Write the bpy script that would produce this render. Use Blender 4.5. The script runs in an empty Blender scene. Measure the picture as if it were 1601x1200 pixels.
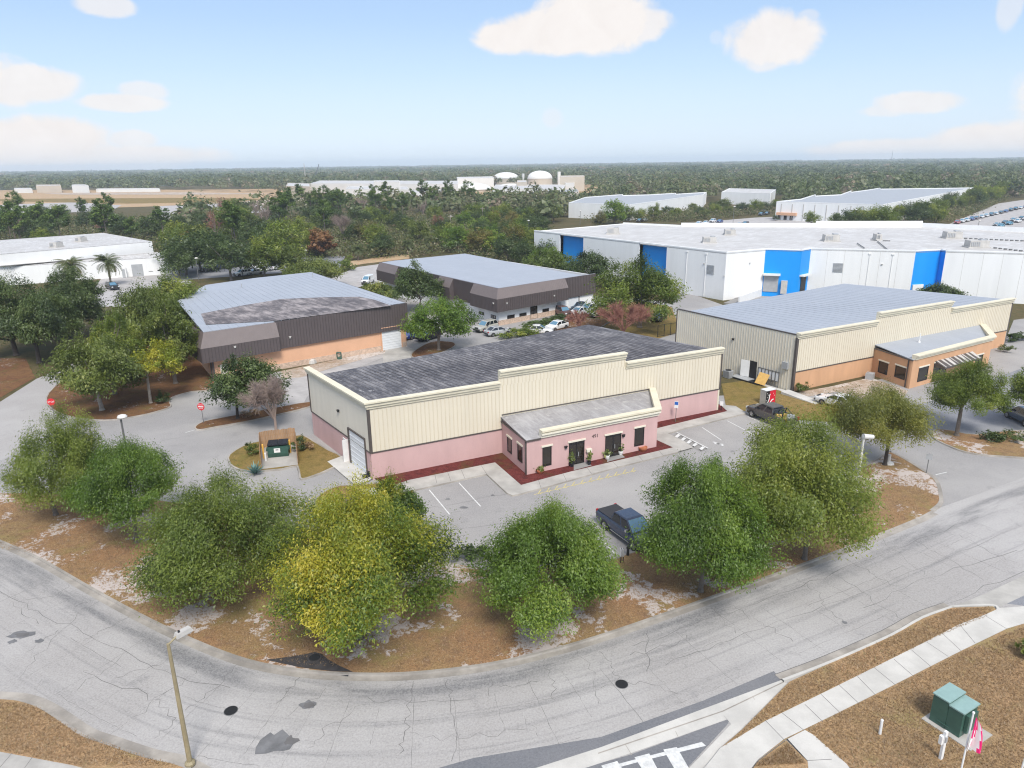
import bpy, bmesh, math, random
import numpy as np
from mathutils import Vector, Matrix
from mathutils.geometry import tessellate_polygon
sc = bpy.context.scene
COL = sc.collection
rnd = random.Random(7)
R = math.radians
# ---------------------------------------------------------------- camera model
HC = 27.0                      # the drone hovers 27 m above the street
FPX, PITCH, ROLL = 1115.0, R(17.2), 0.014
CX, CY = 800.5, 600.0
def ray(px, py):
    u, v = px-CX, py-CY
    c, s = math.cos(ROLL), math.sin(ROLL)
    U, V = c*u-s*v, s*u+c*v
    return np.array([U, FPX*math.cos(PITCH)-V*math.sin(PITCH), -FPX*math.sin(PITCH)-V*math.cos(PITCH)])
def G(px, py, z=0.0):          # measured photo point -> place on the ground (or on a level z)
    d = ray(px, py); t = (z-HC)/d[2]
    return np.array([d[0]*t, d[1]*t])
def GS(pts, z=0.0): return [tuple(G(x, y, z)) for x, y in pts]
def HT(px, py, P):             # height of a point above ground place P, from its image row
    d = ray(px, py); return HC+d[2]*P[1]/d[1]
cam = bpy.data.cameras.new('camera'); cam.sensor_width = 36; cam.lens = 36*FPX/1601
cam.clip_end = 40000; cam.clip_start = 0.5
co = bpy.data.objects.new('camera', cam); COL.objects.link(co)
co.matrix_world = Matrix.Translation((0, 0, HC)) @ Matrix.Rotation(math.pi/2-PITCH, 4, 'X') @ Matrix.Rotation(-ROLL, 4, 'Z')
sc.camera = co
# ---------------------------------------------------------------- materials
MATS = {}
def nodes(name):
    m = bpy.data.materials.new(name); m.use_nodes = True
    nt = m.node_tree; nt.nodes.clear()
    out = nt.nodes.new('ShaderNodeOutputMaterial')
    return m, nt, out
def N(nt, t, **k):
    n = nt.nodes.new(t)
    for a, b in k.items():
        if a == 'ins':
            for i, v in b.items(): n.inputs[i].default_value = v
        else: setattr(n, a, b)
    return n
def L(nt, a, b): nt.links.new(a, b)
def c4(c): return (c[0], c[1], c[2], 1)
def plain(name, col, rough=.6, metal=0, var=.12, scale=1.2, spec=.5, alpha=None, streak=None, obj=False):
    """one colour with gentle procedural unevenness"""
    m, nt, out = nodes(name)
    b = N(nt, 'ShaderNodeBsdfPrincipled'); L(nt, b.outputs[0], out.inputs[0])
    b.inputs['Roughness'].default_value = rough; b.inputs['Metallic'].default_value = metal
    b.inputs['Specular IOR Level'].default_value = spec
    if var > 0:
        if obj: tc = N(nt, 'ShaderNodeTexCoord'); src = tc.outputs['Object']
        else: tc = N(nt, 'ShaderNodeNewGeometry'); src = tc.outputs['Position']
        mp = N(nt, 'ShaderNodeMapping'); L(nt, src, mp.inputs[0])
        if streak: mp.inputs['Scale'].default_value = streak
        n1 = N(nt, 'ShaderNodeTexNoise', ins={'Scale': scale, 'Detail': 6, 'Roughness': .65}); L(nt, mp.outputs[0], n1.inputs['Vector'])
        mr = N(nt, 'ShaderNodeMapRange', ins={1: .3, 2: .7, 3: 1-var, 4: 1+var}); L(nt, n1.outputs[0], mr.inputs[0])
        mx = N(nt, 'ShaderNodeVectorMath', operation='SCALE'); mx.inputs[0].default_value = col[:3]
        L(nt, mr.outputs[0], mx.inputs['Scale']); L(nt, mx.outputs[0], b.inputs['Base Color'])
    else: b.inputs['Base Color'].default_value = c4(col)
    MATS[name] = m; return m
def ramp(nt, stops):
    r = N(nt, 'ShaderNodeValToRGB'); e = r.color_ramp.elements
    e[0].position, e[0].color = stops[0][0], c4(stops[0][1]); e[1].position, e[1].color = stops[-1][0], c4(stops[-1][1])
    for p, c in stops[1:-1]:
        k = e.new(p); k.color = c4(c)
    return r
def noise(nt, vec, scale, detail=5, rough=.6, sc3=None, dist=0):
    if sc3 is not None:
        mp = N(nt, 'ShaderNodeMapping'); mp.inputs['Scale'].default_value = sc3; L(nt, vec, mp.inputs[0]); vec = mp.outputs[0]
    n = N(nt, 'ShaderNodeTexNoise', ins={'Scale': scale, 'Detail': detail, 'Roughness': rough, 'Distortion': dist}); L(nt, vec, n.inputs['Vector'])
    return n.outputs[0]
def mrange(nt, v, a, b, c=0, d=1):
    n = N(nt, 'ShaderNodeMapRange', ins={1: a, 2: b, 3: c, 4: d}); n.interpolation_type = 'SMOOTHSTEP'; L(nt, v, n.inputs[0]); return n.outputs[0]
def mixc(nt, f, a, b, bt='MIX'):
    n = N(nt, 'ShaderNodeMix', data_type='RGBA', blend_type=bt)
    for i, v in ((0, f), (6, a), (7, b)):
        if hasattr(v, 'links') or hasattr(v, 'is_linked'): L(nt, v, n.inputs[i])
        else: n.inputs[i].default_value = c4(v) if isinstance(v, (tuple, list)) else v
    return n.outputs[2]
def math2(nt, op, a, b=None):
    n = N(nt, 'ShaderNodeMath', operation=op)
    for i, v in ((0, a), (1, b)):
        if v is None: continue
        if hasattr(v, 'is_linked'): L(nt, v, n.inputs[i])
        else: n.inputs[i].default_value = v
    return n.outputs[0]
def finish(name, m, nt, out, col, rough=.85, bump=None, bstr=.3, bdist=.05, spec=.3):
    b = N(nt, 'ShaderNodeBsdfPrincipled', ins={'Roughness': rough, 'Specular IOR Level': spec}); L(nt, b.outputs[0], out.inputs[0])
    L(nt, col, b.inputs['Base Color'])
    if bump is not None:
        bm = N(nt, 'ShaderNodeBump', ins={'Strength': bstr, 'Distance': bdist}); L(nt, bump, bm.inputs['Height']); L(nt, bm.outputs[0], b.inputs['Normal'])
    MATS[name] = m; return m
def asphalt(name, base, dark, light, streaks=True, seed=0):
    m, nt, out = nodes(name)
    g = N(nt, 'ShaderNodeNewGeometry').outputs['Position']
    uv = N(nt, 'ShaderNodeUVMap').outputs[0]
    big = noise(nt, g, .09+.01*seed, 4); mid = noise(nt, g, .6, 6, .7); fine = noise(nt, g, 9, 5, .8)
    c = mixc(nt, mrange(nt, big, .35, .68), base, light)
    c = mixc(nt, mrange(nt, mid, .55, .78, 0, .55), c, dark)
    if streaks:
        st = noise(nt, uv, 1, 6, .6, (.045, 1.3, 1)); c = mixc(nt, mrange(nt, st, .50, .74, 0, .65), c, dark)
        sv = N(nt, 'ShaderNodeSeparateXYZ'); L(nt, uv, sv.inputs[0]); vv = sv.outputs[1]
        gb = math2(nt, 'MULTIPLY', mrange(nt, vv, .2, .8), mrange(nt, vv, 1.2, 3.0, 1, 0)); gn = noise(nt, uv, 1, 4, .6, (.10, .6, 1)); c = mixc(nt, math2(nt, 'MULTIPLY', gb, mrange(nt, gn, .38, .62, 0, .85)), c, dark)
        s2 = noise(nt, uv, 1, 3, .6, (.12, 3.2, 1)); c = mixc(nt, mrange(nt, s2, .56, .8, 0, .4), c, light)
    vo = N(nt, 'ShaderNodeTexVoronoi', ins={'Scale': 13}); L(nt, g, vo.inputs['Vector'])
    f = mixc(nt, 1.0, c, mixc(nt, mrange(nt, fine, .3, .7), (.80, .80, .80), (1.18, 1.18, 1.18)), 'MULTIPLY')
    f = mixc(nt, mrange(nt, vo.outputs['Color'], .1, .9, 0, .38), f, light)
    return finish(name, m, nt, out, f, .92, fine, .25, .02, .2)
def soil(name, c1, c2, c3, white, amount, wscale=.22):
    """dead grass with bare pale sand patches"""
    m, nt, out = nodes(name)
    g = N(nt, 'ShaderNodeNewGeometry').outputs['Position']
    big = noise(nt, g, .16, 5, .6); mid = noise(nt, g, 1.3, 7, .7); fine = noise(nt, g, 11, 5, .8)
    c = mixc(nt, mrange(nt, big, .38, .62), c1, c2); c = mixc(nt, mrange(nt, mid, .45, .68, 0, .8), c, c3)
    f = mixc(nt, 1.0, c, mixc(nt, mrange(nt, fine, .25, .75), (.55, .52, .5), (1.45, 1.42, 1.35)), 'MULTIPLY')
    ol = noise(nt, g, .33, 5, .65, dist=.5); f = mixc(nt, mrange(nt, ol, .52, .70, 0, .55), f, (c1[0]*.78, c1[0]*.70, c1[2]*.75)); dk = noise(nt, g, .75, 6, .7, dist=.8); f = mixc(nt, mrange(nt, dk, .55, .75, 0, .6), f, (c3[0]*.8, c3[1]*.75, c3[2]*.85))
    if amount > 0:
        w1 = noise(nt, g, wscale, 3, .5, dist=.6); w2 = noise(nt, g, 2.6, 6, .75, dist=.4)
        k = math2(nt, 'ADD', mrange(nt, w1, .40, .68, 0, .52*amount), mrange(nt, w2, .28, .72, 0, .55))
        f = mixc(nt, mrange(nt, k, .64, .74), f, mixc(nt, fine, (white[0]*.75, white[1]*.72, white[2]*.7), white))
    return finish(name, m, nt, out, f, .95, mixc(nt, .5, mid, fine), .6, .12, .1)
def concrete(name, col, var=.16):
    m, nt, out = nodes(name)
    g = N(nt, 'ShaderNodeNewGeometry').outputs['Position']
    a = noise(nt, g, .45, 6, .65); b = noise(nt, g, 14, 4, .7)
    c = mixc(nt, mrange(nt, a, .32, .7), tuple(x*(1-var*1.8) for x in col), col)
    c = mixc(nt, mrange(nt, b, .3, .7, 0, .18), c, tuple(x*.7 for x in col))
    return finish(name, m, nt, out, c, .9, b, .15, .01, .2)
def roofmat(name, base, dark, light, amt, seam=.6, dirt=.5):
    """sheet roof: uv in metres, u across the sheets, v down the fall"""
    m, nt, out = nodes(name)
    uv = N(nt, 'ShaderNodeUVMap').outputs[0]
    st = noise(nt, uv, 1, 8, .74, (1.15, .24, 1)); cr = noise(nt, uv, 1, 7, .78, (.5, 1.3, 1)); big = noise(nt, uv, .16, 6, .65)
    k = math2(nt, 'ADD', math2(nt, 'MULTIPLY', st, .7), math2(nt, 'MULTIPLY', big, .35))
    c = mixc(nt, mrange(nt, k, .38, .60, 0, amt), base, dark)
    c = mixc(nt, mrange(nt, math2(nt, 'MULTIPLY', st, cr), .27, .42, 0, dirt), c, light)
    f = noise(nt, uv, 7, 5, .8)
    c = mixc(nt, 1.0, c, mixc(nt, f, (.78, .78, .78), (1.2, 1.2, 1.2)), 'MULTIPLY')
    return finish(name, m, nt, out, c, .55, f, .1, .02, .35)
def leafmat(name, stops, trans=.42):
    m, nt, out = nodes(name)
    at = N(nt, 'ShaderNodeAttribute', attribute_name='tint')
    oi = N(nt, 'ShaderNodeObjectInfo')
    k = math2(nt, 'ADD', at.outputs['Fac'], math2(nt, 'MULTIPLY', math2(nt, 'SUBTRACT', oi.outputs['Random'], .5), .22))
    r = ramp(nt, stops); L(nt, k, r.inputs[0])
    d = N(nt, 'ShaderNodeBsdfDiffuse'); t = N(nt, 'ShaderNodeBsdfTranslucent'); g = N(nt, 'ShaderNodeBsdfGlossy', ins={'Roughness': .5, 'Color': (1, 1, 1, 1)})
    L(nt, r.outputs[0], d.inputs[0]); L(nt, r.outputs[0], t.inputs[0])
    mx = N(nt, 'ShaderNodeMixShader', ins={0: trans}); L(nt, d.outputs[0], mx.inputs[1]); L(nt, t.outputs[0], mx.inputs[2])
    m2 = N(nt, 'ShaderNodeMixShader', ins={0: .035}); L(nt, mx.outputs[0], m2.inputs[1]); L(nt, g.outputs[0], m2.inputs[2])
    L(nt, m2.outputs[0], out.inputs[0]); MATS[name] = m; return m
def glass(name, col=(.015, .018, .02), rough=.08):
    m, nt, out = nodes(name)
    b = N(nt, 'ShaderNodeBsdfPrincipled', ins={'Base Color': c4(col), 'Roughness': rough, 'Specular IOR Level': .7}); L(nt, b.outputs[0], out.inputs[0])
    MATS[name] = m; return m
def paint(name, col, rough=.25):
    m, nt, out = nodes(name)
    b = N(nt, 'ShaderNodeBsdfPrincipled', ins={'Base Color': c4(col), 'Roughness': rough, 'Specular IOR Level': .5, 'Coat Weight': .6, 'Coat Roughness': .06}); L(nt, b.outputs[0], out.inputs[0])
    MATS[name] = m; return m
M = MATS
asphalt('street_asphalt', (.325, .308, .296), (.14, .14, .145), (.40, .385, .375))
asphalt('lot_asphalt', (.27, .26, .258), (.17, .168, .172), (.345, .332, .322), False, 1)
asphalt('new_asphalt', (.15, .155, .17), (.12, .125, .14), (.19, .19, .2), False, 2)
asphalt('dark_asphalt', (.16, .17, .20), (.10, .11, .14), (.28, .28, .29), False, 3)
soil('verge_soil', (.285, .172, .095), (.265, .185, .098), (.20, .13, .085), (.56, .50, .47), 1.12)
soil('litter_soil', (.155, .078, .042), (.18, .10, .05), (.10, .06, .042), (.5, .45, .42), .55)
soil('dead_lawn', (.36, .24, .14), (.31, .215, .12), (.26, .19, .115), (.5, .45, .4), .0)
soil('mixed_lawn', (.20, .15, .05), (.24, .17, .07), (.13, .11, .04), (.55, .5, .46), .25)
soil('sandy_ground', (.42, .36, .31), (.30, .23, .17), (.5, .45, .42), (.6, .56, .53), 1.0)
soil('wood_floor', (.085, .080, .038), (.12, .095, .05), (.055, .062, .028), (.4, .36, .3), .3, .05)
soil('field_dirt', (.40, .26, .16), (.44, .33, .21), (.33, .25, .15), (.5, .44, .36), .6, .015)
soil('red_mulch', (.115, .030, .030), (.14, .038, .036), (.07, .022, .022), (.3, .2, .2), 0)
concrete('concrete', (.46, .44, .41)); concrete('white_concrete', (.58, .56, .525), .12); concrete('kerb_concrete', (.42, .385, .345), .25)
concrete('grey_concrete', (.30, .29, .28)); concrete('pale_pavement', (.45, .43, .42), .14)
plain('crack', (.125, .12, .12), .95, var=.2); plain('tar', (.15, .15, .155), .9, var=.3)
plain('white_line', (.58, .58, .57), .8, var=.22, scale=4); plain('yellow_line', (.50, .42, .16), .8, var=.3, scale=3)
plain('black_iron', (.022, .022, .024), .6, .3); plain('drain_stain', (.045, .040, .040), .95, var=.45, scale=2)
plain('cream_metal', (.665, .605, .485), .5, var=.05, scale=.5, streak=(1, 1, .15)); plain('cream_shade_lift', (.68, .635, .54), .55, var=.05, streak=(1, 1, .15))  # second cream: same paint, coloured lighter and whiter for the shaded walls
plain('cream_rib', (.615, .55, .425), .5, var=.05); plain('cornice_cream', (.665, .61, .47), .6, var=.09, scale=.8)
plain('cornice_white', (.70, .66, .55), .6, var=.06)
plain('pink_stucco', (.545, .362, .350), .9, var=.07, scale=.6, streak=(1, 1, .35)); plain('orange_stucco', (.56, .325, .185), .9, var=.10, scale=.6, streak=(1, 1, .3))
plain('peach_stucco', (.64, .375, .235), .9, var=.05, scale=.6); plain('brown_trim', (.085, .072, .066), .5, var=.1)
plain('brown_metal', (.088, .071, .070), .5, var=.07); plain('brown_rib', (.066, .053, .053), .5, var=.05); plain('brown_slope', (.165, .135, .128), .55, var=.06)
plain('white_wall', (.79, .79, .78), .7, var=.05, scale=.4, streak=(1, 1, .12)); plain('white_paint', (.74, .74, .73), .5, var=.05, scale=2)
plain('stone_band', (.52, .39, .30), .9, var=.3, scale=3); plain('blue_paint', (.003, .29, .80), .5, var=.06, scale=.4, streak=(1, 1, .2))
plain('garage_white', (.66, .68, .70), .45, var=.04); plain('grey_metal', (.40, .41, .42), .5, .2, var=.1); plain('unit_metal', (.48, .46, .43), .6, var=.15)
plain('light_green', (.24, .36, .34), .45, var=.08, scale=3); plain('dark_green', (.045, .105, .082), .45, var=.12, scale=3)
plain('dumpster_green', (.025, .075, .055), .5, var=.25, scale=3); plain('black_plastic', (.014, .016, .022), .45, var=.2, scale=4)
plain('fence_wood', (.36, .22, .12), .85, var=.25, scale=2, streak=(1, 1, .3)); plain('yellow_post', (.72, .42, .08), .5, var=.1)
plain('red_sign', (.62, .02, .03), .45, var=.04); plain('blue_sign', (.02, .12, .45), .45, var=.04); plain('pole_grey', (.17, .17, .17), .5, .3, var=.1)
plain('pole_tan', (.27, .225, .135), .55, var=.15, scale=3); plain('lamp_white', (.62, .60, .56), .5, var=.08)
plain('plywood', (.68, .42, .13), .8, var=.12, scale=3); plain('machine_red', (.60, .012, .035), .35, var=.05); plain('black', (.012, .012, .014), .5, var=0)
plain('terracotta', (.42, .15, .07), .8, var=.15, scale=6); plain('bark', (.15, .125, .105), .95, var=.35, scale=5, obj=True)
plain('pale_bark', (.30, .26, .22), .95, var=.3, scale=4, obj=True); plain('dark_bark', (.06, .048, .04), .95, var=.3, scale=4, obj=True)
plain('twig_grey', (.28, .215, .185), .95, var=.2, obj=True); plain('twig_red', (.30, .135, .10), .95, var=.25, obj=True)
plain('tyre', (.02, .02, .021), .8, var=.15, scale=8, obj=True); plain('chrome', (.55, .55, .56), .22, .9, var=0); plain('bumper_black', (.025, .025, .028), .6, var=.1, obj=True)
plain('tail_red', (.35, .012, .012), .25, var=0); plain('head_clear', (.62, .64, .66), .15, var=0); plain('flag_pink', (.72, .01, .16), .7, var=.08); plain('flag_white', (.78, .76, .76), .7, var=.05)
plain('far_white', (.66, .655, .63), .8, var=.06, scale=.05); plain('far_tan', (.50, .44, .36), .8, var=.08, scale=.05); plain('crane_red', (.5, .10, .05), .5, var=.1); plain('crane_grey', (.16, .17, .19), .5, var=.1)
glass('window_glass', (.022, .018, .015), .1); glass('car_glass', (.012, .016, .02), .06); glass('windshield_sky_tint', (.09, .20, .29), .05)  # windshield has the blue sky reflection put into its base colour
roofmat('roof_weathered', (.26, .245, .245), (.050, .045, .050), (.50, .48, .48), .98, dirt=.85)
roofmat('roof_stained', (.38, .33, .315), (.075, .06, .058), (.52, .47, .45), 1.0, dirt=.5)
roofmat('roof_blue', (.36, .385, .43), (.29, .315, .36), (.46, .475, .50), .55, dirt=.35)
roofmat('roof_white', (.60, .59, .58), (.40, .38, .36), (.68, .67, .66), .75, dirt=.3)
roofmat('roof_annex', (.42, .41, .415), (.22, .21, .215), (.60, .585, .57), .8, dirt=.75)
roofmat('roof_grey', (.36, .38, .40), (.30, .31, .34), (.44, .45, .46), .5, dirt=.3)
for nm, c in (('paint_navy', (.016, .030, .066)), ('paint_grey', (.060, .055, .052)), ('paint_white', (.74, .74, .74)), ('paint_silver', (.40, .41, .42)), ('paint_champagne', (.40, .39, .34)),
              ('paint_black', (.012, .012, .014)), ('paint_blue', (.015, .04, .22)), ('paint_red', (.42, .010, .012)), ('paint_slate', (.06, .08, .11)), ('paint_teal', (.02, .22, .34)), ('paint_brown', (.12, .06, .05))):
    paint(nm, c)
leafmat('leaf_oak', [(0, (0.047, 0.075, 0.009)), (.38, (0.124, 0.183, 0.019)), (.62, (0.218, 0.274, 0.032)), (1, (0.378, 0.397, 0.071))], .5)
leafmat('leaf_fresh', [(0, (0.045, 0.087, 0.009)), (.4, (0.120, 0.211, 0.017)), (.65, (0.212, 0.311, 0.028)), (1, (0.378, 0.433, 0.066))], .5)
leafmat('leaf_yellow', [(0, (0.042, 0.079, 0.008)), (.3, (0.106, 0.181, 0.015)), (.5, (0.224, 0.271, 0.019)), (.72, (0.425, 0.403, 0.025)), (1, (0.614, 0.518, 0.057))], .45)
leafmat('leaf_dark', [(0, (0.026, 0.048, 0.013)), (.45, (0.068, 0.108, 0.026)), (.75, (0.118, 0.169, 0.040)), (1, (0.201, 0.253, 0.080))])
leafmat('leaf_olive', [(0, (0.047, 0.070, 0.011)), (.45, (0.127, 0.171, 0.025)), (.75, (0.212, 0.247, 0.043)), (1, (0.330, 0.337, 0.085))])
leafmat('leaf_autumn', [(0, (.085, .078, .020)), (.45, (.175, .165, .036)), (.7, (.27, .215, .05)), (1, (.36, .27, .08))])
leafmat('leaf_ochre', [(0, (0.065, 0.079, 0.011)), (.38, (0.159, 0.181, 0.025)), (.62, (0.254, 0.259, 0.038)), (1, (0.401, 0.349, 0.066))], .48)
leafmat('leaf_rust', [(0, (.13, .06, .025)), (.5, (.28, .13, .05)), (1, (.42, .28, .12))])
leafmat('leaf_pine', [(0, (0.038, 0.075, 0.015)), (.45, (0.108, 0.179, 0.029)), (.75, (0.190, 0.270, 0.046)), (1, (0.299, 0.360, 0.087))])
leafmat('leaf_far', [(0, (0.039, 0.062, 0.023)), (.35, (0.083, 0.120, 0.037)), (.6, (0.129, 0.163, 0.053)), (.85, (0.184, 0.178, 0.086)), (1, (0.265, 0.207, 0.138))])
leafmat('leaf_wood', [(0, (0.039, 0.055, 0.016)), (.35, (0.098, 0.121, 0.032)), (.6, (0.161, 0.172, 0.052)), (.8, (0.230, 0.184, 0.098)), (1, (0.310, 0.230, 0.138))])
leafmat('leaf_palm', [(0, (.05, .075, .02)), (.6, (.12, .15, .045)), (1, (.30, .24, .10))])
leafmat('leaf_agave', [(0, (.06, .13, .12)), (1, (.16, .28, .25))], .1)
leafmat('grass_dry', [(0, (.27, .18, .095)), (.4, (.37, .245, .135)), (.7, (.45, .32, .18)), (.9, (.30, .26, .11)), (1, (.22, .22, .08))], .4)
# ---------------------------------------------------------------- builders
class MB:
    """collects faces in world (or local) metres; build() links ONE mesh object"""
    def __init__(s): s.v = []; s.f = []; s.m = []; s.u = []
    def face(s, pts, mi=0, uv=None):
        k = len(s.v); s.v += [tuple(map(float, p)) for p in pts]; s.f.append(tuple(range(k, k+len(pts)))); s.m.append(mi); s.u.append(uv)
    def hexa(s, b, t, mi=0):      # bottom ring, top ring (any polygon)
        n = len(b)
        s.face(list(reversed(b)), mi); s.face(t, mi)
        for i in range(n): s.face([b[i], b[(i+1) % n], t[(i+1) % n], t[i]], mi)
    def box(s, c, d, rz=0, mi=0, taper=1.0):
        ca, sa = math.cos(rz), math.sin(rz); b = []; t = []
        for x, y in ((-1, -1), (1, -1), (1, 1), (-1, 1)):
            for k, (lst, q) in enumerate(((b, 1.0), (t, taper))):
                X, Y = x*d[0]/2*q, y*d[1]/2*q
                lst.append((c[0]+X*ca-Y*sa, c[1]+X*sa+Y*ca, c[2]+(d[2] if k else 0)))
        s.hexa(b, t, mi)
    def prism(s, poly, z0, z1, mi=0):
        s.hexa([(x, y, z0) for x, y in poly], [(x, y, z1) for x, y in poly], mi)
    def tube(s, p0, p1, r0, r1, n=8, mi=0, cap=True):
        p0, p1 = Vector(p0), Vector(p1); d = (p1-p0).normalized()
        a = d.orthogonal().normalized(); b = d.cross(a)
        A = [p0+(a*math.cos(2*math.pi*i/n)+b*math.sin(2*math.pi*i/n))*r0 for i in range(n)]
        B = [p1+(a*math.cos(2*math.pi*i/n)+b*math.sin(2*math.pi*i/n))*r1 for i in range(n)]
        for i in range(n): s.face([A[i], A[(i+1) % n], B[(i+1) % n], B[i]], mi)
        if cap: s.face(list(reversed(A)), mi); s.face(B, mi)
    def lathe(s, c, prof, n=12, mi=0, axis=None):
        rings = []
        for r, z in prof:
            rings.append([(c[0]+r*math.cos(2*math.pi*i/n), c[1]+r*math.sin(2*math.pi*i/n), c[2]+z) for i in range(n)])
        for a, b in zip(rings, rings[1:]):
            for i in range(n): s.face([a[i], a[(i+1) % n], b[(i+1) % n], b[i]], mi)
        s.face(list(reversed(rings[0])), mi); s.face(rings[-1], mi)
    def poly(s, pts, z, mi=0, uvs=None):       # flat filled polygon, z number or per point
        zz = z if isinstance(z, (list, tuple)) else [z]*len(pts)
        P = [Vector((p[0], p[1], q)) for p, q in zip(pts, zz)]
        for t in tessellate_polygon([P]):
            tri = [P[i] for i in t]
            if (tri[1]-tri[0]).cross(tri[2]-tri[0]).z < 0: tri.reverse(); t = t[::-1]
            s.face(tri, mi, [uvs[i] for i in t] if uvs else None)
    def build(s, name, mats, parent=None, smooth=False):
        if not isinstance(mats, (list, tuple)): mats = [mats]
        o0 = np.array(parent['_o']) if parent is not None and '_o' in parent else np.zeros(3)
        me = bpy.data.meshes.new(name)
        me.from_pydata([tuple(np.array(v)-o0) for v in s.v], [], s.f)
        for m in mats: me.materials.append(M[m] if isinstance(m, str) else m)
        me.polygons.foreach_set('material_index', s.m)
        if smooth: me.polygons.foreach_set('use_smooth', [True]*len(s.f))
        if any(u is not None for u in s.u):
            ul = me.uv_layers.new(name='UVMap'); k = 0
            for f, u in zip(s.f, s.u):
                for j in range(len(f)):
                    ul.data[k].uv = u[j][:2] if u else s.v[f[j]][:2]
                    k += 1
        me.update()
        o = bpy.data.objects.new(name, me); COL.objects.link(o)
        if parent is not None: o.parent = parent
        return o
def tag(o, label=None, cat=None, group=None, kind=None):
    if label: o['label'] = label
    if cat: o['category'] = cat
    if group: o['group'] = group
    if kind: o['kind'] = kind
    return o
def thing(name, label, cat, loc=(0, 0, 0), rz=0, group=None, local=False):
    o = bpy.data.objects.new(name, None); COL.objects.link(o); o.empty_display_size = .3
    o.location = loc; o.rotation_euler = (0, 0, rz)
    if not local: o['_o'] = [float(a) for a in loc]      # children are modelled in world metres
    return tag(o, label, cat, group)
def dup(root, loc, rz=0, scale=1, label=None, group=None):
    r = root.copy(); COL.objects.link(r); r.location = loc; r.rotation_euler = (0, 0, rz)
    r.scale = (scale,)*3 if not isinstance(scale, (tuple, list)) else scale
    if label: r['label'] = label
    if group: r['group'] = group
    for ch in KIDS[root.name]:
        c = ch.copy(); COL.objects.link(c); c.parent = r
        for g in KIDS.get(ch.name, []):
            d = g.copy(); COL.objects.link(d); d.parent = c
    return r
KIDS = {}
def note_kids(root):
    KIDS[root.name] = list(root.children)
    for c in root.children: KIDS[c.name] = list(c.children)
def structure(name, mb, mats, smooth=False): return tag(mb.build(name, mats, None, smooth), kind='structure')
def offset(pts, d, closed=False):   # mitred offset, d > 0 = to the right of the walking direction
    P = [np.array(p, float)[:2] for p in pts]; n = len(P); out = []
    for i in range(n):
        a = P[i-1] if (i > 0 or closed) else None; b = P[(i+1) % n] if (i < n-1 or closed) else None
        ds = []
        if a is not None: t = P[i]-a; ds.append(t/np.linalg.norm(t))
        if b is not None: t = b-P[i]; ds.append(t/np.linalg.norm(t))
        ns = [np.array([t[1], -t[0]]) for t in ds]
        m = sum(ns); m = m/np.linalg.norm(m); k = max(.35, float(m@ns[0]))
        out.append(P[i]+m*d/k)
    return out
def smoothline(pts, k=4, closed=False):   # Catmull-Rom
    P = [np.array(p, float) for p in pts]; n = len(P); out = []
    for i in range(n if closed else n-1):
        if closed: a, b, c, d = P[i-1], P[i], P[(i+1) % n], P[(i+2) % n]
        else: a, b, c, d = P[max(i-1, 0)], P[i], P[i+1], P[min(i+2, n-1)]
        for j in range(k):
            t = j/k; out.append(.5*((2*b)+(c-a)*t+(2*a-5*b+4*c-d)*t*t+(3*b-a-3*c+d)*t**3))
    if not closed: out.append(P[-1])
    return out
def ribbon(mb, A, B, z, mi=0, uv=None):   # strip between two polylines
    za, zb = (z if isinstance(z, tuple) else (z, z))
    for i in range(len(A)-1):
        u = None
        if uv: u = [(uv[0][i], uv[1]), (uv[0][i], uv[2]), (uv[0][i+1], uv[2]), (uv[0][i+1], uv[1])]
        mb.face([(A[i][0], A[i][1], za), (B[i][0], B[i][1], zb), (B[i+1][0], B[i+1][1], zb), (A[i+1][0], A[i+1][1], za)], mi, u)
def kerb(mb, pts, h=.13, w=.16, closed=False, gutter=.4, side=1, zg=.022):
    """kerb whose street face lies on pts; side=+1: street to the right of the walking direction"""
    P = list(pts)+([pts[0]] if closed else []); c = closed
    o = lambda d: (lambda q: q+[q[0]] if c else q)(offset(pts, d, c))
    P0 = o(0); Pi = o(-side*w); Pg = o(side*gutter)
    def strip(A, B, za, zb):
        for i in range(len(A)-1):
            q = [(A[i][0], A[i][1], za), (B[i][0], B[i][1], zb), (B[i+1][0], B[i+1][1], zb), (A[i+1][0], A[i+1][1], za)]
            mb.face(q if side < 0 else q[::-1])
    strip(P0, Pi, h, h); strip(o(side*.03), P0, 0, h); strip(Pi, o(-side*(w+.002)), h, 0)
    if gutter: strip(o(side*gutter), o(side*.03), zg, zg)
def text_mesh(s, size, name, mat, parent, mw):
    cu = bpy.data.curves.new(name, 'FONT'); cu.body = s; cu.size = size; cu.align_x = 'CENTER'; cu.align_y = 'CENTER'; cu.extrude = .004
    t = bpy.data.objects.new('tmp', cu); COL.objects.link(t)
    me = bpy.data.meshes.new_from_object(t); bpy.data.objects.remove(t)
    me.name = name; me.materials.clear(); me.materials.append(M[mat])
    o = bpy.data.objects.new(name, me); COL.objects.link(o); o.parent = parent
    base = Matrix.Translation(-Vector(parent['_o'])) if '_o' in parent else Matrix()
    o.matrix_local = base @ mw
    return o
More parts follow.
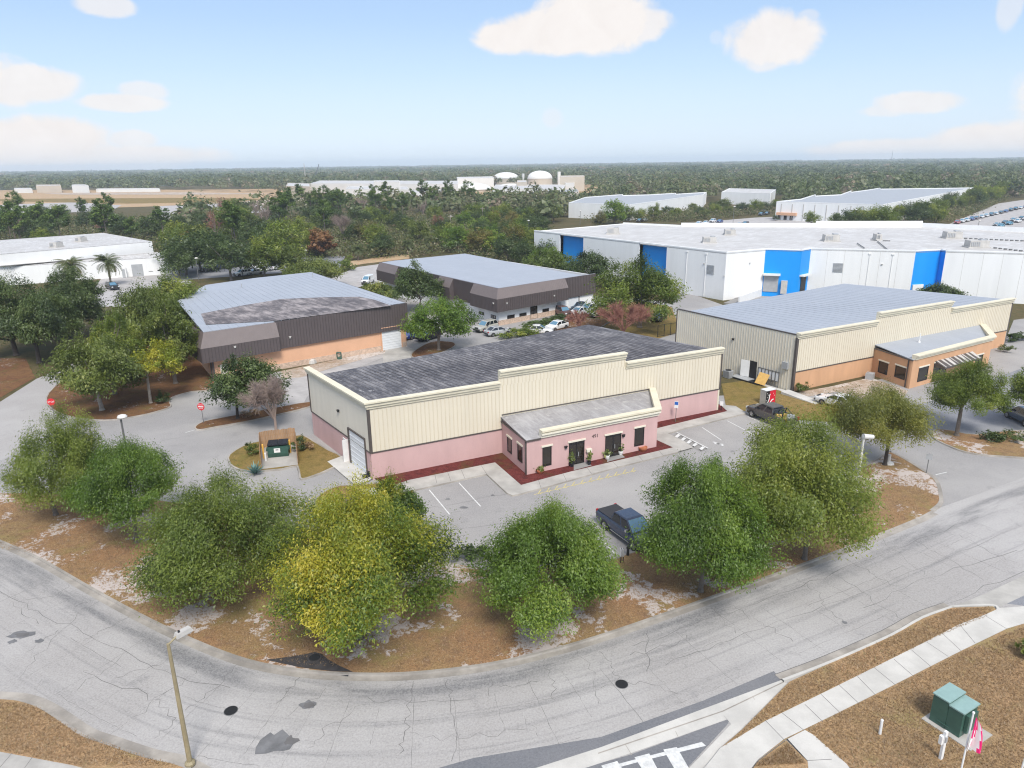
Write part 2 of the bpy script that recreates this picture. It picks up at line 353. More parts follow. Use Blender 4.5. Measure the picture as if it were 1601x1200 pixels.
class Wall:
    """vertical plane from p0 to p1 (left to right as seen from outside)"""
    def __init__(s, p0, p1):
        s.p0 = np.array(p0, float)[:2]; s.p1 = np.array(p1, float)[:2]; d = s.p1-s.p0; s.len = float(np.hypot(*d)); s.d = d/s.len; s.n = np.array([s.d[1], -s.d[0]])
    def pt(s, a, z, o=0): q = s.p0+s.d*a+s.n*o; return (float(q[0]), float(q[1]), z)
    def hit(s, px, py, o=0):
        r = ray(px, py); p = s.p0+s.n*o; t = (p@s.n)/(r[:2]@s.n); q = r*t
        return float((q[:2]-s.p0)@s.d), HC+float(q[2])
    def box(s, mb, a0, a1, z0, z1, o0, o1, mi=0):
        b = [s.pt(a0, z0, o1), s.pt(a1, z0, o1), s.pt(a1, z0, o0), s.pt(a0, z0, o0)]; t = [(x, y, z1) for x, y, _ in b]
        mb.hexa(b, t, mi)
    def ribs(s, mb, a0, a1, z0, z1, sp, w=.07, d=.035, mi=0, o=0.):
        n = max(1, int((a1-a0)/sp))
        for i in range(n+1):
            a = a0+(a1-a0)*i/n
            s.box(mb, max(a0, a-w/2), min(a1, a+w/2), z0, z1, o, o+d, mi)
    def frame(s, ang=0):      # matrix: local x along wall, y up, z outward
        return Matrix(((s.d[0], 0, s.n[0], 0), (s.d[1], 0, s.n[1], 0), (0, 1, 0, 0), (0, 0, 0, 1)))
def window(root, W, a0, a1, z0, z1, name='window', lintel=True, mull=0, frame='black', trim='cornice_white', transom=None, glassm='window_glass', o=0.0):
    """frame mesh as part, pane as sub-part"""
    mb = MB(); t = .07
    W.box(mb, a0, a1, z0, z0+t, o-.04, o+.05); W.box(mb, a0, a1, z1-t, z1, o-.04, o+.05)
    W.box(mb, a0, a0+t, z0+t, z1-t, o-.04, o+.05); W.box(mb, a1-t, a1, z0+t, z1-t, o-.04, o+.05)
    for i in range(mull):
        a = a0+(a1-a0)*(i+1)/(mull+1); W.box(mb, a-t*.6, a+t*.6, z0+t, z1-t, o-.03, o+.045)
    if transom: W.box(mb, a0+t, a1-t, transom-t/2, transom+t/2, o-.03, o+.043)
    f = mb.build(name, frame, root)
    f['_o'] = list(root['_o'])
    g = MB(); W.box(g, a0+t*.5, a1-t*.5, z0+t*.5, z1-t*.5, o-.05, o+.012); g.build('pane', glassm, f)
    if lintel:
        l = MB(); W.box(l, a0-.12, a1+.12, z1+.003, z1+.16, o-.02, o+.09); l.build('lintel', trim, f)
    return f
# ================================================================ SETTING
mb = MB(); mb.poly([(-9000, -60), (9000, -60), (9000, 9000), (-9000, 9000)], 0); structure('terrain', mb, 'wood_floor')
# --- the curving street: a strip laid off from the kerb of the tree verge
KERB = [(-260, 742), (-120, 797), (0, 848), (60, 875), (140, 921), (215, 962), (300, 1003), (385, 1035), (470, 1051), (560, 1057), (650, 1055), (760, 1042), (860, 1020), (960, 990), (1100, 941), (1200, 905), (1300, 868), (1380, 836), (1436, 813), (1459, 801)]
kw = smoothline(GS(KERB), 4)
ext = smoothline(GS(KERB[:-1]+[(1480, 797), (1601, 753), (1760, 692), (1950, 622), (2250, 512)]), 4)
A = offset(ext, -.5); B = offset(ext, 26)
us = np.concatenate([[0], np.cumsum([np.hypot(*(ext[i+1]-ext[i])) for i in range(len(ext)-1)])])
mb = MB()
K = 6
lanes = [offset(ext, -.5+k*26.5/K) for k in range(K+1)]
for k in range(K): ribbon(mb, lanes[k], lanes[k+1], .006, 0, (us, -.5+k*26.5/K, -.5+(k+1)*26.5/K))
structure('street', mb, 'street_asphalt')
# --- side road on the far left and the lots: one asphalt sheet each
mb = MB(); mb.poly(GS([(-420, 760), (-200, 690), (0, 628), (57, 592), (150, 553), (270, 500), (300, 508), (250, 590), (130, 640), (60, 690), (-80, 760), (-300, 840)]), .006); structure('side_road', mb, 'street_asphalt')
mb = MB(); mb.poly(GS([(-160, 860), (-260, 800), (-100, 690), (60, 640), (200, 640), (262, 610), (330, 606), (420, 585), (600, 548), (640, 520), (600, 470), (640, 440), (1030, 470), (1065, 480), (1075, 620), (1240, 614), (1380, 592), (1430, 560), (1660, 520), (1800, 560), (1900, 700), (1601, 752), (1478, 794), (1420, 840), (1000, 930), (700, 960), (300, 900)]), .002); structure('parking_lot', mb, 'lot_asphalt')
mb = MB(); mb.poly(GS([(1415, 640), (1470, 622), (1640, 560), (1800, 590), (1800, 660), (1601, 676), (1525, 683), (1462, 672)]), .008); structure('resurfaced_lot', mb, 'dark_asphalt')
mb = MB(); mb.poly(GS([(1560, 560), (1585, 500), (1800, 470), (1800, 600), (1601, 575)]), .010); mb.poly(GS([(1040, 505), (1062, 452), (1140, 480), (1200, 452), (1260, 470), (1100, 520)]), .010); structure('service_yard', mb, 'lot_asphalt')
# --- tree verge in front of the pink building (raised 12 cm behind its kerb)
LOTEDGE = [(1474, 778), (1466, 752), (1442, 734), (1412, 716), (1392, 706), (1330, 742), (1200, 800), (1080, 838), (980, 867), (951, 878), (880, 886), (760, 892), (690, 880), (560, 852), (430, 815), (300, 790), (150, 772), (0, 772), (-150, 770)]
verge = [tuple(p) for p in kw]+[tuple(G(1472, 790))]+GS(LOTEDGE)
mb = MB(); mb.poly(verge, .118); structure('tree_verge', mb, 'verge_soil')
mb = MB()
kerb(mb, kw[2:]); kerb(mb, smoothline(GS([(1459, 801), (1472, 790), (1474, 778), (1466, 752), (1442, 734), (1412, 716), (1392, 706)]), 4), gutter=.0, w=.3)
kerb(mb, smoothline(GS(LOTEDGE[4:]), 2), gutter=0, w=.14)
structure('verge_kerb', mb, 'kerb_concrete')
# --- near side, bottom left
NL = smoothline(GS([(-260, 1065), (-120, 1082), (0, 1092), (33, 1095), (67, 1107), (100, 1128), (133, 1150), (173, 1164), (233, 1184), (290, 1198), (360, 1240)]), 3)
mb = MB(); mb.poly([tuple(p) for p in NL]+GS([(300, 1500), (-600, 1500), (-500, 1065)]), .118); structure('lawn', mb, 'dead_lawn')
mb = MB(); kerb(mb, NL, side=-1, gutter=.5); structure('kerb', mb, 'kerb_concrete')
mb = MB(); mb.poly(GS([(-200, 1150), (0, 1178), (113, 1199), (200, 1222), (160, 1260), (0, 1225), (-220, 1190)]), .124); structure('pavement', mb, 'concrete')
mb = MB()
for q in ((20, 1180, -8, 1213), (52, 1186, 26, 1222)): mb.poly(offset(GS([q[:2], q[2:]]), .012)+offset(GS([q[:2], q[2:]]), -.012)[::-1], .127)
structure('pavement_joints', mb, 'crack')
# --- near side, right: grass strip, pavement, dead lawn, driveway with gutter and hatching
# asphalt inlay + valley gutter across the drive mouth
mb = MB(); mb.poly(GS([(1210, 1049), (1222, 1064), (1100, 1112), (900, 1182), (760, 1225), (600, 1225), (740, 1185), (940, 1152), (1100, 1095)]), .010)
mb.poly(GS([(1142, 1123), (1137, 1133), (1075, 1200), (1040, 1260), (700, 1260), (985, 1180)]), .010); structure('patched_asphalt', mb, 'new_asphalt')
mb = MB(); mb.poly(GS([(1222, 1063), (1228, 1068), (1131, 1118), (1136, 1125), (1060, 1152), (985, 1178), (850, 1222), (700, 1250), (680, 1240), (840, 1200), (940, 1168), (1100, 1108)]), .016)
mb.poly(GS([(1228, 1068), (1245, 1066), (1160, 1143), (1126, 1172), (1112, 1190), (1085, 1230), (1062, 1230), (1078, 1200), (1143, 1132), (1131, 1118)]), .020); structure('driveway_gutter', mb, 'white_concrete')
mb = MB()
gl = GS([(1228, 1065), (1130, 1112), (1030, 1146), (935, 1178)]); mb.poly(offset(gl, .035)+offset(gl, -.035)[::-1], .0235)
for a, b in (((1176, 1088), (1180, 1094)), ((1056, 1143), (1060, 1152)), ((977, 1163), (988, 1181))):
    q = GS([a, b]); mb.poly(offset(q, .012)+offset(q, -.012)[::-1], .0245)
structure('gutter_joints', mb, 'kerb_concrete')
mb = MB(); mb.poly(GS([(1097, 1160), (1104, 1166), (1010, 1188), (930, 1210), (880, 1222), (860, 1222), (960, 1196)]), .0145)
for q in (((1058, 1168), (1037, 1172), (1062, 1215), (1085, 1215)), ((1015, 1178), (992, 1184), (1012, 1215), (1035, 1215)), ((965, 1190), (940, 1197), (955, 1220), (985, 1220))): mb.poly(GS(q), .018)
structure('driveway_hatching', mb, 'white_line')
NR = smoothline(GS([(1222, 1064), (1300, 1034), (1390, 994), (1440, 966), (1487, 949), (1540, 928), (1601, 900), (1700, 858), (1900, 780)]), 3)
nr = [p for p in NR if p[0] < G(1487, 949)[0]+.01]; mb = MB(); ribbon(mb, offset(nr, -.03), offset(nr, -.5), .022); [mb.f.__setitem__(i, f[::-1]) for i, f in enumerate(mb.f)]; structure('street_gutter', mb, 'kerb_concrete')
mb = MB(); ribbon(mb, offset(nr, -.035), offset(nr, -.09), .027); ribbon(mb, offset(nr, -.50), offset(nr, -.54), .0235); mb.f = [f[::-1] for f in mb.f]; structure('gutter_shadow_seam', mb, 'crack')  # dark line at the kerb paints its shadow; the outer line is the joint
mb = MB(); kerb(mb, nr, side=-1, gutter=0, h=.13)
kerb(mb, smoothline(GS([(1487, 949), (1520, 947), (1552, 947), (1562, 953), (1560, 963)]), 4), side=-1, gutter=.0, h=.13); structure('street_kerb', mb, 'white_concrete')
mb = MB(); rr = [p for p in NR if p[0] >= G(1487, 949)[0]-.01]; q1 = offset(rr, 1.3); mb.poly([tuple(p) for p in rr]+[tuple(p) for p in q1[::-1]], .016)
structure('driveway_apron', mb, 'concrete')
mb = MB(); mb.poly(GS([(1541, 935), (1601, 908), (1800, 830), (1900, 900), (1750, 1000), (1601, 947), (1562, 942)]), .013); structure('neighbour_driveway', mb, 'dark_asphalt')
mb = MB(); mb.poly(GS([(1126, 1172), (1160, 1143), (1234, 1068), (1300, 1038), (1390, 998), (1440, 970), (1487, 952), (1552, 950), (1560, 958), (1540, 968), (1500, 980), (1440, 1010), (1300, 1080), (1196, 1131)]), .112); structure('grass_strip', mb, 'dead_lawn')
PUP = [(1060, 1260), (1085, 1222), (1112, 1190), (1126, 1172), (1196, 1130), (1300, 1079), (1440, 1009), (1500, 978), (1540, 963), (1562, 953), (1601, 950), (1660, 965)]
PLO = [(1172, 1260), (1166, 1215), (1185, 1190), (1226, 1158), (1300, 1122), (1400, 1072), (1500, 1021), (1574, 985), (1601, 977), (1660, 985)]
mb = MB(); mb.poly(GS(PUP)+GS(PLO)[::-1], .124)
mb.poly(GS([(1231, 1158), (1258, 1144), (1272, 1152), (1323, 1197), (1370, 1260), (1270, 1260), (1262, 1192)]), .124); structure('sidewalk', mb, 'white_concrete')
mb = MB()
for a, b in (((1196, 1129), (1226, 1160)), ((1258, 1104), (1286, 1131)), ((1312, 1074), (1343, 1103)), ((1367, 1047), (1400, 1074)), ((1397, 1033), (1428, 1060)), ((1340, 1060), (1368, 1089)), ((1283, 1088), (1313, 1117)), ((1425, 1019), (1454, 1044)), ((1448, 1006), (1482, 1029)), ((1472, 992), (1502, 1020)), ((1500, 979), (1524, 1008)), ((1540, 965), (1574, 986)), ((1222, 1117), (1257, 1145)), ((1262, 1192), (1300, 1190))):
    q = GS([a, b]); mb.poly(offset(q, .014)+offset(q, -.014)[::-1], .1275)
structure('sidewalk_joints', mb, 'crack')
mb = MB(); mb.poly(GS(PLO[2:])+GS([(1800, 1040), (1900, 1500), (1340, 1500), (1330, 1204), (1272, 1152), (1258, 1144), (1231, 1157)]), .116)
mb.poly(GS([(1229, 1160), (1262, 1193), (1272, 1260), (1170, 1260), (1168, 1215), (1186, 1192)]), .116); structure('front_lawn', mb, 'dead_lawn')
# --- cracks, tar patches
mb = MB(); cr = random.Random(3)
def crack(p, w=.028, k=6, amp=.22):
    Q = []
    P = GS(p)
    for a, b in zip(P, P[1:]):
        a, b = np.array(a), np.array(b); n = np.array([-(b-a)[1], (b-a)[0]]); n = n/np.linalg.norm(n)
        for j in range(k): Q.append(a+(b-a)*j/k+n*cr.uniform(-amp, amp)*(0 if j == 0 else 1))
    Q.append(np.array(P[-1])); l, r = [], []
    for i, q in enumerate(Q):
        t = Q[min(i+1, len(Q)-1)]-Q[max(i-1, 0)]; n = np.array([-t[1], t[0]])/np.linalg.norm(t); ww = w*cr.uniform(.35, 1.3); l.append(q+n*ww/2); r.append(q-n*ww/2)
    ribbon(mb, r, l, .0115)
for c in ([(646, 1065), (640, 1110), (632, 1150), (625, 1178)], [(700, 1062), (704, 1100), (710, 1130), (706, 1190)], [(853, 1028), (860, 1060), (868, 1095)], [(937, 1018), (955, 1040), (966, 1062)], [(560, 1090), (640, 1098), (740, 1092)], [(780, 1074), (842, 1066)],
          [(378, 1035), (330, 1080), (290, 1110)], [(276, 1122), (240, 1155)], [(470, 1058), (432, 1100)], [(205, 962), (160, 985), (130, 1002)], [(0, 925), (60, 955), (130, 990), (200, 1020), (270, 1055), (360, 1075)], [(20, 940), (60, 975)],
          [(1140, 945), (1168, 963), (1203, 980), (1240, 1003)], [(1245, 905), (1276, 923), (1290, 948), (1320, 973)], [(1300, 897), (1342, 920), (1372, 946), (1412, 968)], [(1322, 873), (1360, 895), (1400, 916)], [(1430, 845), (1480, 872), (1538, 907)], [(1500, 835), (1545, 862), (1590, 880)],
          [(990, 1010), (1080, 978), (1200, 935), (1300, 897), (1420, 852), (1530, 808)], [(1040, 1040), (1140, 1002), (1290, 945), (1450, 885), (1590, 825)], [(1060, 1085), (1000, 1065), (940, 1075)], [(820, 1120), (840, 1150)], [(1082, 992), (1045, 1010), (985, 1024)], [(120, 905), (90, 930), (40, 938)], [(300, 1010), (250, 1040), (180, 1060)],
          [(130, 1050), (230, 1085), (275, 1122)], [(40, 1020), (90, 985)], [(1480, 944), (1601, 893)], [(1010, 990), (1010, 1050)], [(1350, 950), (1440, 905), (1590, 860)], [(740, 660), (770, 672)], [(250, 690), (330, 672), (420, 655)]): crack(c)
for c in ([(575, 1100), (520, 1130), (480, 1170)], [(510, 1075), (450, 1120)], [(160, 930), (80, 1000), (30, 1060)], [(250, 985), (190, 1025), (120, 1080)], [(335, 1025), (290, 1060), (210, 1120)], [(1380, 842), (1420, 880), (1460, 905)], [(1190, 912), (1230, 935)], [(1100, 945), (1150, 990)], [(760, 1045), (765, 1090)], [(900, 1010), (930, 1060), (935, 1100)], [(620, 1150), (720, 1155), (820, 1140)]): crack(c, .02, 7, .3)
for c in ([(640, 800), (700, 790), (800, 770), (905, 742)], [(880, 735), (1000, 720), (1060, 700)], [(690, 830), (800, 815), (900, 790)]): crack(c, .025)
# joints of the old slab pattern under the seal coat: cross cracks every few metres and two broken long ones
def wp(i, d): return lanes_at(d)[i]
_lc = {}
def lanes_at(d):
    if d not in _lc: _lc[d] = offset(ext, d)
    return _lc[d]
def wcrack(P, w, k, amp):
    Q = []
    for a, b in zip(P, P[1:]):
        a, b = np.array(a), np.array(b); n = np.array([-(b-a)[1], (b-a)[0]]); n = n/np.linalg.norm(n)
        for j in range(k): Q.append(a+(b-a)*j/k+n*cr.uniform(-amp, amp)*(0 if j == 0 else 1))
    Q.append(np.array(P[-1])); l, r = [], []
    for i, q in enumerate(Q):
        t = Q[min(i+1, len(Q)-1)]-Q[max(i-1, 0)]; n = np.array([-t[1], t[0]])/np.linalg.norm(t); ww = w*cr.uniform(.3, 1.3); l.append(q+n*ww/2); r.append(q-n*ww/2)
    ribbon(mb, r, l, .0095)
for i in range(8, len(ext)-6, 2):
    a, b = cr.uniform(.6, 2.5), cr.uniform(4.5, 10.5); wcrack([wp(i, round(a+(b-a)*q/4, 2)) for q in range(5)], cr.uniform(.008, .022), 3, .05)
for d in (3.4, 6.4, 9.2):
    i = 6
    while i < len(ext)-8:
        n_ = cr.randrange(3, 8); wcrack([wp(j, d) for j in range(i, min(i+n_, len(ext)-4))], cr.uniform(.008, .02), 4, .05); i += n_+cr.randrange(1, 5)
structure('road_cracks', mb, 'crack')
mb = MB()
def blob(px, py, rx, ry, z, n=14, rz=0):
    c = G(px, py); mb.poly([(c[0]+(rx*(1+.35*cr.uniform(-1, 1)))*math.cos(a+rz), c[1]+(ry*(1+.35*cr.uniform(-1, 1)))*math.sin(a)) for a in [2*math.pi*i/n for i in range(n)]], z)
for q in ((35, 992, .75, .35), (62, 1002, .3, .2), (428, 1162, .9, .75), (483, 1102, .45, .35), (1320, 973, .14, .14), (20, 1003, .25, .2), (725, 793, .35, .2), (770, 774, .18, .12), (1125, 722, .3, .25), (700, 780, .2, .15), (1145, 705, .2, .1), (515, 800, .3, .3)): blob(*q, .0135)
structure('asphalt_patches', mb, 'tar')
mb = MB(); blob(454, 1158, .36, .3, .0155); blob(484, 1102, .28, .22, .0155); blob(34, 992, .4, .2, .0155); structure('pothole_patches', mb, 'crack')
# --- islands of the lot
def island(name, pts, mat, k=3, sm=True, gutter=0, w=.15, kerbmat='kerb_concrete', h=.118):
    P = smoothline(GS(pts), k, True) if sm else [np.array(p) for p in GS(pts)]
    ar = sum(P[i-1][0]*P[i][1]-P[i][0]*P[i-1][1] for i in range(len(P)))
    if ar < 0: P = P[::-1]            # counter-clockwise: outside is to the right
    mb = MB(); mb.poly([tuple(p) for p in offset(P, -.1, True)], h); structure(name, mb, mat)
    mb = MB(); kerb(mb, P, h=h+.012, closed=True, gutter=gutter, w=w); structure(name+'_kerb', mb, kerbmat)
island('wooded_island', [(332, 609), (300, 613), (272, 621), (266, 628), (268, 636), (250, 643), (217, 651), (162, 658), (100, 650), (72, 630), (84, 606), (130, 575), (200, 535), (280, 500), (318, 520), (335, 585)], 'litter_soil')
island('exit_island', [(304, 669), (312, 673), (340, 668), (400, 657), (484, 637), (484, 629), (420, 640), (340, 655), (315, 661)], 'litter_soil')
island('bin_island', [(357, 722), (358, 712), (380, 698), (405, 691), (460, 682), (476, 682), (490, 690), (515, 705), (536, 716), (522, 732), (480, 749), (468, 748), (464, 730), (440, 735), (388, 738), (364, 731)], 'mixed_lawn', 2)
island('door_island', [(556, 760), (532, 760), (512, 767), (497, 777), (492, 787), (500, 800), (530, 822), (575, 838), (620, 822), (648, 782), (640, 756), (600, 755)], 'mixed_lawn')
island('entrance_island', [(1457, 684), (1487, 700), (1525, 711), (1601, 717), (1700, 722), (1700, 684), (1601, 673), (1525, 680), (1488, 674), (1462, 672)], 'verge_soil')
island('tree_pit', [(642, 555), (655, 561), (690, 552), (712, 541), (706, 535), (680, 534), (660, 541)], 'litter_soil')
island('hedge_island', [(768, 536), (800, 533), (850, 514), (900, 498), (960, 500), (940, 512), (880, 520), (800, 536)], 'litter_soil', sm=False)
mb = MB(); mb.poly(GS([(1122, 652), (1136, 640), (1128, 600), (1170, 594), (1200, 600), (1240, 616), (1292, 627), (1330, 650), (1300, 660), (1232, 655), (1166, 643), (1150, 640)]), .035); structure('side_lawn', mb, 'mixed_lawn')
mb = MB(); mb.poly(GS([(1010, 535), (1060, 520), (1058, 500), (1050, 480), (1000, 470), (930, 485), (900, 498), (960, 530)]), .03); structure('rear_lawn', mb, 'mixed_lawn')
mb = MB(); mb.poly(GS([(1243, 614), (1300, 604), (1361, 590), (1420, 611), (1412, 622), (1360, 626), (1310, 612), (1262, 620)]), .028); mb.poly(GS([(1440, 570), (1475, 560), (1530, 585), (1500, 600)]), .028); structure('sandy_bed', mb, 'sandy_ground')
mb = MB(); mb.poly(GS([(340, 600), (440, 580), (600, 547), (606, 556), (520, 590), (480, 620), (470, 640), (440, 640), (450, 610), (430, 600), (360, 612)]), .016); structure('rear_apron', mb, 'pale_pavement')
mb = MB(); mb.poly(GS([(440, 580), (602, 546), (602, 552), (530, 572), (470, 590), (440, 592)]), .03); structure('rubble_strip', mb, 'sandy_ground')
mb = MB(); mb.poly(GS([(598, 546), (632, 539), (668, 556), (640, 572), (600, 580)]), .024); structure('loading_pad', mb, 'concrete')
mb = MB(); mb.poly(GS([(130, 478), (165, 425), (212, 420), (260, 428), (300, 440), (290, 452), (215, 450), (200, 480)]), .016); structure('yard', mb, 'pale_pavement')
mb = MB(); mb.poly(GS([(500, 440), (560, 417), (650, 405), (700, 400), (640, 425), (600, 440), (545, 452)]), .016); structure('rear_road', mb, 'pale_pavement')
mb = MB(); mb.poly(GS([(535, 418), (548, 408), (640, 396), (640, 404), (570, 412)]), .03); structure('dry_bank', mb, 'field_dirt')
mb = MB(); mb.poly(GS([(-300, 640), (0, 622), (55, 590), (40, 560), (-40, 560), (-300, 600)]), .03); structure('litter_bank', mb, 'litter_soil')
mb = MB(); mb.poly(GS([(250, 440), (460, 425), (520, 440), (540, 400), (250, 410)]), .012); structure('rear_lot', mb, 'dark_asphalt')
# --- walk, beds, stoops, pad and markings round the pink building
WIN = [(612, 762), (640, 752), (774, 724.5), (814.7, 760), (860, 747.5), (896, 738), (1052, 701), (1026, 689), (1027, 671), (1137, 644), (1126, 634)]
WOUT = [(628, 772), (648, 767.5), (761, 742.6), (792.7, 772.2), (801, 776), (812, 774), (860, 761), (960, 733), (1060, 708), (1084, 701), (1068, 690), (1044, 679), (1070, 671), (1167, 647), (1150, 636)]
mb = MB(); mb.poly(GS(WOUT)+GS(WIN)[::-1], .135); structure('walkway', mb, 'concrete')
mb = MB(); kerb(mb, GS(WOUT)[1:9][::-1], h=.128, w=.12, gutter=0, side=-1); kerb(mb, GS(WOUT)[11:14][::-1], h=.128, w=.12, gutter=0, side=-1); structure('walkway_kerb', mb, 'kerb_concrete')
mb = MB()
for a, b in (((700, 740), (705, 754)), ((721, 736), (727, 750)), ((752, 729), (761, 743)), ((680, 744), (683, 757)), ((842, 753), (846, 765)), ((880, 742), (886, 754)), ((918, 733), (925, 743)), ((958, 724), (966, 732)), ((998, 714), (1005, 722)), ((1030, 706), (1037, 714))):
    q = GS([a, b]); mb.poly(offset(q, .014)+offset(q, -.014)[::-1], .139)
structure('walkway_joints', mb, 'crack')
mb = MB(); mb.poly(GS(WIN[:7])+GS([(1052, 701), (1026, 689), (1000, 690), (830, 715), (790, 690), (700, 700), (583, 748)]), .131); mb.poly(GS([(1027, 671), (1137, 644), (1124, 633), (1060, 640), (1020, 655)]), .131); structure('mulch_bed', mb, 'red_mulch')
mb = MB(); mb.poly(GS([(897, 724), (913, 720), (925, 729.5), (897, 737)]), .142); mb.poly(GS([(951, 712), (967, 708), (977, 716.5), (949, 724)]), .142); structure('door_stoop', mb, 'grey_concrete')
mb = MB(); mb.poly(GS([(512, 723), (536, 714), (560, 728), (584, 749), (577, 753), (556, 761)]), .133); mb.poly(GS([(562, 768), (585, 764), (592, 774), (572, 778)]), .133); structure('loading_slab', mb, 'white_concrete')
mb = MB()
def line(a, b, w=.1, z=.0105): q = GS([a, b]); mb.poly(offset(q, w/2)+offset(q, -w/2)[::-1], z)
for a, b in (((671, 765.5), (703, 804)), ((717.5, 754.5), (751.5, 791.5)), ((1098, 668), (1128, 688)), ((1137, 657.5), (1180, 680)), ((962, 866), (935, 838)), ((1168, 650), (1205, 668)), ((318, 668), (290, 676)), ((1463, 742), (1480, 738))): line(a, b)
for a, b in (((1115, 690.5), (1131, 696.5)), ((1117, 693), (1131, 694.5))): line(a, b, .22)
structure('bay_lines', mb, 'white_line')
mb = MB(); line((835, 773), (994, 735.5), .07)
for i in range(12):
    t = (i+.5)/12; x, y = 835+159*t, 773-37.5*t; line((x, y), (x+4, y-6), .08, .0145); line((x+3, y+1), (x+6, y-2), .06, .0165)
structure('fire_lane_line', mb, 'yellow_line')
mb = MB(); mb.poly(GS([(1058, 678), (1106, 702), (1096, 706), (1050, 682)]), .02); structure('kerb_ramp', mb, 'grey_concrete')
mb = MB()
for x, y in ((1060, 680), (1069, 685), (1078, 689.5), (1087, 694), (1098, 699.5)): mb.poly(GS([(x, y), (x+4, y+2), (x-1, y+6), (x-5, y+4)]), .145)
line((1058, 677.5), (1107, 702.5), .12, .145)
structure('ramp_bars', mb, 'white_line')
def inside(p, poly):
    c = False
    for i in range(len(poly)):
        a, b = poly[i-1], poly[i]
        if (a[1] > p[1]) != (b[1] > p[1]) and p[0] < (b[0]-a[0])*(p[1]-a[1])/(b[1]-a[1])+a[0]: c = not c
    return c
# --- grass blades on the verges near the camera
def blades(name, polys, n, seed, z=.115):
    rg = np.random.default_rng(seed); out = []; tint = []
    from mathutils.geometry import intersect_point_tri_2d
    for poly, k in zip(polys, n):
        P = [Vector((p[0], p[1], 0)) for p in poly]; tris = [[np.array(P[i][:2]) for i in t] for t in tessellate_polygon([P])]
        ar = np.array([abs(np.cross(t[1]-t[0], t[2]-t[0])) for t in tris]); ch = rg.choice(len(tris), k, p=ar/ar.sum())
        a = np.sqrt(rg.random(k)); b = rg.random(k)
        T = np.array(tris)[ch]; a = a[:, None]; b = b[:, None]; out.append(T[:, 0]*(1-a)+T[:, 1]*a*(1-b)+T[:, 2]*a*b)
    P = np.concatenate(out); n = len(P); h = rg.uniform(.03, .10, n); w = rg.uniform(.012, .035, n); an = rg.uniform(0, 6.28, n); ln = rg.uniform(-.12, .12, (n, 2))
    pad = GS([(1436, 1124), (1476, 1152), (1520, 1182), (1567, 1155), (1532, 1130), (1484, 1100)]); ok = np.array([not inside(p, pad) for p in P]); P, h, w, an, ln = P[ok], h[ok], w[ok], an[ok], ln[ok]; n = len(P)
    d = np.stack([np.cos(an), np.sin(an)], 1)*w[:, None]
    V = np.zeros((n, 3, 3)); V[:, 0, :2] = P-d; V[:, 1, :2] = P+d; V[:, 2, :2] = P+ln; V[:, :2, 2] = z; V[:, 2, 2] = z+h
    patch = .5+.5*np.sin(P[:, 0]*.31+np.sin(P[:, 1]*.23)*2)*np.cos(P[:, 1]*.37)
    return tag(raw_mesh(name, V.reshape(-1, 3), n, 3, np.clip(rg.normal(.38, .2, n)+.3*(patch-.5), 0, 1), 'grass_dry'), kind='stuff')
def raw_mesh(name, V, n, k, tint, mat, parent=None):
    me = bpy.data.meshes.new(name); me.vertices.add(len(V)); me.vertices.foreach_set('co', V.astype(np.float32).ravel())
    me.loops.add(n*k); me.loops.foreach_set('vertex_index', np.arange(n*k, dtype=np.int32)); me.polygons.add(n)
    me.polygons.foreach_set('loop_start', np.arange(0, n*k, k, dtype=np.int32))
    me.update(calc_edges=True)
    if tint is not None: a = me.attributes.new('tint', 'FLOAT', 'FACE'); a.data.foreach_set('value', np.asarray(tint, np.float32))
    me.materials.append(M[mat]); o = bpy.data.objects.new(name, me); COL.objects.link(o)
    if parent is not None: o.parent = parent
    return o
vp = GS([(0, 860), (60, 868), (140, 912), (215, 952), (300, 992), (385, 1024), (470, 1042), (560, 1047), (650, 1046), (760, 1033), (860, 1011), (960, 981), (1100, 932), (1200, 897), (1300, 860), (1380, 828), (1440, 804), (1462, 775), (1440, 742), (1330, 752), (1200, 806), (1080, 846), (980, 876), (880, 894), (760, 900), (690, 890), (560, 862), (430, 825), (300, 800), (150, 782), (0, 782)])
tag(blades('dry_grass', [vp, GS([(0, 1097), (60, 1108), (130, 1152), (240, 1190), (280, 1200), (120, 1199), (0, 1176)]), GS([(1130, 1171), (1160, 1144), (1236, 1070), (1390, 1000), (1487, 954), (1552, 951), (1540, 966), (1440, 1009), (1300, 1078), (1196, 1129)]), GS([(1262, 1145), (1300, 1124), (1400, 1075), (1500, 1024), (1601, 982), (1640, 1205), (1332, 1205)]), GS([(1180, 1200), (1232, 1166), (1258, 1196)])], [60000, 6000, 7000, 22000, 2000], 5), 'short dry orange grass over the verges and lawns', 'grass')
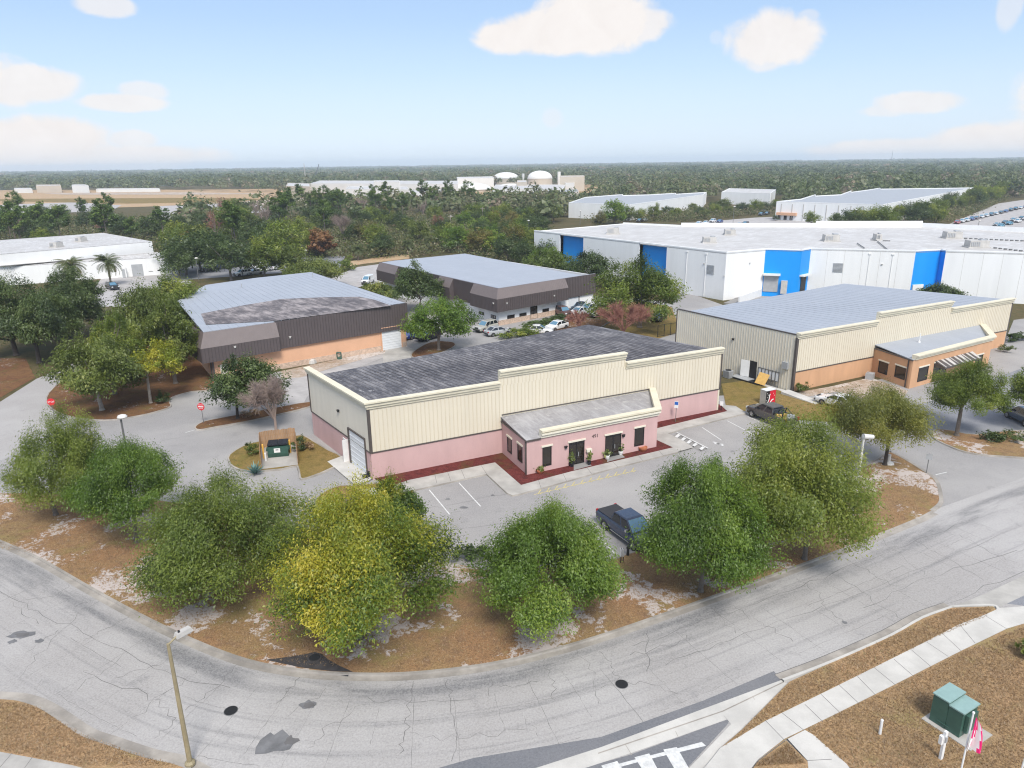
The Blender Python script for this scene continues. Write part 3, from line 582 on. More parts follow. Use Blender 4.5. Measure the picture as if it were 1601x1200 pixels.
# ================================================================ BUILDINGS
def roof_sheet(root, name, pts, zs, mat, axis, seam=0, drop=.15, seam_mat=None):
    """roof with uv in metres along axis (unit 2d) and across; optional standing seams across"""
    mb = MB(); ax = np.array(axis); ay = np.array([-ax[1], ax[0]])
    uv = [(float(np.array(p[:2])@ax), float(np.array(p[:2])@ay)) for p in pts]
    mb.poly(pts, zs, 0, uv)
    n = len(pts); zz = zs if isinstance(zs, (list, tuple)) else [zs]*n
    for i in range(n):
        j = (i+1) % n; a, b = pts[i], pts[j]
        mb.face([(a[0], a[1], zz[i]-drop), (b[0], b[1], zz[j]-drop), (b[0], b[1], zz[j]), (a[0], a[1], zz[i])])
    o = mb.build(name, mat, root); return o
def seams(mb, f0, f1, b0, b1, z0, z1, n, w=.05, h=.05):
    """ribs on a sheet roof running from the front edge f0-f1 to the back edge b0-b1"""
    f0, f1, b0, b1 = map(lambda p: np.array(p[:2]), (f0, f1, b0, b1))
    for i in range(1, n):
        t = i/n; a = f0+(f1-f0)*t; b = b0+(b1-b0)*t; d = (b-a)/np.linalg.norm(b-a); q = np.array([-d[1], d[0]])*w/2
        P = [(*(a-q), z0), (*(a+q), z0), (*(b+q), z1), (*(b-q), z1)]
        T = [(x, y, z+h) for x, y, z in P]
        mb.face([T[0], T[3], T[2], T[1]][::-1]); mb.face([P[0], P[3], T[3], T[0]]); mb.face([P[1], T[1], T[2], P[2]][::1])
def cornice(root, pts, z0, name='cornice', mat='cornice_cream', hs=((.26, .12), (.30, .26), (.14, .40)), back=.25):
    mb = MB(); z = z0
    for h, o in hs:
        out = offset(pts, o); inn = offset(pts, -back)
        for i in range(len(pts)-1):
            b = [(*out[i], z), (*out[i+1], z), (*inn[i+1], z), (*inn[i], z)]; mb.hexa(b, [(x, y, z+h) for x, y, _ in b])
        z += h
    return mb.build(name, mat, root)
def wall_part(root, W, name, mat, z0, z1, a0=0, a1=None, o=0, th=.25, ribs=None, ribmat=None):
    a1 = W.len if a1 is None else a1; mb = MB(); W.box(mb, a0, a1, z0, z1, o-th, o)
    if ribs: W.ribs(mb, a0+.15, a1-.15, z0+.02, z1-.02, ribs, mi=1, o=o)
    return mb.build(name, [mat, ribmat or mat], root)
def lamp_on(root, W, a, z, o=.02, name='wall_light', mat='lamp_white'):
    mb = MB(); W.box(mb, a-.11, a+.11, z-.1, z+.1, o, o+.16); W.box(mb, a-.15, a+.15, z+.1, z+.13, o, o+.24); mb.build(name, mat, root)
# ---------------------------------------------------------------- A: pink and cream warehouse
FL = G(583, 750); FR = G(1122.5, 642); BL = G(487, 643, 2.55)
rt = thing('warehouse', 'cream and pink metal warehouse with dark weathered roof and low pink front office', 'building', (*FL, 0))
WF = Wall(FL, FR); WL = Wall(BL, FL)
BRr = G(920, 507, 6.4); BLr = BL+WL.n*0.0
WB = Wall(BRr, BL); WR = Wall(FR, BRr)
TZ, EZ, CZ = 2.55, 6.72, 7.42
sL, sR = WF.hit(780.5, 603)[0], WF.hit(978, 566)[0]
ax0, ax1 = WF.hit(785, 690)[0], WF.hit(1018, 640)[0]
wall_part(rt, WF, 'lower_wall', 'pink_stucco', 0, TZ); wall_part(rt, WF, 'front_wall', 'cream_metal', TZ+.1, 7.0, ribs=.39, ribmat='cream_rib')
mb = MB(); WF.box(mb, sL, sR, 7.0, 7.95, -.25, .003); WF.ribs(mb, sL+.1, sR-.1, 7.0, 7.9, .39, mi=1, o=.003); mb.build('raised_parapet', ['cream_metal', 'cream_rib'], rt)
mb = MB(); WF.box(mb, -.06, WF.len+.06, TZ, TZ+.1, -.2, .07); WL.box(mb, 0, WL.len+.02, TZ, TZ+.1, -.2, .06); mb.build('wall_trim', 'brown_trim', rt)
mb = MB(); WF.box(mb, -.09, .17, TZ+.1, EZ, .0, .08); WL.box(mb, WL.len-.12, WL.len+.07, TZ+.1, EZ, 0, .07); mb.build('corner_trim', 'brown_trim', rt)
for W_, a0, a1 in ((WF, WF.len-.14, WF.len+.06), (WL, -.05, .12)): mb = MB(); W_.box(mb, a0, a1, TZ+.1, EZ+.05, 0, .07); mb.build('corner_trim', 'brown_trim', rt)
dA0, dzt = WL.hit(546, 668); dA1 = WL.hit(573, 700)[0]; m0 = WL.hit(536, 690)[0]; m1 = WL.hit(543, 690)[0]
g0, g1 = WL.hit(551, 720)[0], WL.hit(573, 722)[0]
gz = WL.hit(549, 672)[1]
wall_part(rt, WL, 'lower_wall', 'pink_stucco', 0, TZ, 0, WL.len-.26); wall_part(rt, WL, 'side_wall', 'cream_shade_lift', TZ+.1, 7.0, 0, WL.len-.26)
wall_part(rt, WB, 'back_wall', 'cream_shade_lift', 0, 6.3); wall_part(rt, WR, 'end_wall', 'cream_metal', 0, 6.4, ribs=.5, ribmat='cream_rib')
cornice(rt, [BL, FL, WF.pt(sL, 0)[:2]], EZ); cornice(rt, [WF.pt(sL+.003, 0)[:2], WF.pt(sR-.003, 0)[:2]], 7.78, 'raised_cornice'); cornice(rt, [WF.pt(sR, 0)[:2], FR], EZ)
q = .3
rf = [tuple(FL+WF.d*q-WF.n*q), tuple(FR-WF.n*q), tuple(BRr), tuple(BL+WL.d*q-WL.n*q)]
ro = roof_sheet(rt, 'roof', rf, [6.95, 6.95, 6.4, 6.4], 'roof_weathered', WF.d)
mb = MB(); seams(mb, rf[0], rf[1], rf[3], rf[2], 6.93, 6.38, 66, h=.035); mb.build('roof_ribs', 'brown_trim', rt).data.materials[0] = M['roof_weathered']
# doors of the left side
mb = MB(); WL.box(mb, g0-.32, g0-.03, 0, gz, -.1, .13); WL.box(mb, g1+.03, g1+.14, 0, gz, -.1, .11); WL.box(mb, g0-.32, g1+.14, gz+.001, gz+.13, -.1, .13)
gf = mb.build('garage_door', 'brown_trim', rt); gf['_o'] = list(rt['_o'])
mb = MB(); WL.box(mb, g0-.03, g1+.03, .02, gz, -.1, .06)
for k in range(1, 7): WL.box(mb, g0, g1, gz*k/7-.025, gz*k/7+.025, .05, .085)
mb.build('door_panel', 'garage_white', gf)
s0, s1 = WL.hit(539, 700)[0], WL.hit(543, 705)[0]
mb = MB(); WL.box(mb, s1-.75, s1+.25, .02, 2.2, -.05, .05); WL.box(mb, s1+.25, s1+.36, 0, 2.3, 0, .55); do = mb.build('side_door', 'white_paint', rt)
mb = MB(); WL.box(mb, s1-.7, s1-.62, 1.0, 1.1, .05, .12); do['_o'] = list(rt['_o']); mb.build('handle', 'grey_metal', do)
lamp_on(rt, WL, *WL.hit(530, 642), mat='black_iron')
# front office
aFL = G(824, 744); aFR = G(1026, 700)
WA = Wall(aFL, aFR); aw = float((WF.p0-aFL)@(-WA.n)); backL = np.array(WF.pt(ax0, 0)[:2]); backR = np.array(WF.pt(ax1, 0)[:2])
WE = Wall(backL, aFL); WE2 = Wall(aFR, backR); AH = 3.45
wall_part(rt, WA, 'office_wall', 'pink_stucco', 0, AH); wall_part(rt, WE, 'office_wall', 'pink_stucco', 0, AH, .0, WE.len-.26); wall_part(rt, WE2, 'office_wall', 'pink_stucco', 0, AH, .26)
mb = MB(); o1 = offset([aFL, aFR, backR], .0)
cornice(rt, [aFL+WA.d*1.4, aFR, backR-WE2.d*.1], AH, 'office_cornice', 'cornice_white', ((.28, .14), (.16, .3)), .3)
cornice(rt, [aFL+WA.d*1.4, aFR, backR-WE2.d*.1], AH+.44, 'office_parapet_cap', 'cornice_cream', ((.14, .2), (.16, .34)), .32)
roof_sheet(rt, 'office_roof', [tuple(aFL-WE.d*-.1-WA.d*.1), tuple(aFR), tuple(backR), tuple(backL-WA.d*.1)], [AH+.06, AH+.06, AH+.42, AH+.42], 'roof_annex', WA.d, drop=.1)
mb = MB(); WE.box(mb, 0, WE.len+.06, AH-.12, AH+.02, 0, .12); WA.box(mb, -.12, 1.4, AH-.12, AH+.02, .0, .12); WE.box(mb, WE.len-.2, WE.len-.06, .1, AH-.12, .0, .11); WF.box(mb, ax0, ax1, 4.02, 4.1, .04, .09); mb.build('gutter', 'brown_trim', rt)
def px_win(W, x0, y0, x1, y1, **k):
    a0, z1 = W.hit(x0, y0); a1, z0 = W.hit(x1, y1); return a0, a1, z0, z1
for b in ((848, 699, 862, 726), (992.5, 669.5, 1006, 694.5)):
    a0, a1, z0, z1 = px_win(WA, *b); window(rt, WA, a0, a1, z0, z1)
for b in ((793.5, 681, 800.5, 710), (809.5, 692, 817, 724)):
    a0, a1, z0, z1 = px_win(WE, *b); window(rt, WE, a0, a1, max(z0, .75), min(z1, 2.75))
for b in ((889.5, 692, 913, 723), (946.5, 681, 970, 712)):
    a0, a1, z0, z1 = px_win(WA, *b); f = window(rt, WA, a0, a1, .16, min(z1, 2.75), 'entrance_door', mull=1, transom=2.2)
    h = MB(); am = (a0+a1)/2; WA.box(h, am+.12, am+.16, .95, 1.35, .05, .12); h.build('handle', 'grey_metal', f)
for x, y in ((884, 698.5), (974, 680.5)):
    a, z = WA.hit(x, y); lamp_on(rt, WA, a, z, mat='black_iron')
a, z = WA.hit(919, 704); mb = MB(); WA.box(mb, a-.25, a+.3, z-.05, z+.22, .0, .3); mb.build('letter_box', 'cornice_white', rt)
a, z = WA.hit(930.5, 681.5); text_mesh('491', .5, 'house_number', 'black', rt, Matrix.Translation(WA.pt(a, z, .01)) @ WA.frame())
# planters and pots by the doors
def pot(px, py, name, label, mat, r, h, plant=None, z=.14):
    c = G(px, py); t = thing(name, label, 'plant pot', (c[0], c[1], z)); mb = MB(); mb.lathe((c[0], c[1], z), [(r*.65, 0), (r*.95, h*.6), (r, h), (r*.86, h), (r*.8, h*.85)], 12); mb.build('pot', mat, t, True)
    if plant:
        rg = np.random.default_rng(int(px)); n = 60; V = np.zeros((n, 4, 3)); p = rg.normal(0, 1, (n, 3))*[r*.5, r*.5, plant*.25]+[0, 0, h+plant*.45]
        for k, (a, b) in enumerate(((-1, -1), (1, -1), (1, 1), (-1, 1))): V[:, k] = p+rg.normal(0, .05, (n, 3))+np.array([a*.05, b*.02, b*.06])
        raw_mesh('foliage', V.reshape(-1, 3), n, 4, np.clip(rg.normal(.5, .2, n), 0, 1), 'leaf_olive', t)
pot(844.5, 741, 'planter', 'low brown bowl planter on the red mulch left of the office doors', 'terracotta', .38, .32, .3)
pot(1005, 706, 'planter', 'round terracotta bowl on the red mulch under the right office window', 'terracotta', .45, .38, None)
pot(894, 731, 'planter', 'black pot with a thin plant at the left side of the left office door', 'black_plastic', .22, .35, 1.1)
pot(921, 728, 'planter', 'small black pot with a bare stem right of the left office door', 'black_plastic', .2, .35, .9)
pot(949, 719, 'planter', 'white pot at the left side of the right office door', 'white_paint', .27, .38, .5)
pot(970, 712, 'planter', 'white pot with dark soil at the right side of the right office door', 'white_paint', .27, .38, .7)
# ---------------------------------------------------------------- D: cream and orange warehouse on the right
D0 = G(1238, 612); D1 = G(1570, 541)
rd = thing('warehouse', 'cream and orange metal warehouse with pale blue-grey roof behind the grey pickup', 'building', (*D0, 0))
WF2 = Wall(D0, D1); DBL = G(1059, 482, 7.1); WL2 = Wall(DBL, D0)
DBR = G(1320, 443, 6.5); TZ2, EZ2 = 2.4, 6.6
wall_part(rd, WF2, 'lower_wall', 'orange_stucco', 0, TZ2); wall_part(rd, WF2, 'front_wall', 'cream_metal', TZ2+.1, 7.0, ribs=.39, ribmat='cream_rib')
wall_part(rd, WL2, 'side_wall', 'cream_shade_lift', 0, 7.05, 0, WL2.len-.26, ribs=.39, ribmat='cream_rib')
wall_part(rd, Wall(DBR, DBL), 'back_wall', 'cream_shade_lift', 0, 6.3); wall_part(rd, Wall(D1, DBR), 'end_wall', 'cream_metal', 0, 6.4, ribs=.6, ribmat='cream_rib')
s0, s1 = WF2.hit(1372, 500)[0], WF2.hit(1488, 478)[0]
mb = MB(); WF2.box(mb, s0, s1, 7.0, 7.85, -.25, .003); WF2.ribs(mb, s0+.1, s1-.1, 7.0, 7.8, .39, mi=1, o=.003); mb.build('raised_parapet', ['cream_metal', 'cream_rib'], rd)
cornice(rd, [D0, WF2.pt(s0, 0)[:2]], EZ2); cornice(rd, [WF2.pt(s0+.003, 0)[:2], WF2.pt(s1-.003, 0)[:2]], 7.6, 'raised_cornice'); cornice(rd, [WF2.pt(s1, 0)[:2], D1], EZ2)
mb = MB(); WF2.box(mb, .22, WF2.len-.2, TZ2, TZ2+.1, -.2, .07); mb.build('wall_trim', 'brown_trim', rd)
mb = MB(); WF2.box(mb, -.1, .22, 0, EZ2, 0, .09); WL2.box(mb, WL2.len-.2, WL2.len+.08, 0, EZ2+.1, 0, .09); mb.build('corner_trim', 'brown_trim', rd)
for W_, a0, a1, z0, z1, o0 in ((WF2, WF2.len-.2, WF2.len+.06, 0, EZ2, 0), (WL2, -.04, .12, 0, 7.0, 0), (WL2, .12, WL2.len-.2, 7.0, 7.12, -.2)): mb = MB(); W_.box(mb, a0, a1, z0, z1, o0, .06); mb.build('corner_trim', 'brown_trim', rd)
r2 = [tuple(D0-WF2.n*.3+WF2.d*.1), tuple(D1-WF2.n*.3), tuple(DBR), tuple(DBL+WL2.d*.2-WL2.n*.25)]
roof_sheet(rd, 'roof', r2, [6.95, 6.95, 6.5, 6.5], 'roof_blue', WF2.d)
mb = MB(); seams(mb, r2[0], r2[1], r2[3], r2[2], 6.93, 6.48, 30, w=.09, h=.035); mb.build('roof_ribs', 'roof_blue', rd)
bFL = G(1421, 607.5); bFR = G(1544, 572); bb0 = WF2.hit(1363, 575)[0]; bb1 = WF2.hit(1530, 540)[0]
WA2 = Wall(bFL, bFR); kL = np.array(WF2.pt(bb0, 0)[:2]); kR = np.array(WF2.pt(bb1, 0)[:2]); WE3 = Wall(kL, bFL); AH2 = 3.0
zt = WA2.hit(1422.5, 564)[1]; AH2 = min(3.6, max(2.9, zt))
wall_part(rd, WA2, 'office_wall', 'orange_stucco', 0, AH2); wall_part(rd, WE3, 'office_wall', 'orange_stucco', 0, AH2, 0, WE3.len-.26); wall_part(rd, Wall(bFR, kR), 'office_wall', 'orange_stucco', 0, AH2, .26)
cornice(rd, [bFL+WA2.d*.3, bFR, kR], AH2, 'office_cornice', 'cornice_cream', ((.25, .14), (.2, .28), (.15, .4)), .4)
roof_sheet(rd, 'office_roof', [tuple(bFL), tuple(bFR), tuple(kR), tuple(kL)], [AH2+.05, AH2+.05, AH2+.45, AH2+.45], 'roof_blue', WA2.d, drop=.1)
mb = MB(); WE3.box(mb, 0, WE3.len+.05, AH2-.1, AH2+.02, 0, .12); WE3.box(mb, WE3.len-.7, WE3.len-.56, 0, AH2-.1, 0, .1); mb.build('gutter', 'brown_trim', rd)
c = G(1437, 535, AH2+.3); mb = MB(); mb.tube((c[0], c[1], AH2+.2), (c[0], c[1], AH2+1.5), .06, .06); mb.tube((c[0], c[1], AH2+.2), (c[0], c[1], AH2+.5), .2, .12); mb.build('vent_pipe', 'white_paint', rd)
for b in ((1375, 563, 1386.5, 587), (1401, 570, 1414, 594)):
    a0, a1, z0, z1 = px_win(WE3, *b); window(rd, WE3, a0, a1, max(.7, z0), min(2.6, z1))
a0, a1, z0, z1 = px_win(WA2, 1437, 575, 1448, 596); window(rd, WA2, a0, a1, max(.6, z0), min(2.5, z1))
for b in ((1461, 566, 1476, 592), (1526, 556, 1533, 575)):
    a0, a1, z0, z1 = px_win(WA2, *b); window(rd, WA2, a0, a1, .15, min(2.5, z1), 'entrance_door', mull=1)
a0, z = WA2.hit(1462, 565); a1 = WA2.hit(1519, 553)[0]; mb = MB()
mb.face([WA2.pt(a0, 2.75, .02), WA2.pt(a0, 2.2, 1.3), WA2.pt(a1, 2.2, 1.3), WA2.pt(a1, 2.75, .02)]); mb.face([WA2.pt(a0, 2.2, 1.3), WA2.pt(a0, 2.0, 1.3), WA2.pt(a1, 2.0, 1.3), WA2.pt(a1, 2.2, 1.3)]); mb.face([WA2.pt(a0, 2.75, .02), WA2.pt(a0, 2.0, .02), WA2.pt(a0, 2.0, 1.3), WA2.pt(a0, 2.2, 1.3)]); mb.build('awning', 'brown_trim', rd)
mb = MB()
for k in range(9): t = a0+(a1-a0)*(k+.3)/9; w_ = (a1-a0)/9*(.3+.25*(k%3)); mb.face([WA2.pt(t, 2.755, .02), WA2.pt(t+.1*(k%2), 2.205, 1.31), WA2.pt(t+w_*.6, 2.205, 1.31), WA2.pt(t+w_, 2.755, .02)])
mb.build('awning_stripes', 'unit_metal', rd)
# side openings of D
a0, zz = WL2.hit(1173, 571); a1, z0 = WL2.hit(1181, 592)
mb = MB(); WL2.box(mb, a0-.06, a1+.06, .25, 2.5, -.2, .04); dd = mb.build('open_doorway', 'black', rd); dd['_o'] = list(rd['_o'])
mb = MB(); p = np.array(WL2.pt(a0-.05, .3, .05)); e = WL2.d*-1.05+WL2.n*.35
mb.hexa([(p[0], p[1], .3), (p[0]+e[0], p[1]+e[1], .3), (p[0]+e[0]+WL2.n[0]*.06, p[1]+e[1]+WL2.n[1]*.06, .3), (p[0]+WL2.n[0]*.06, p[1]+WL2.n[1]*.06, .3)], [(p[0], p[1], 2.45), (p[0]+e[0], p[1]+e[1], 2.45), (p[0]+e[0]+WL2.n[0]*.06, p[1]+e[1]+WL2.n[1]*.06, 2.45), (p[0]+WL2.n[0]*.06, p[1]+WL2.n[1]*.06, 2.45)]); mb.build('door_leaf', 'white_paint', dd)
a, z = WL2.hit(1230, 571); mb = MB(); WL2.box(mb, a-.45, a+.35, z-.4, z+.45, .03, .35); mb.build('vent_hood', 'grey_metal', rd)
a, z = WL2.hit(1147, 530); lamp_on(rd, WL2, a, z, mat='black_iron')
# ---------------------------------------------------------------- brown mansard roofs
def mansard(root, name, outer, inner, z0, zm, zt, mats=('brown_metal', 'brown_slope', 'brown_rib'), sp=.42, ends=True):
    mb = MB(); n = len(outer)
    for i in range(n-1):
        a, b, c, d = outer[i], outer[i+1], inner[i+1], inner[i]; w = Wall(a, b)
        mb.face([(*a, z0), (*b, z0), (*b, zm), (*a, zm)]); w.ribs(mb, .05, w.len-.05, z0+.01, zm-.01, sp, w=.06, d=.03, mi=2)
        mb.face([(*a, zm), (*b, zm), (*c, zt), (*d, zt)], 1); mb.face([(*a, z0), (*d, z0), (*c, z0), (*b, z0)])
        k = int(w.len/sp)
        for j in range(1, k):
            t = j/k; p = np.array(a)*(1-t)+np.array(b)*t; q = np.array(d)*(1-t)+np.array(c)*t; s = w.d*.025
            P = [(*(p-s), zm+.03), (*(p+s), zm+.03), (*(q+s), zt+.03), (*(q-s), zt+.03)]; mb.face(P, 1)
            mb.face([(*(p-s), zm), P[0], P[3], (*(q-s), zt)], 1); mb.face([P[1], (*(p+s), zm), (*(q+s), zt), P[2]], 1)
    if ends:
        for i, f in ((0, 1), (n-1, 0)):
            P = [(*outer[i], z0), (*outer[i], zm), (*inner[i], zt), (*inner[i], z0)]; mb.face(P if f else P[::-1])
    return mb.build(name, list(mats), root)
def fascia(root, W, a0, a1, z0, z1, o=.32, sp=.42):
    mb = MB(); W.box(mb, a0, a1, z0, z1, -.1, o); W.ribs(mb, a0+.05, a1-.05, z0+.01, z1-.01, sp, w=.06, d=.03, mi=1, o=o); return mb.build('fascia', ['brown_metal', 'brown_rib'], root)
# B: orange building on the left
B0 = G(335, 596); B1 = G(636, 541); rb = thing('mansard_building', 'orange stucco building with tall brown metal fascia and large blue-grey roof on the left', 'building', (*B0, 0))
WBf = Wall(B0, B1); zB = 6.8
BK = [G(277, 470, zB), G(322, 445, zB), G(400, 434, zB), G(486, 425, zB), G(577, 455, zB)]
wall_part(rb, WBf, 'front_wall', 'peach_stucco', .8, 3.6); wall_part(rb, WBf, 'stone_base', 'stone_band', 0, .8, o=.06, th=.3)
WBl = Wall(BK[0], B0); wall_part(rb, WBl, 'side_wall', 'peach_stucco', 0, 3.6, 0, WBl.len-.26); WBr = Wall(B1, BK[3]); wall_part(rb, WBr, 'end_wall', 'peach_stucco', 0, 3.6, .26); fascia(rb, WBr, 0, WBr.len, 2.9, 6.79, .2); wall_part(rb, Wall(BK[3], BK[1]), 'back_wall', 'peach_stucco', 0, 6.5)
aB = WBf.hit(434, 543, .32)[0]
fascia(rb, WBf, aB, WBf.len+.3, 2.95, 6.8)
pL = G(316, 562, 2.9); oo = float((pL-WBf.p0)@WBf.n); oo = max(1.15, oo); aL = WBf.hit(316, 562, oo)[0]
outer = [np.array(WBf.pt(aL, 0, oo)[:2])-WBf.n*6, np.array(WBf.pt(aL, 0, oo)[:2]), np.array(WBf.pt(aB+.15, 0, oo)[:2])]
inner = [np.array(WBf.pt(aL+oo-.3, 0, .3)[:2])-WBf.n*(6-oo+.3), np.array(WBf.pt(aL+oo-.3, 0, .3)[:2]), np.array(WBf.pt(aB+.15, 0, .3)[:2])]
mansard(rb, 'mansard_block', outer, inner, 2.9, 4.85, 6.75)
rfB = [tuple(B0), tuple(B1)]+[tuple(p) for p in BK[::-1]]
RF = [WBf.pt(aL+oo-.3, 0, .2)[:2], WBf.pt(WBf.len+.2, 0, .2)[:2]]+[tuple(p) for p in BK[::-1]]
roof_sheet(rb, 'roof', RF, zB, 'roof_blue', WBf.d)
mb = MB(); seams(mb, RF[0], RF[1], BK[0], BK[3], zB, zB, 26, w=.08, h=.03); mb.build('roof_ribs', 'roof_blue', rb)
stn = GS([(322, 507), (314, 490), (380, 477), (440, 467), (500, 464.5), (562, 463.5), (585, 468), (612, 477.5), (540, 487), (432, 501)], zB+.06)
mb = MB(); axs = WBf.d; mb.poly(stn, zB+.06, 0, [(float(np.array(p)@axs), float(np.array(p)@np.array([-axs[1], axs[0]]))) for p in stn]); mb.build('weathered_sheets', 'roof_stained', rb)
g0, g1 = WBf.hit(597, 530)[0], WBf.hit(627, 530)[0]
mb = MB(); WBf.box(mb, g0-.15, g0, 0, 3.5, 0, .12); WBf.box(mb, g1, g1+.15, 0, 3.5, 0, .12); WBf.box(mb, g0-.15, g1+.15, 3.5, 3.6, 0, .34); gf = mb.build('garage_door', 'peach_stucco', rb); gf['_o'] = list(rb['_o'])
mb = MB(); WBf.box(mb, g0, g1, .03, 3.5, 0, .07)
for k in range(1, 9): WBf.box(mb, g0, g1, 3.5*k/9-.02, 3.5*k/9+.02, .06, .10)
mb.build('door_panel', 'garage_white', gf)
for x, y, o in ((367, 542, oo), (453, 527, .36)):
    a, z = WBf.hit(x, y, o); lamp_on(rb, WBf, a, z, o)
a, z = WBf.hit(345, 583); mb = MB(); WBf.box(mb, a, a+1.0, .1, 2.1, .0, .1); mb.build('door', 'cornice_white', rb)
mb = MB(); WBl.box(mb, WBl.len-.3, WBl.len-.1, 0, 2.9, .02, .2); WBf.box(mb, .0, .2, 0, 2.9, .02, .2); mb.build('corner_post', 'brown_trim', rb)
mb = MB(); c = G(378, 449, zB); mb.tube((*c, zB), (*c, zB+.7), .1, .1); c = G(489, 433, zB); mb.tube((*c, zB), (*c, zB+1.0), .08, .08); mb.build('vent_pipe', 'grey_metal', rb)
# C: white building with mansard in the middle
C0 = G(780, 509); C1 = G(927, 480); rc = thing('mansard_building', 'white building with brown metal mansard blocks and grey roof in the middle distance', 'building', (*C0, 0))
WCf = Wall(C0, C1); CLp = G(600, 437, 2.75); WCl = Wall(CLp, C0); zC = 6.6
CK = [G(617, 407, zC), G(727, 396, zC), G(908, 430, zC)]
wall_part(rc, WCf, 'front_wall', 'white_wall', .9, 2.9); wall_part(rc, WCf, 'stone_base', 'stone_band', 0, .9, 0, WCf.len*.6, o=.05, th=.3); wall_part(rc, WCf, 'lower_wall', 'white_wall', 0, .9, WCf.len*.6)
wall_part(rc, WCl, 'side_wall', 'white_wall', 0, 2.9, 0, WCl.len-.26, ribs=.8); wall_part(rc, Wall(C1, CK[1]), 'end_wall', 'white_wall', 0, 6.3, .26); wall_part(rc, Wall(CK[1], CK[0]), 'back_wall', 'white_wall', 0, 6.3)
s = lambda x, y: WCl.hit(x, y, .4)[0]
fascia(rc, WCl, 0, WCl.len, 2.75, 6.55); fascia(rc, WCf, 0, WCf.len+.3, 2.75, 6.55)
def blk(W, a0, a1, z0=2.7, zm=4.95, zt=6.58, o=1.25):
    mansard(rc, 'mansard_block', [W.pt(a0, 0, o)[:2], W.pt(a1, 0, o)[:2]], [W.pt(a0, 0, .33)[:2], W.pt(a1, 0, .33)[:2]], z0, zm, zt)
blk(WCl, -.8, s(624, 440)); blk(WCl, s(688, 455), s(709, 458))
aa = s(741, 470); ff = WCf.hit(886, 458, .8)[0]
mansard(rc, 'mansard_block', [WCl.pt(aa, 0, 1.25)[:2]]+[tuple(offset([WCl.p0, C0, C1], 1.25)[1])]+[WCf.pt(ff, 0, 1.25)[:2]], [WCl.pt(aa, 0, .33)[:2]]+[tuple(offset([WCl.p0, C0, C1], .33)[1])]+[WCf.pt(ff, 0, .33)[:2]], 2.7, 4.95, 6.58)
roof_sheet(rc, 'roof', [WCl.pt(0, 0, .2)[:2], tuple(C0), WCf.pt(WCf.len+.2, 0, .2)[:2], tuple(CK[2]), tuple(CK[1]), tuple(CK[0])], [zC]*6, 'roof_blue', WCf.d)
for b in ((749.5, 486, 757, 493), (767.5, 491, 775.5, 499)):
    a0, a1, z0, z1 = px_win(WCl, *b); window(rc, WCl, a0, a1, max(.9, z0), min(2.5, z1), lintel=False)
for b in ((793, 493, 804.5, 500), (812, 490, 823, 497), (848, 483, 858, 489)):
    a0, a1, z0, z1 = px_win(WCf, *b); window(rc, WCf, a0, a1, max(.9, z0), min(2.3, z1), lintel=False)
a0, a1, z0, z1 = px_win(WCf, 829, 486, 840, 502); window(rc, WCf, a0, a1, .05, 2.35, 'entrance_door', lintel=False, mull=1)
a0, a1, z0, z1 = px_win(WCf, 871, 478, 877, 495); mb = MB(); WCf.box(mb, a0, a1, .05, 2.2, -.02, .06); mb.build('side_door', 'grey_metal', rc)
a0, a1, z0, z1 = px_win(WCf, 889, 470, 904, 488); mb = MB(); WCf.box(mb, a0, a1, .05, 2.6, -.02, .05); mb.build('garage_door', 'garage_white', rc); mb = MB(); WCf.box(mb, a1, a1+.2, .05, 2.7, -.02, .1); mb.build('door_jamb', 'brown_trim', rc)
for W, x, y in ((WCl, 772, 474), (WCf, 792, 474), (WCf, 866, 462)):
    a, z = W.hit(x, y, 1.25); lamp_on(rc, W, a, max(z, 3.2), 1.26)
# ---------------------------------------------------------------- E: long white and blue warehouse
zE = 9.5; E1 = G(1136, 395, zE); re = thing('long_warehouse', 'long white warehouse with bright blue recessed loading bays and rooftop units', 'building', (*E1, 0))
P0 = G(835, 361, zE); E2 = G(1197, 390, zE); E3 = G(1254, 391.5, zE); E4 = G(1268, 389, zE); E5 = G(1432, 393, zE); E6 = G(1471, 391, zE); E7 = G(1479, 392.5, zE); E8 = G(1601, 396, zE); E9 = E8+(E8-E7)*2.0
wl = Wall(P0, E1)
def at(x, y): return wl.hit(x, y)[0]
def wseg(p, q, mat='white_wall', name='wall', z1=zE, th=.3):
    w = Wall(p, q); mb = MB(); w.box(mb, 0, w.len, 0, z1, -th, 0); return w, mb.build(name, mat, re)
cuts = [0, at(875, 380), at(912, 380), at(999, 390), at(1042, 400), wl.len]
for i, (a, b) in enumerate(zip(cuts, cuts[1:])):
    if i % 2 == 0: wseg(wl.pt(a, 0)[:2], wl.pt(b, 0)[:2])
    else: wseg(wl.pt(a, 0, -1.2)[:2], wl.pt(b-1, 0, -1.6)[:2], 'blue_paint', 'loading_bay'); wseg(wl.pt(b-1, 0, -1.6)[:2], wl.pt(b, 0, 0)[:2], 'blue_paint', 'loading_bay')
w2, _ = wseg(E1, E2); w3, _ = wseg(E2, E3, 'blue_paint', 'loading_bay'); wseg(E3, E4, 'blue_paint', 'loading_bay'); w5, _ = wseg(E4, E5)
w6, _ = wseg(E5, E6, 'blue_paint', 'loading_bay'); wseg(E6, E7, 'blue_paint', 'loading_bay'); w8, _ = wseg(E7, E9)
back = GS([(835, 360), (975, 349), (1065, 353), (1275, 354), (1441, 354), (1601, 362), (1760, 372)], zE)
rp = [tuple(P0), tuple(E1), tuple(E2), tuple(E3), tuple(E4), tuple(E5), tuple(E6), tuple(E7), tuple(E9)]+[tuple(p) for p in back[::-1][:-1]]
roof_sheet(re, 'roof', rp, zE-.15, 'roof_white', wl.d, drop=.1)
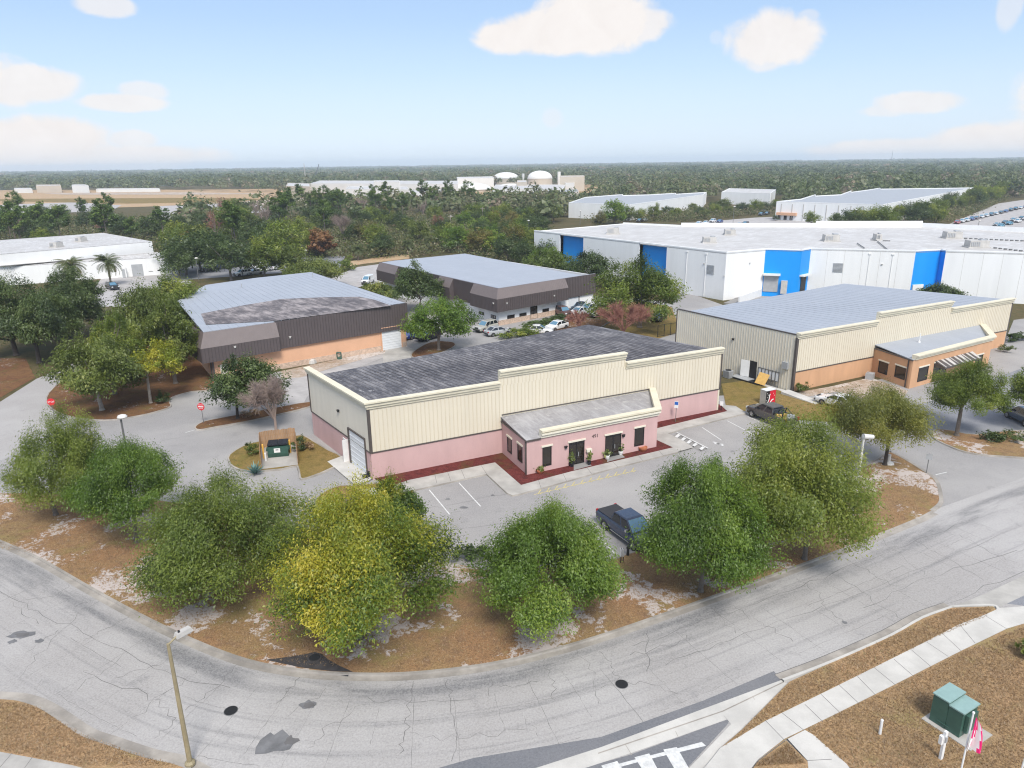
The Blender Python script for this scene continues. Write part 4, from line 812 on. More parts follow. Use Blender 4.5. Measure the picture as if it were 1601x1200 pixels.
# parapet caps along the facade, low back parapets
mb = MB()
for p, q in zip(rp[:8], rp[1:9]): w = Wall(p, q); w.box(mb, 0, w.len, zE+.002, zE+.25, -.35, .06)
mb.build('parapet', 'white_wall', re)
for i, (p, q) in enumerate(zip(back[1:], back[2:])):
    w = Wall(q, p); mb = MB(); w.box(mb, 0, w.len, 0, zE+(.3, .9, 1.5, 1.0, .6)[i], -.3, 0); mb.build('back_wall', 'white_wall', re)
wseg(back[1], P0, name='end_wall'); wseg(E9, back[-1], name='end_wall')
mb = MB()
for x, y in ((1110, 420), (1196, 432)): pass
for w, xs in ((wl, (1073, 1103)), (w5, (1357, 1393)), (w8, ())):
    for x in xs:
        a = w.hit(x, 420)[0]; w.box(mb, a-.05, a+.05, .1, zE-.8, .0, .10); w.box(mb, a-.25, a+.25, zE-.8, zE-.55, 0, .14)
mb.build('downspout', 'white_paint', re)
for w, x, y in ((wl, 1111, 421), (w5, 1310, 418)):
    a, z = w.hit(x, y); mb = MB(); w.box(mb, a-.9, a+.9, z-.9, z+.9, -.02, .1)
    for k in range(7): w.box(mb, a-.85, a+.85, z-.8+k*.25, z-.72+k*.25, .09, .14)
    mb.build('louvre', 'grey_metal', re)
for w, x, y in ((wl, 1101, 412), (wl, 1133, 431), (w2, 1172, 411), (w5, 1379, 413)):
    a, z = w.hit(x, y); lamp_on(re, w, a, z)
a0 = w3.hit(1200, 430)[0]; a1 = w3.hit(1217, 440)[0]; mb = MB(); w3.box(mb, .15, 3.0, 1.0, 4.4, 0, .15); mb.build('loading_door', 'grey_metal', re); mb = MB(); w3.box(mb, .0, 3.3, 4.4, 4.75, 0, 1.1); mb.build('door_canopy', 'white_paint', re)
mb = MB(); w3.box(mb, 3.6, 4.8, .8, 3.4, 0, .8); mb.build('dock_shelter', 'unit_metal', re)
q = Wall(E3, E4); mb = MB(); q.box(mb, q.len*.2, q.len*.75, .9, 4.3, 0, .1); mb.build('loading_door', 'black', re); mb = MB(); q.box(mb, .05, q.len*.9, 4.3, 4.6, 0, .9); mb.build('door_canopy', 'white_paint', re)
mb = MB(); w6.box(mb, .3, 2.8, .5, 3.0, 0, .3); mb.build('dock_shelter', 'white_paint', re)
def hvac(px0, py0, px1, py1, parent, z, label=None):
    a = G(px0, py1, z); b = G(px1, py1, z); w = np.hypot(*(b-a)); h = max(1.0, (py1-py0)*a[1]/1115*.8); c = (a+b)/2; an = math.atan2(*(b-a)[::-1])
    mb = MB(); mb.box((c[0], c[1]+1.3, z+.25), (w*.92, 2.6, h), an, 0, .97); mb.box((c[0], c[1]+1.3, z-.1), (w*1.05, 2.9, .35), an)
    d = np.array([math.cos(an), math.sin(an)]); n = np.array([d[1], -d[0]])
    for k in range(5): p = c-d*w*.42+d*w*.09*k; mb.box((p[0]+n[0]*.03, p[1]+n[1]*.03, z+.35), (w*.05, .12, h*.7), an, 1)
    mb.box((c[0]+d[0]*w*.25, c[1]+1.3+d[1]*w*.25, z+.25+h), (w*.3, 1.3, .2), an, 1)
    return mb.build('rooftop_unit', ['unit_metal', 'grey_metal'], parent)
for b in ((949, 356, 970, 366), (1100, 371, 1122, 380), (1134, 359, 1152, 367.5), (1290, 367, 1315, 377.5), (1371, 367, 1380.5, 375), (1480, 362, 1507, 373), (1516, 376, 1549, 387.5)): hvac(*b, re, zE-.15)
mb = MB()
for a, b in (((1372, 377), (1390, 392)), ((1340, 380), (1352, 388)), ((1361, 375), (1371, 376)), ((1380, 376), (1392, 376.5))):
    p, q = G(*a, zE), G(*b, zE); mb = MB(); mb.tube((*p, zE+.05), (*q, zE+.05), .1, .1, 5); mb.build('roof_pipe', 'pole_grey', re)
for i in range(27):
    p = G(1510+i*8, 372+i*.35, zE) if i < 16 else G(1556+(i-16)*8, 387+(i-16)*.9, zE); q = MB(); q.box((*p, zE-.15), (.5, .4, .25)); q.build('roof_vent', 'pole_grey', re)
for w in (wl, w5, w8):
    mb = MB(); k = 3.2
    while k < w.len: w.box(mb, k-.02, k+.02, .2, zE-.1, 0, .012); k += 3.2
    if w is not wl: mb.build('panel_joint', 'unit_metal', re)
# dock ramp in front of the blue bay
mb = MB(); A_, B_ = G(1150, 476), G(1222, 450); w = Wall(A_, B_)
mb.hexa([w.pt(0, 0, 0), w.pt(w.len, 0, 0), w.pt(w.len, 0, -2.5), w.pt(0, 0, -2.5)], [w.pt(0, .05, 0), w.pt(w.len, 1.0, 0), w.pt(w.len, 1.0, -2.5), w.pt(0, .05, -2.5)]); tag(mb.build('dock_ramp', 'grey_concrete'), 'sloping grey concrete dock ramp beside the white corner of the blue-bay warehouse', 'ramp')
mb = MB(); w.box(mb, 1, w.len, 0, 1.5, .05, .3); tag(mb.build('dock_wall', 'white_paint'), 'low white retaining wall along the loading dock ramp', 'wall')
# ---------------------------------------------------------------- F: white building on the left
F1 = G(280, 427); zF = 5.2; rfb = thing('white_building', 'long white building with low lean-to front behind the trees on the left', 'building', (*F1, 0))
Ff = G(-60, 451); WFf = Wall(Ff, F1)
zl = WFf.hit(262, 401)[1]; zl = min(5.6, max(3.6, zl))
lowB = [G(240, 392, zl+.5), G(-60, 420, zl+.5)]
wall_part(rfb, WFf, 'front_wall', 'white_wall', 0, zl, th=.3)
roof_sheet(rfb, 'lean_to_roof', [tuple(Ff), tuple(F1), tuple(lowB[0]+np.array([6, 0])), tuple(lowB[1])], [zl+.02, zl+.02, zl+.5, zl+.5], 'roof_white', WFf.d)
Wup = Wall(lowB[1], lowB[0]); zu = Wup.hit(238, 377)[1]; zu = max(zl+2, min(9.5, zu))
wall_part(rfb, Wup, 'upper_wall', 'white_wall', 0, zu, th=.3)
pk = G(162, 364, zu); pl = G(-80, 381, zu)
roof_sheet(rfb, 'roof', [tuple(lowB[1]), tuple(lowB[0]), tuple(pk), tuple(pl)], [zu+.01, zu+.01, zu+.05, zu+.05], 'roof_white', WFf.d)
wall_part(rfb, Wall(lowB[0], pk), 'end_wall', 'white_wall', 0, zu, .31); wall_part(rfb, Wall(F1, lowB[0]+np.array([6, 0])), 'end_wall', 'white_wall', 0, zl, .31)
a0, a1, z0, z1 = px_win(WFf, 206, 421, 226, 435); mb = MB(); WFf.box(mb, a0, a1, .05, 3.1, -.02, .06); mb.build('garage_door', 'grey_metal', rfb)
a0, a1, z0, z1 = px_win(WFf, 189.5, 428, 201, 444); mb = MB(); WFf.box(mb, a0, a1, .05, 2.6, -.02, 1.2); mb.build('porch', 'white_paint', rfb); mb = MB(); WFf.box(mb, a0+.3, a1-.3, .05, 2.2, 1.18, 1.26); mb.build('door', 'grey_metal', rfb)
for b in ((232.5, 424, 241, 433), (246, 421.5, 252, 429)):
    a0, a1, z0, z1 = px_win(WFf, *b); window(rfb, WFf, a0, a1, max(z0, 1.0), min(z1, 2.9), lintel=False, mull=1)
for b in ((78, 379, 90, 387), (118, 372, 128, 378)): hvac(*b, rfb, zu)
# ---------------------------------------------------------------- far buildings
FARP = []
def far_block(name, label, pts_px, z, mat='far_white', roof='roof_grey', cat='building', top=True, wallz=0, bands=None):
    """flat-roofed block whose roof outline is measured in the photograph at height z"""
    P = GS(pts_px, z); t = thing(name, label, cat, (*P[0], 0)); ar = sum(P[i-1][0]*P[i][1]-P[i][0]*P[i-1][1] for i in range(len(P)))
    if ar < 0: P = P[::-1]
    for i in range(len(P)):
        w = Wall(P[i], P[(i+1) % len(P)]); mb = MB(); w.box(mb, 0, w.len, wallz, z+.5, -.4, 0); mb.build('wall', mat, t)
    FARP.append(P); d = np.array(P[1])-np.array(P[0]); roof_sheet(t, 'roof', P, z+.1, roof, d/np.linalg.norm(d), drop=.05); return t, P
tg, Pg = far_block('far_warehouse', 'big pale warehouse with a stepped roof edge beyond the white and blue warehouse', [(1214, 316), (1381, 321), (1525, 294), (1377, 296), (1375, 294.5), (1360, 297), (1331, 301), (1330, 299), (1314, 305), (1275, 307), (1274, 305), (1252, 312)], 8.0, 'white_wall', 'roof_grey')
w = Wall(Pg[0], Pg[1])
mb = MB(); ws = [Wall(Pg[i], Pg[(i+1) % len(Pg)]) for i in range(len(Pg))]; wf = max(ws, key=lambda q: q.n@np.array([-.2, -1])*min(q.len, 60))
mb = MB()
for k in range(9): a = wf.len*(k+.5)/9; wf.box(mb, a-.15, a+.15, 0, 7.5, 0, .15)
mb.build('downspout', 'unit_metal', tg)
mb = MB(); wf.box(mb, wf.len*.02, wf.len*.22, 2.4, 3.6, .0, 1.2); mb.build('awning', 'peach_stucco', tg)
for k in range(3): mb = MB(); wf.box(mb, wf.len*(.03+.06*k), wf.len*(.06+.06*k), .3, 2.2, 0, .1); mb.build('window', 'window_glass', tg)
far_block('far_warehouse', 'low long white warehouse among trees right of the domed plant', [(889, 318), (985, 321), (1100, 305), (1104, 301), (1057, 304), (1056, 302.5), (1015, 305), (974, 306), (973, 304.5), (915, 309)], 7.0, 'white_wall', 'roof_grey')
far_block('far_warehouse', 'narrow white warehouse roof at the forest edge left of the stepped pale warehouse', [(1128, 301), (1205, 303), (1213, 297), (1140, 295)], 7.0, 'white_wall', 'roof_white')
far_block('far_building', 'pale tan block with flat roof at the right end of the domed plant', [(875, 276.5), (914, 276), (913, 274.5), (876, 275)], 13.5, 'far_tan', 'roof_white')
far_block('far_building', 'white hall below the round domes of the plant', [(715, 279), (772, 278), (770, 276), (714, 277)], 11, 'far_white', 'roof_white')
far_block('far_building', 'long low white plant hall left of the domes', [(485, 287), (716, 288), (716, 283), (500, 282.5)], 9, 'far_white', 'roof_white')
far_block('far_building', 'tan concrete shell under construction beside the crane', [(447, 291), (485, 292), (484, 287), (450, 286)], 9, 'far_tan', 'roof_white')
far_block('far_building', 'low white yard buildings in front of the two large domes', [(770, 296), (880, 296), (884, 289), (775, 289)], 6, 'far_white', 'roof_white')
far_block('far_building', 'small white building at the left end of the far field', [(22, 295.5), (50, 295.5), (48, 294), (23, 294)], 4.5, 'far_white', 'roof_white')
far_block('far_building', 'tan block with a dark doorway beyond the far field', [(56, 290.5), (95, 290.2), (94, 288.6), (57, 288.8)], 8, 'far_tan', 'roof_white')
far_block('far_building', 'white stepped building right of the tan block beyond the field', [(112, 290.3), (138, 290.3), (134, 288.6), (114, 288.6)], 8, 'far_white', 'roof_white')
far_block('far_building', 'row of low pale sheds along the far edge of the field', [(150, 296.5), (250, 295.5), (248, 294.3), (152, 295)], 3, 'far_white', 'roof_white')
far_block('far_building', 'pale flat hall right of the concrete shell at the far plant', [(540, 296), (640, 297), (636, 292), (545, 291.5)], 7, 'far_white', 'roof_white')
far_block('far_building', 'long white shed before the low domed tanks of the plant', [(640, 302), (712, 302), (708, 297), (645, 297)], 5, 'far_white', 'roof_white')
far_block('far_building', 'tan pump house between the two tall domes of the plant', [(808, 285), (824, 285), (823, 282), (809, 282)], 9, 'far_tan', 'roof_white')
far_block('far_building', 'narrow white strip building on the skyline of the plant, left half', [(585, 284.5), (625, 284.5), (624, 282.5), (586, 282.5)], 14, 'far_white', 'roof_white')
far_block('far_building', 'grey concrete basin wall at the right front of the plant', [(830, 303), (905, 300), (902, 296), (834, 298)], 3.5, 'unit_metal', 'roof_grey')
far_block('far_building', 'small white gatehouse at the right end of the plant yard', [(884, 286), (898, 286), (897, 283.5), (885, 283.5)], 8, 'far_white', 'roof_white')
def dome(px, py, wpx, hpx, label, base=True, mat='far_white', zb=None):
    c = G(px, py); r = wpx/2*c[1]/1115; h = hpx*c[1]/1115; t = thing('storage_dome', label, 'dome', (*c, 0), group='round tanks of the far plant'); hb = h*.5 if base else h*.25
    mb = MB(); mb.lathe((c[0], c[1]+r, 0), [(r, 0), (r, hb)], 28); mb.build('tank_wall', 'far_tan', t)
    mb = MB(); k = h-hb; mb.lathe((c[0], c[1]+r, 0), [(r*1.03, hb), (r*1.03, hb+.5)]+[(r*math.cos(a), hb+.5+k*math.sin(a)) for a in [math.pi/2*i/8 for i in range(8)]]+[(.3, hb+.5+k)], 28); mb.build('roof', 'far_white', t, True)
dome(791, 288, 39, 17, 'large white dome left of the other tall dome at the far plant'); dome(845, 291, 38, 22, 'tall domed tank with tan wall between the other dome and the flat block')
dome(735, 300, 62, 12, 'wide low domed tank on the left of the plant front', False); dome(800, 300, 56, 11, 'wide low domed tank on the right of the plant front', False)
for i, (x, y0, y1) in enumerate(((874, 268, 290), (818, 271, 285))):
    c = G(x, y1); h = HT(x, y0, c); mb = MB(); mb.tube((*c, 0), (*c, h), 2.0, 2.0, 10); tag(mb.build('vent_stack', 'far_white'), ('round white stack between the right dome and the flat tan block', 'short white stack left of the right dome')[i], 'stack')
def crane(x0, y0, x1, y1, label, mat):
    c = G(x0, y0); D = c[1]; s = D/1115; dx = (x1-x0)*s; top = HT(x1, y1, c); t = thing('crane', label, 'crane', (*c, 0))
    mb = MB(); mb.box((c[0], c[1], 0), (8, 5, 1.6)); mb.box((c[0], c[1], 1.6), (4, 3, 2)); mb.build('carrier', 'pole_grey', t)
    a, b = Vector((c[0], c[1], 4)), Vector((c[0]+dx, c[1], top)); mb = MB()
    for o in ((-.7, -.7), (.7, -.7), (-.7, .7), (.7, .7)): mb.tube(a+Vector((o[0], o[1], 0)), b+Vector((o[0]*.4, o[1]*.4, 0)), .28, .22, 4)
    for k in range(14):
        p, q = a.lerp(b, k/14), a.lerp(b, (k+1)/14); e = .7-.03*k; mb.tube(p+Vector((-e, 0, 0)), q+Vector((e, 0, 0)), .16, .16, 3)
    mb.build('boom', mat, t)
crane(491, 286, 501, 256, 'slanting dark lattice crane over the far building site', 'crane_grey'); crane(478, 285, 478, 255, 'upright pale crane left of the slanting crane', 'unit_metal')
for i, (x, y, c) in enumerate(((498, 300, 'crane_red'), (509, 299, 'crane_red'), (519, 300, 'white_paint'), (527, 299, 'crane_red'), (536, 301, 'paint_blue'))):
    p = G(x, y); mb = MB(); mb.box((*p, .6), (7, 3, 2), .3); mb.box((p[0]-1.5, p[1], 2.6), (2.5, 2.6, 1.8), .3, 1); mb.tube((p[0]+2, p[1], 2.5), (p[0]+6, p[1], 6.5), .5, .35, 5); mb.box((*p, 0), (5, 3.4, .8), .3, 1)
    tag(mb.build('excavator', [c, 'pole_grey']), ('red digger leftmost on the far building site', 'red digger second from left on the far building site', 'white machine among the red diggers on the building site', 'red digger right of the white machine on the site', 'blue machine rightmost on the far building site')[i], 'digger')
# far field, water and roads
mb = MB(); mb.poly(GS([(-400, 345), (-300, 298), (0, 297), (300, 296), (700, 293), (915, 287), (990, 300), (900, 318), (740, 316), (560, 322), (440, 312), (250, 322), (0, 330)]), .05); structure('field', mb, 'field_dirt')
mb = MB(); mb.poly(GS([(-100, 312), (120, 310), (330, 309), (420, 311), (330, 316), (200, 318), (90, 316)]), .12); mb.poly(GS([(640, 312), (740, 309), (900, 307), (880, 311), (760, 314)]), .12); structure('field_grass', mb, 'mixed_lawn')
mb = MB(); mb.poly(GS([(60, 301.5), (300, 300.5), (440, 303), (300, 304), (100, 304)]), .13); mb.poly(GS([(330, 318), (470, 309), (520, 312), (430, 322)]), .13); structure('field_track', mb, 'sandy_ground')
mb = MB(); mb.poly(GS([(-300, 326), (0, 320), (120, 316), (190, 321), (170, 331), (0, 333), (-300, 345)]), .09); mb.poly(GS([(560, 318), (700, 309), (930, 301), (930, 303), (700, 312), (580, 321)]), .09); mb.poly(GS([(250, 322), (420, 315), (500, 318), (430, 330), (250, 345)]), .09); structure('far_road', mb, 'pale_pavement')
mb = MB(); mb.poly(GS([(1040, 372), (1085, 348), (1180, 340), (1225, 338), (1340, 345), (1330, 360), (1200, 372)]), .05); mb.poly(GS([(1500, 366), (1470, 356), (1560, 318), (1601, 312), (1760, 300), (1850, 340), (1760, 380)]), .05); structure('far_parking_lot', mb, 'pale_pavement')
mb = MB(); mb.poly(GS([(1440, 352), (1484, 356), (1520, 362), (1440, 362)]), .08); structure('far_verge', mb, 'mixed_lawn')
# ================================================================ VEHICLES (nose towards +x, origin on the ground)
def loft(mb, st, mi=0):
    rings = []
    for x, zl, zh, hw in st:
        h = zh-zl; q = [(hw*.90, zl), (hw*.985, zl+.16*h), (hw, zl+.5*h), (hw*.985, zl+.80*h), (hw*.93, zh-.02), (hw*.80, zh)]
        rings.append([(x, y, z) for y, z in q]+[(x, -y, z) for y, z in q[::-1]])
    n = len(rings[0])
    for a, b in zip(rings, rings[1:]):
        for i in range(n): mb.face([a[i], b[i], b[(i+1) % n], a[(i+1) % n]], mi)
    mb.face(rings[0], mi); mb.face(rings[-1][::-1], mi)
def quadin(a, b, c, d, k, o):     # shrink a quad and push it out along its normal
    P = [Vector(p) for p in (a, b, c, d)]; ce = sum(P, Vector())/4; n = (P[1]-P[0]).cross(P[3]-P[0]).normalized()
    return [ce+(p-ce)*k+n*o for p in P]
def vehicle(name, label, kind, body, spec, group=None, detail=True):
    t = thing(name, label, spec.get('cat', 'car'), local=True, group=group)
    Ln, W_, wb, r = spec['L'], spec['W'], spec['wb'], spec['r']; hw = W_/2; zb = spec['belt']; xr = spec.get('xr', -wb/2); xf = xr+wb
    mb = MB(); loft(mb, [(x, a, b, hw*w) for x, a, b, w in spec['st']])
    c = spec['cab']   # x rear bottom, x front bottom, x rear top, x front top, z roof
    B = [(c[0], -hw*.93, zb), (c[1], -hw*.93, zb), (c[1], hw*.93, zb), (c[0], hw*.93, zb)]; T = [(c[2], -hw*.74, c[4]), (c[3], -hw*.74, c[4]), (c[3], hw*.74, c[4]), (c[2], hw*.74, c[4])]
    mb.hexa(B, T); mid = [(c[2]+.1, -hw*.66, c[4]+.045), (c[3]-.12, -hw*.66, c[4]+.045), (c[3]-.12, hw*.66, c[4]+.045), (c[2]+.1, hw*.66, c[4]+.045)]; mb.hexa(T, mid)
    if 'bed' in spec:
        x0, x1 = spec['bed']; z0, z1 = .82, zb
        for y in (-1, 1): mb.box(((x0+x1)/2, y*(hw-.07), z0), (x1-x0, .13, z1-z0+.0))
        mb.box((x0+.05, 0, z0), (.1, W_-.12, z1-z0)); mb.box((x1-.03, 0, z0), (.06, W_-.2, z1-z0))
    b = mb.build('body', body, t)
    bv = b.modifiers.new('bevel', 'BEVEL'); bv.width = .045; bv.segments = 2; bv.limit_method = 'ANGLE'; bv.angle_limit = R(35)
    def part(nm, m, f, parent=t): q = MB(); f(q); return q.build(nm, m, parent)
    g = 'car_glass'
    part('windshield', 'windshield_sky_tint', lambda q: q.face(quadin(B[1], B[2], T[2], T[1], .88, .012)))
    part('rear_window', g, lambda q: q.face(quadin(B[3], B[0], T[0], T[3], .84, .012)))
    for s in (0, 1):
        def f(q):
            k = spec.get('split', 2)
            for i in range(k):
                l = lambda P, Q, u: tuple(np.array(P)*(1-u)+np.array(Q)*u)
                u0, u1 = i/k, (i+1)/k
                if s == 0: q.face(quadin(l(B[0], B[1], u0), l(B[0], B[1], u1), l(T[0], T[1], u1), l(T[0], T[1], u0), .86, .010))
                else: q.face(quadin(l(B[2], B[3], u0), l(B[2], B[3], u1), l(T[2], T[3], u1), l(T[2], T[3], u0), .86, .010))
        if not (spec.get('panel') ): part('side_window', g, f)
    if spec.get('panel'):
        for s in (0, 1):
            l = lambda P, Q, u: tuple(np.array(P)*(1-u)+np.array(Q)*u)
            part('side_window', g, lambda q: q.face(quadin(l(B[0], B[1], .72), B[1], T[1], l(T[0], T[1], .72), .84, .01) if s == 0 else quadin(B[2], l(B[3], B[2], .72), l(T[3], T[2], .72), T[2], .84, .01)))
    for sx in (xr, xf):
        for s in (-1, 1):
            y = s*(hw-.10)
            def tyre(q):
                n = 18; P = [(r*.62, -.12), (r*.96, -.115), (r, -.07), (r, .07), (r*.96, .115), (r*.62, .12)]
                R_ = [[(sx+a*math.cos(2*math.pi*i/n), y+w_, r+a*math.sin(2*math.pi*i/n)) for i in range(n)] for a, w_ in P]
                for A_, B_ in zip(R_, R_[1:]):
                    for i in range(n): q.face([A_[i], A_[(i+1) % n], B_[(i+1) % n], B_[i]])
            w = part('wheel', 'tyre', tyre)
            def rim(q):
                n = 18; yo = y+s*.112
                q.face([(sx+r*.63*math.cos(2*math.pi*i/n), yo, r+r*.63*math.sin(2*math.pi*i/n)) for i in range(n)][::s]); q.face([(sx+r*.63*math.cos(2*math.pi*i/n), y-s*.1, r+r*.63*math.sin(2*math.pi*i/n)) for i in range(n)][::-s])
                for k in range(5):
                    a = 2*math.pi*k/5+.3; d = np.array([math.cos(a), 0, math.sin(a)]); e = np.array([-d[2], 0, d[0]]); ce = np.array([sx, yo+s*.012, r])
                    q.face([ce+d*.05-e*.05, ce+d*r*.58-e*.035, ce+d*r*.58+e*.035, ce+d*.05+e*.05][::-s], 1)
            q = MB(); rim(q); q.build('rim', [spec.get('rimdark', 'pole_grey'), 'chrome'], w)
            def arch(q):
                n = 16; yo = s*(hw+.004); P = [(sx+(r+.07)*math.cos(math.pi*i/n-0.12*(1-2*i/n)), yo, r+(r+.07)*math.sin(math.pi*i/n)-.04) for i in range(n+1)]; q.face(P[::-s])
            part('wheel_arch', 'bumper_black', arch)
    x1, x0 = spec['st'][-1][0], spec['st'][0][0]; hz = spec.get('hz', .72)
    for s in (-1, 1):
        part('headlight', 'head_clear', lambda q: q.box((x1-.10, s*hw*.72, hz-.09), (.26, hw*.34, .18)))
        part('taillight', 'tail_red', lambda q: q.box((x0+.06, s*hw*.84, hz+.02), (.18, hw*.2, spec.get('th', .2))))
        part('mirror', spec.get('mirror', 'bumper_black'), lambda q: q.box((c[1]-.42, s*(hw+.10), zb+.02), (.16, .22, .18)))
    part('bumper', spec.get('bump', 'bumper_black'), lambda q: (q.box((x1-.03, 0, .36), (.16, W_*.84, .26)), q.box((x0+.02, 0, .38), (.14, W_*.84, .22))))
    part('grille', spec.get('grille', 'bumper_black'), lambda q: q.box((x1-.02, 0, hz-.13), (.1, W_*.40, .26)))
    note_kids(t); b.material_slots[0].link = 'OBJECT'; b.material_slots[0].material = M[body]
    return t
SEDAN = dict(L=4.7, W=1.82, wb=2.75, r=.32, belt=.95, st=[(-2.3, .38, .88, .86), (-2.15, .28, .97, .97), (-1.3, .22, .99, 1), (.9, .22, .97, 1), (1.75, .24, .86, .98), (2.2, .28, .74, .92), (2.36, .34, .62, .78)], cab=(-1.75, 1.05, -.95, .2, 1.43), hz=.68)
SUV = dict(L=4.7, W=1.88, wb=2.75, r=.36, belt=1.08, st=[(-2.25, .42, 1.02, .9), (-2.12, .32, 1.1, .98), (-1.3, .28, 1.11, 1), (1.0, .28, 1.08, 1), (1.75, .3, 1.0, .98), (2.2, .32, .9, .94), (2.34, .40, .75, .82)], cab=(-2.1, 1.1, -1.75, .35, 1.68), hz=.82, split=3)
VAN = dict(L=4.8, W=1.85, wb=2.9, r=.33, belt=1.1, st=[(-2.35, .4, 1.12, .96), (-2.25, .3, 1.15, 1), (1.2, .28, 1.12, 1), (1.85, .3, 1.0, .97), (2.25, .34, .8, .9)], cab=(-2.3, 1.6, -2.22, .55, 1.86), hz=.8, panel=True, cat='van')
PICK = dict(L=5.85, W=2.02, wb=3.62, xr=-1.70, r=.41, belt=1.22, st=[(-2.88, .58, 1.20, .95), (-2.80, .5, 1.23, .99), (-.88, .42, 1.235, 1), (-.86, .42, 1.235, 1), (1.25, .42, 1.22, 1), (1.4, .44, 1.18, .99), (2.6, .46, 1.10, .97), (2.85, .5, .98, .90), (2.93, .56, .84, .80)], cab=(-.98, 1.62, -.80, .72, 1.88), hz=.88, th=.36, cat='pickup truck', mirror='chrome', bump='chrome', split=2)
def put(o, a, b=None, mid=False):
    """front axle / tail pixels on the ground -> place and heading"""
    A_, B_ = G(*a), G(*b); d = A_-B_; c = (A_+B_)/2
    o.location = (c[0], c[1], .012); o.rotation_euler = (0, 0, math.atan2(d[1], d[0])); return o
# navy pickup: wheels measured on its near (driver) side
a, b = G(991, 861), G(946, 828); d = (a-b)/np.linalg.norm(a-b); n = np.array([-d[1], d[0]])
nav = vehicle('pickup_truck', 'dark navy crew cab pickup with a flat covered bed parked facing the street', 'pickup', 'paint_navy', PICK)
c = (a+b)/2+n*.91-d*.11; nav.location = (c[0], c[1], .012); nav.rotation_euler = (0, 0, math.atan2(d[1], d[0]))
q = MB(); q.box((-1.88, 0, 1.238), (1.82, 1.80, .035)); q.build('bed_cover', 'bumper_black', nav)
for s in (-1, 1): q = MB(); q.box((.3, s*1.02, .46), (2.3, .12, .05)); q.build('side_step', 'chrome', nav)
# grey pickup with open bed facing the pink building
PK2 = dict(PICK); PK2['st'] = [(-2.88, .5, .84, .97), (-.90, .42, .86, 1), (-.88, .42, 1.235, 1), (1.25, .42, 1.22, 1), (1.4, .44, 1.18, .99), (2.6, .46, 1.10, .97), (2.85, .5, .98, .90), (2.93, .56, .84, .80)]; PK2['bed'] = (-2.88, -.92); PK2['mirror'] = 'bumper_black'
gr = vehicle('pickup_truck', 'brownish grey crew cab pickup with an open bed full of gear by the side lawn', 'pickup', 'paint_grey', PK2)
a, b = G(1174.5, 652), G(1212, 668); d = (a-b)/np.linalg.norm(a-b); n = np.array([-d[1], d[0]]); c = (a+b)/2-n*.91-d*.11
c = a-d*1.75-n*.0; nn = np.array([d[1], -d[0]]); c = a-d*1.95-nn*.95*(1 if nn[1] < 0 else -1); gr.location = (c[0], c[1], .03); gr.rotation_euler = (0, 0, math.atan2(d[1], d[0]))
q = MB(); rr = random.Random(4)
for y in (-.8, .8):
    q.tube((-1.05, y, 1.2), (-1.25, y, 1.78), .05, .05, 6); q.tube((-1.25, y, 1.78), (-2.2, y, 1.24), .045, .045, 6)
q.tube((-1.25, -.8, 1.78), (-1.25, .8, 1.78), .05, .05, 6); q.build('roll_bar', 'black_plastic', gr)
q = MB()
for k in range(9): q.box((rr.uniform(-2.6, -1.3), rr.uniform(-.6, .6), .86), (rr.uniform(.2, .6), rr.uniform(.2, .5), rr.uniform(.2, .6)), rr.uniform(0, 3), k % 3)
q.build('bed_gear', ['black_plastic', 'plywood', 'grey_metal'], gr)
protos = {'sedan': vehicle('parked_car', 'proto', 'sedan', 'paint_silver', SEDAN), 'suv': vehicle('parked_car', 'proto', 'suv', 'paint_champagne', SUV), 'van': vehicle('parked_van', 'proto', 'van', 'paint_white', VAN)}
used = set()
def car(kind, nose, tail, col, label, group=None, ln=True):
    """nose and tail: ground pixels; only the heading and middle are used"""
    p = protos[kind]; A_, B_ = G(*nose), G(*tail); d = A_-B_; c = (A_+B_)/2; an = math.atan2(d[1], d[0])
    if kind not in used: used.add(kind); p.location = (c[0], c[1], .014); p.rotation_euler = (0, 0, an); p['label'] = label; o = p
    else: o = dup(p, (c[0], c[1], .014), an, label=label)
    if group: o['group'] = group
    b = [k for k in o.children if k.name.startswith('body')][0]; b.material_slots[0].link = 'OBJECT'; b.material_slots[0].material = M['paint_'+col]
    return o
car('sedan', (1288, 629), (1330, 640), 'white', 'white car parked by the sandy bed, half hidden behind a street tree')
car('suv', (1577, 648), (1625, 672), 'slate', 'slate blue SUV at the right edge of the photo on the dark asphalt lot')
car('suv', (746, 520), (774, 513), 'champagne', 'pale champagne SUV in front of the white mansard building')
car('sedan', (792, 521), (765, 525), 'silver', 'silver sedan beside the pale champagne SUV')
car('sedan', (851, 521), (834, 521), 'white', 'white car at the hedge, left of the other white car behind the pink building roof')
car('sedan', (856, 518), (884, 511), 'white', 'white long car just right of the white car at the hedge')
car('van', (564, 448), (586, 438), 'white', 'white van with tinted windows left of the middle mansard building')
car('sedan', (630, 449), (600, 447), 'white', 'white car parked directly behind the white van under the mansard building')
car('sedan', (634, 531), (660, 524), 'blue', 'dark blue car beside the orange building under a tree')
car('suv', (657, 534), (684, 526), 'black', 'black SUV next to the dark blue car under a tree')
car('suv', (186, 455), (167, 449), 'black', 'black SUV parked beneath the palm in front of the long white building')
car('sedan', (1020, 506), (1040, 494), 'black', 'black car with pale side on the grass right of the reddish bare tree')
car('suv', (886, 495), (875, 491), 'brown', 'dark reddish brown car beside the grey door of the white mansard building')
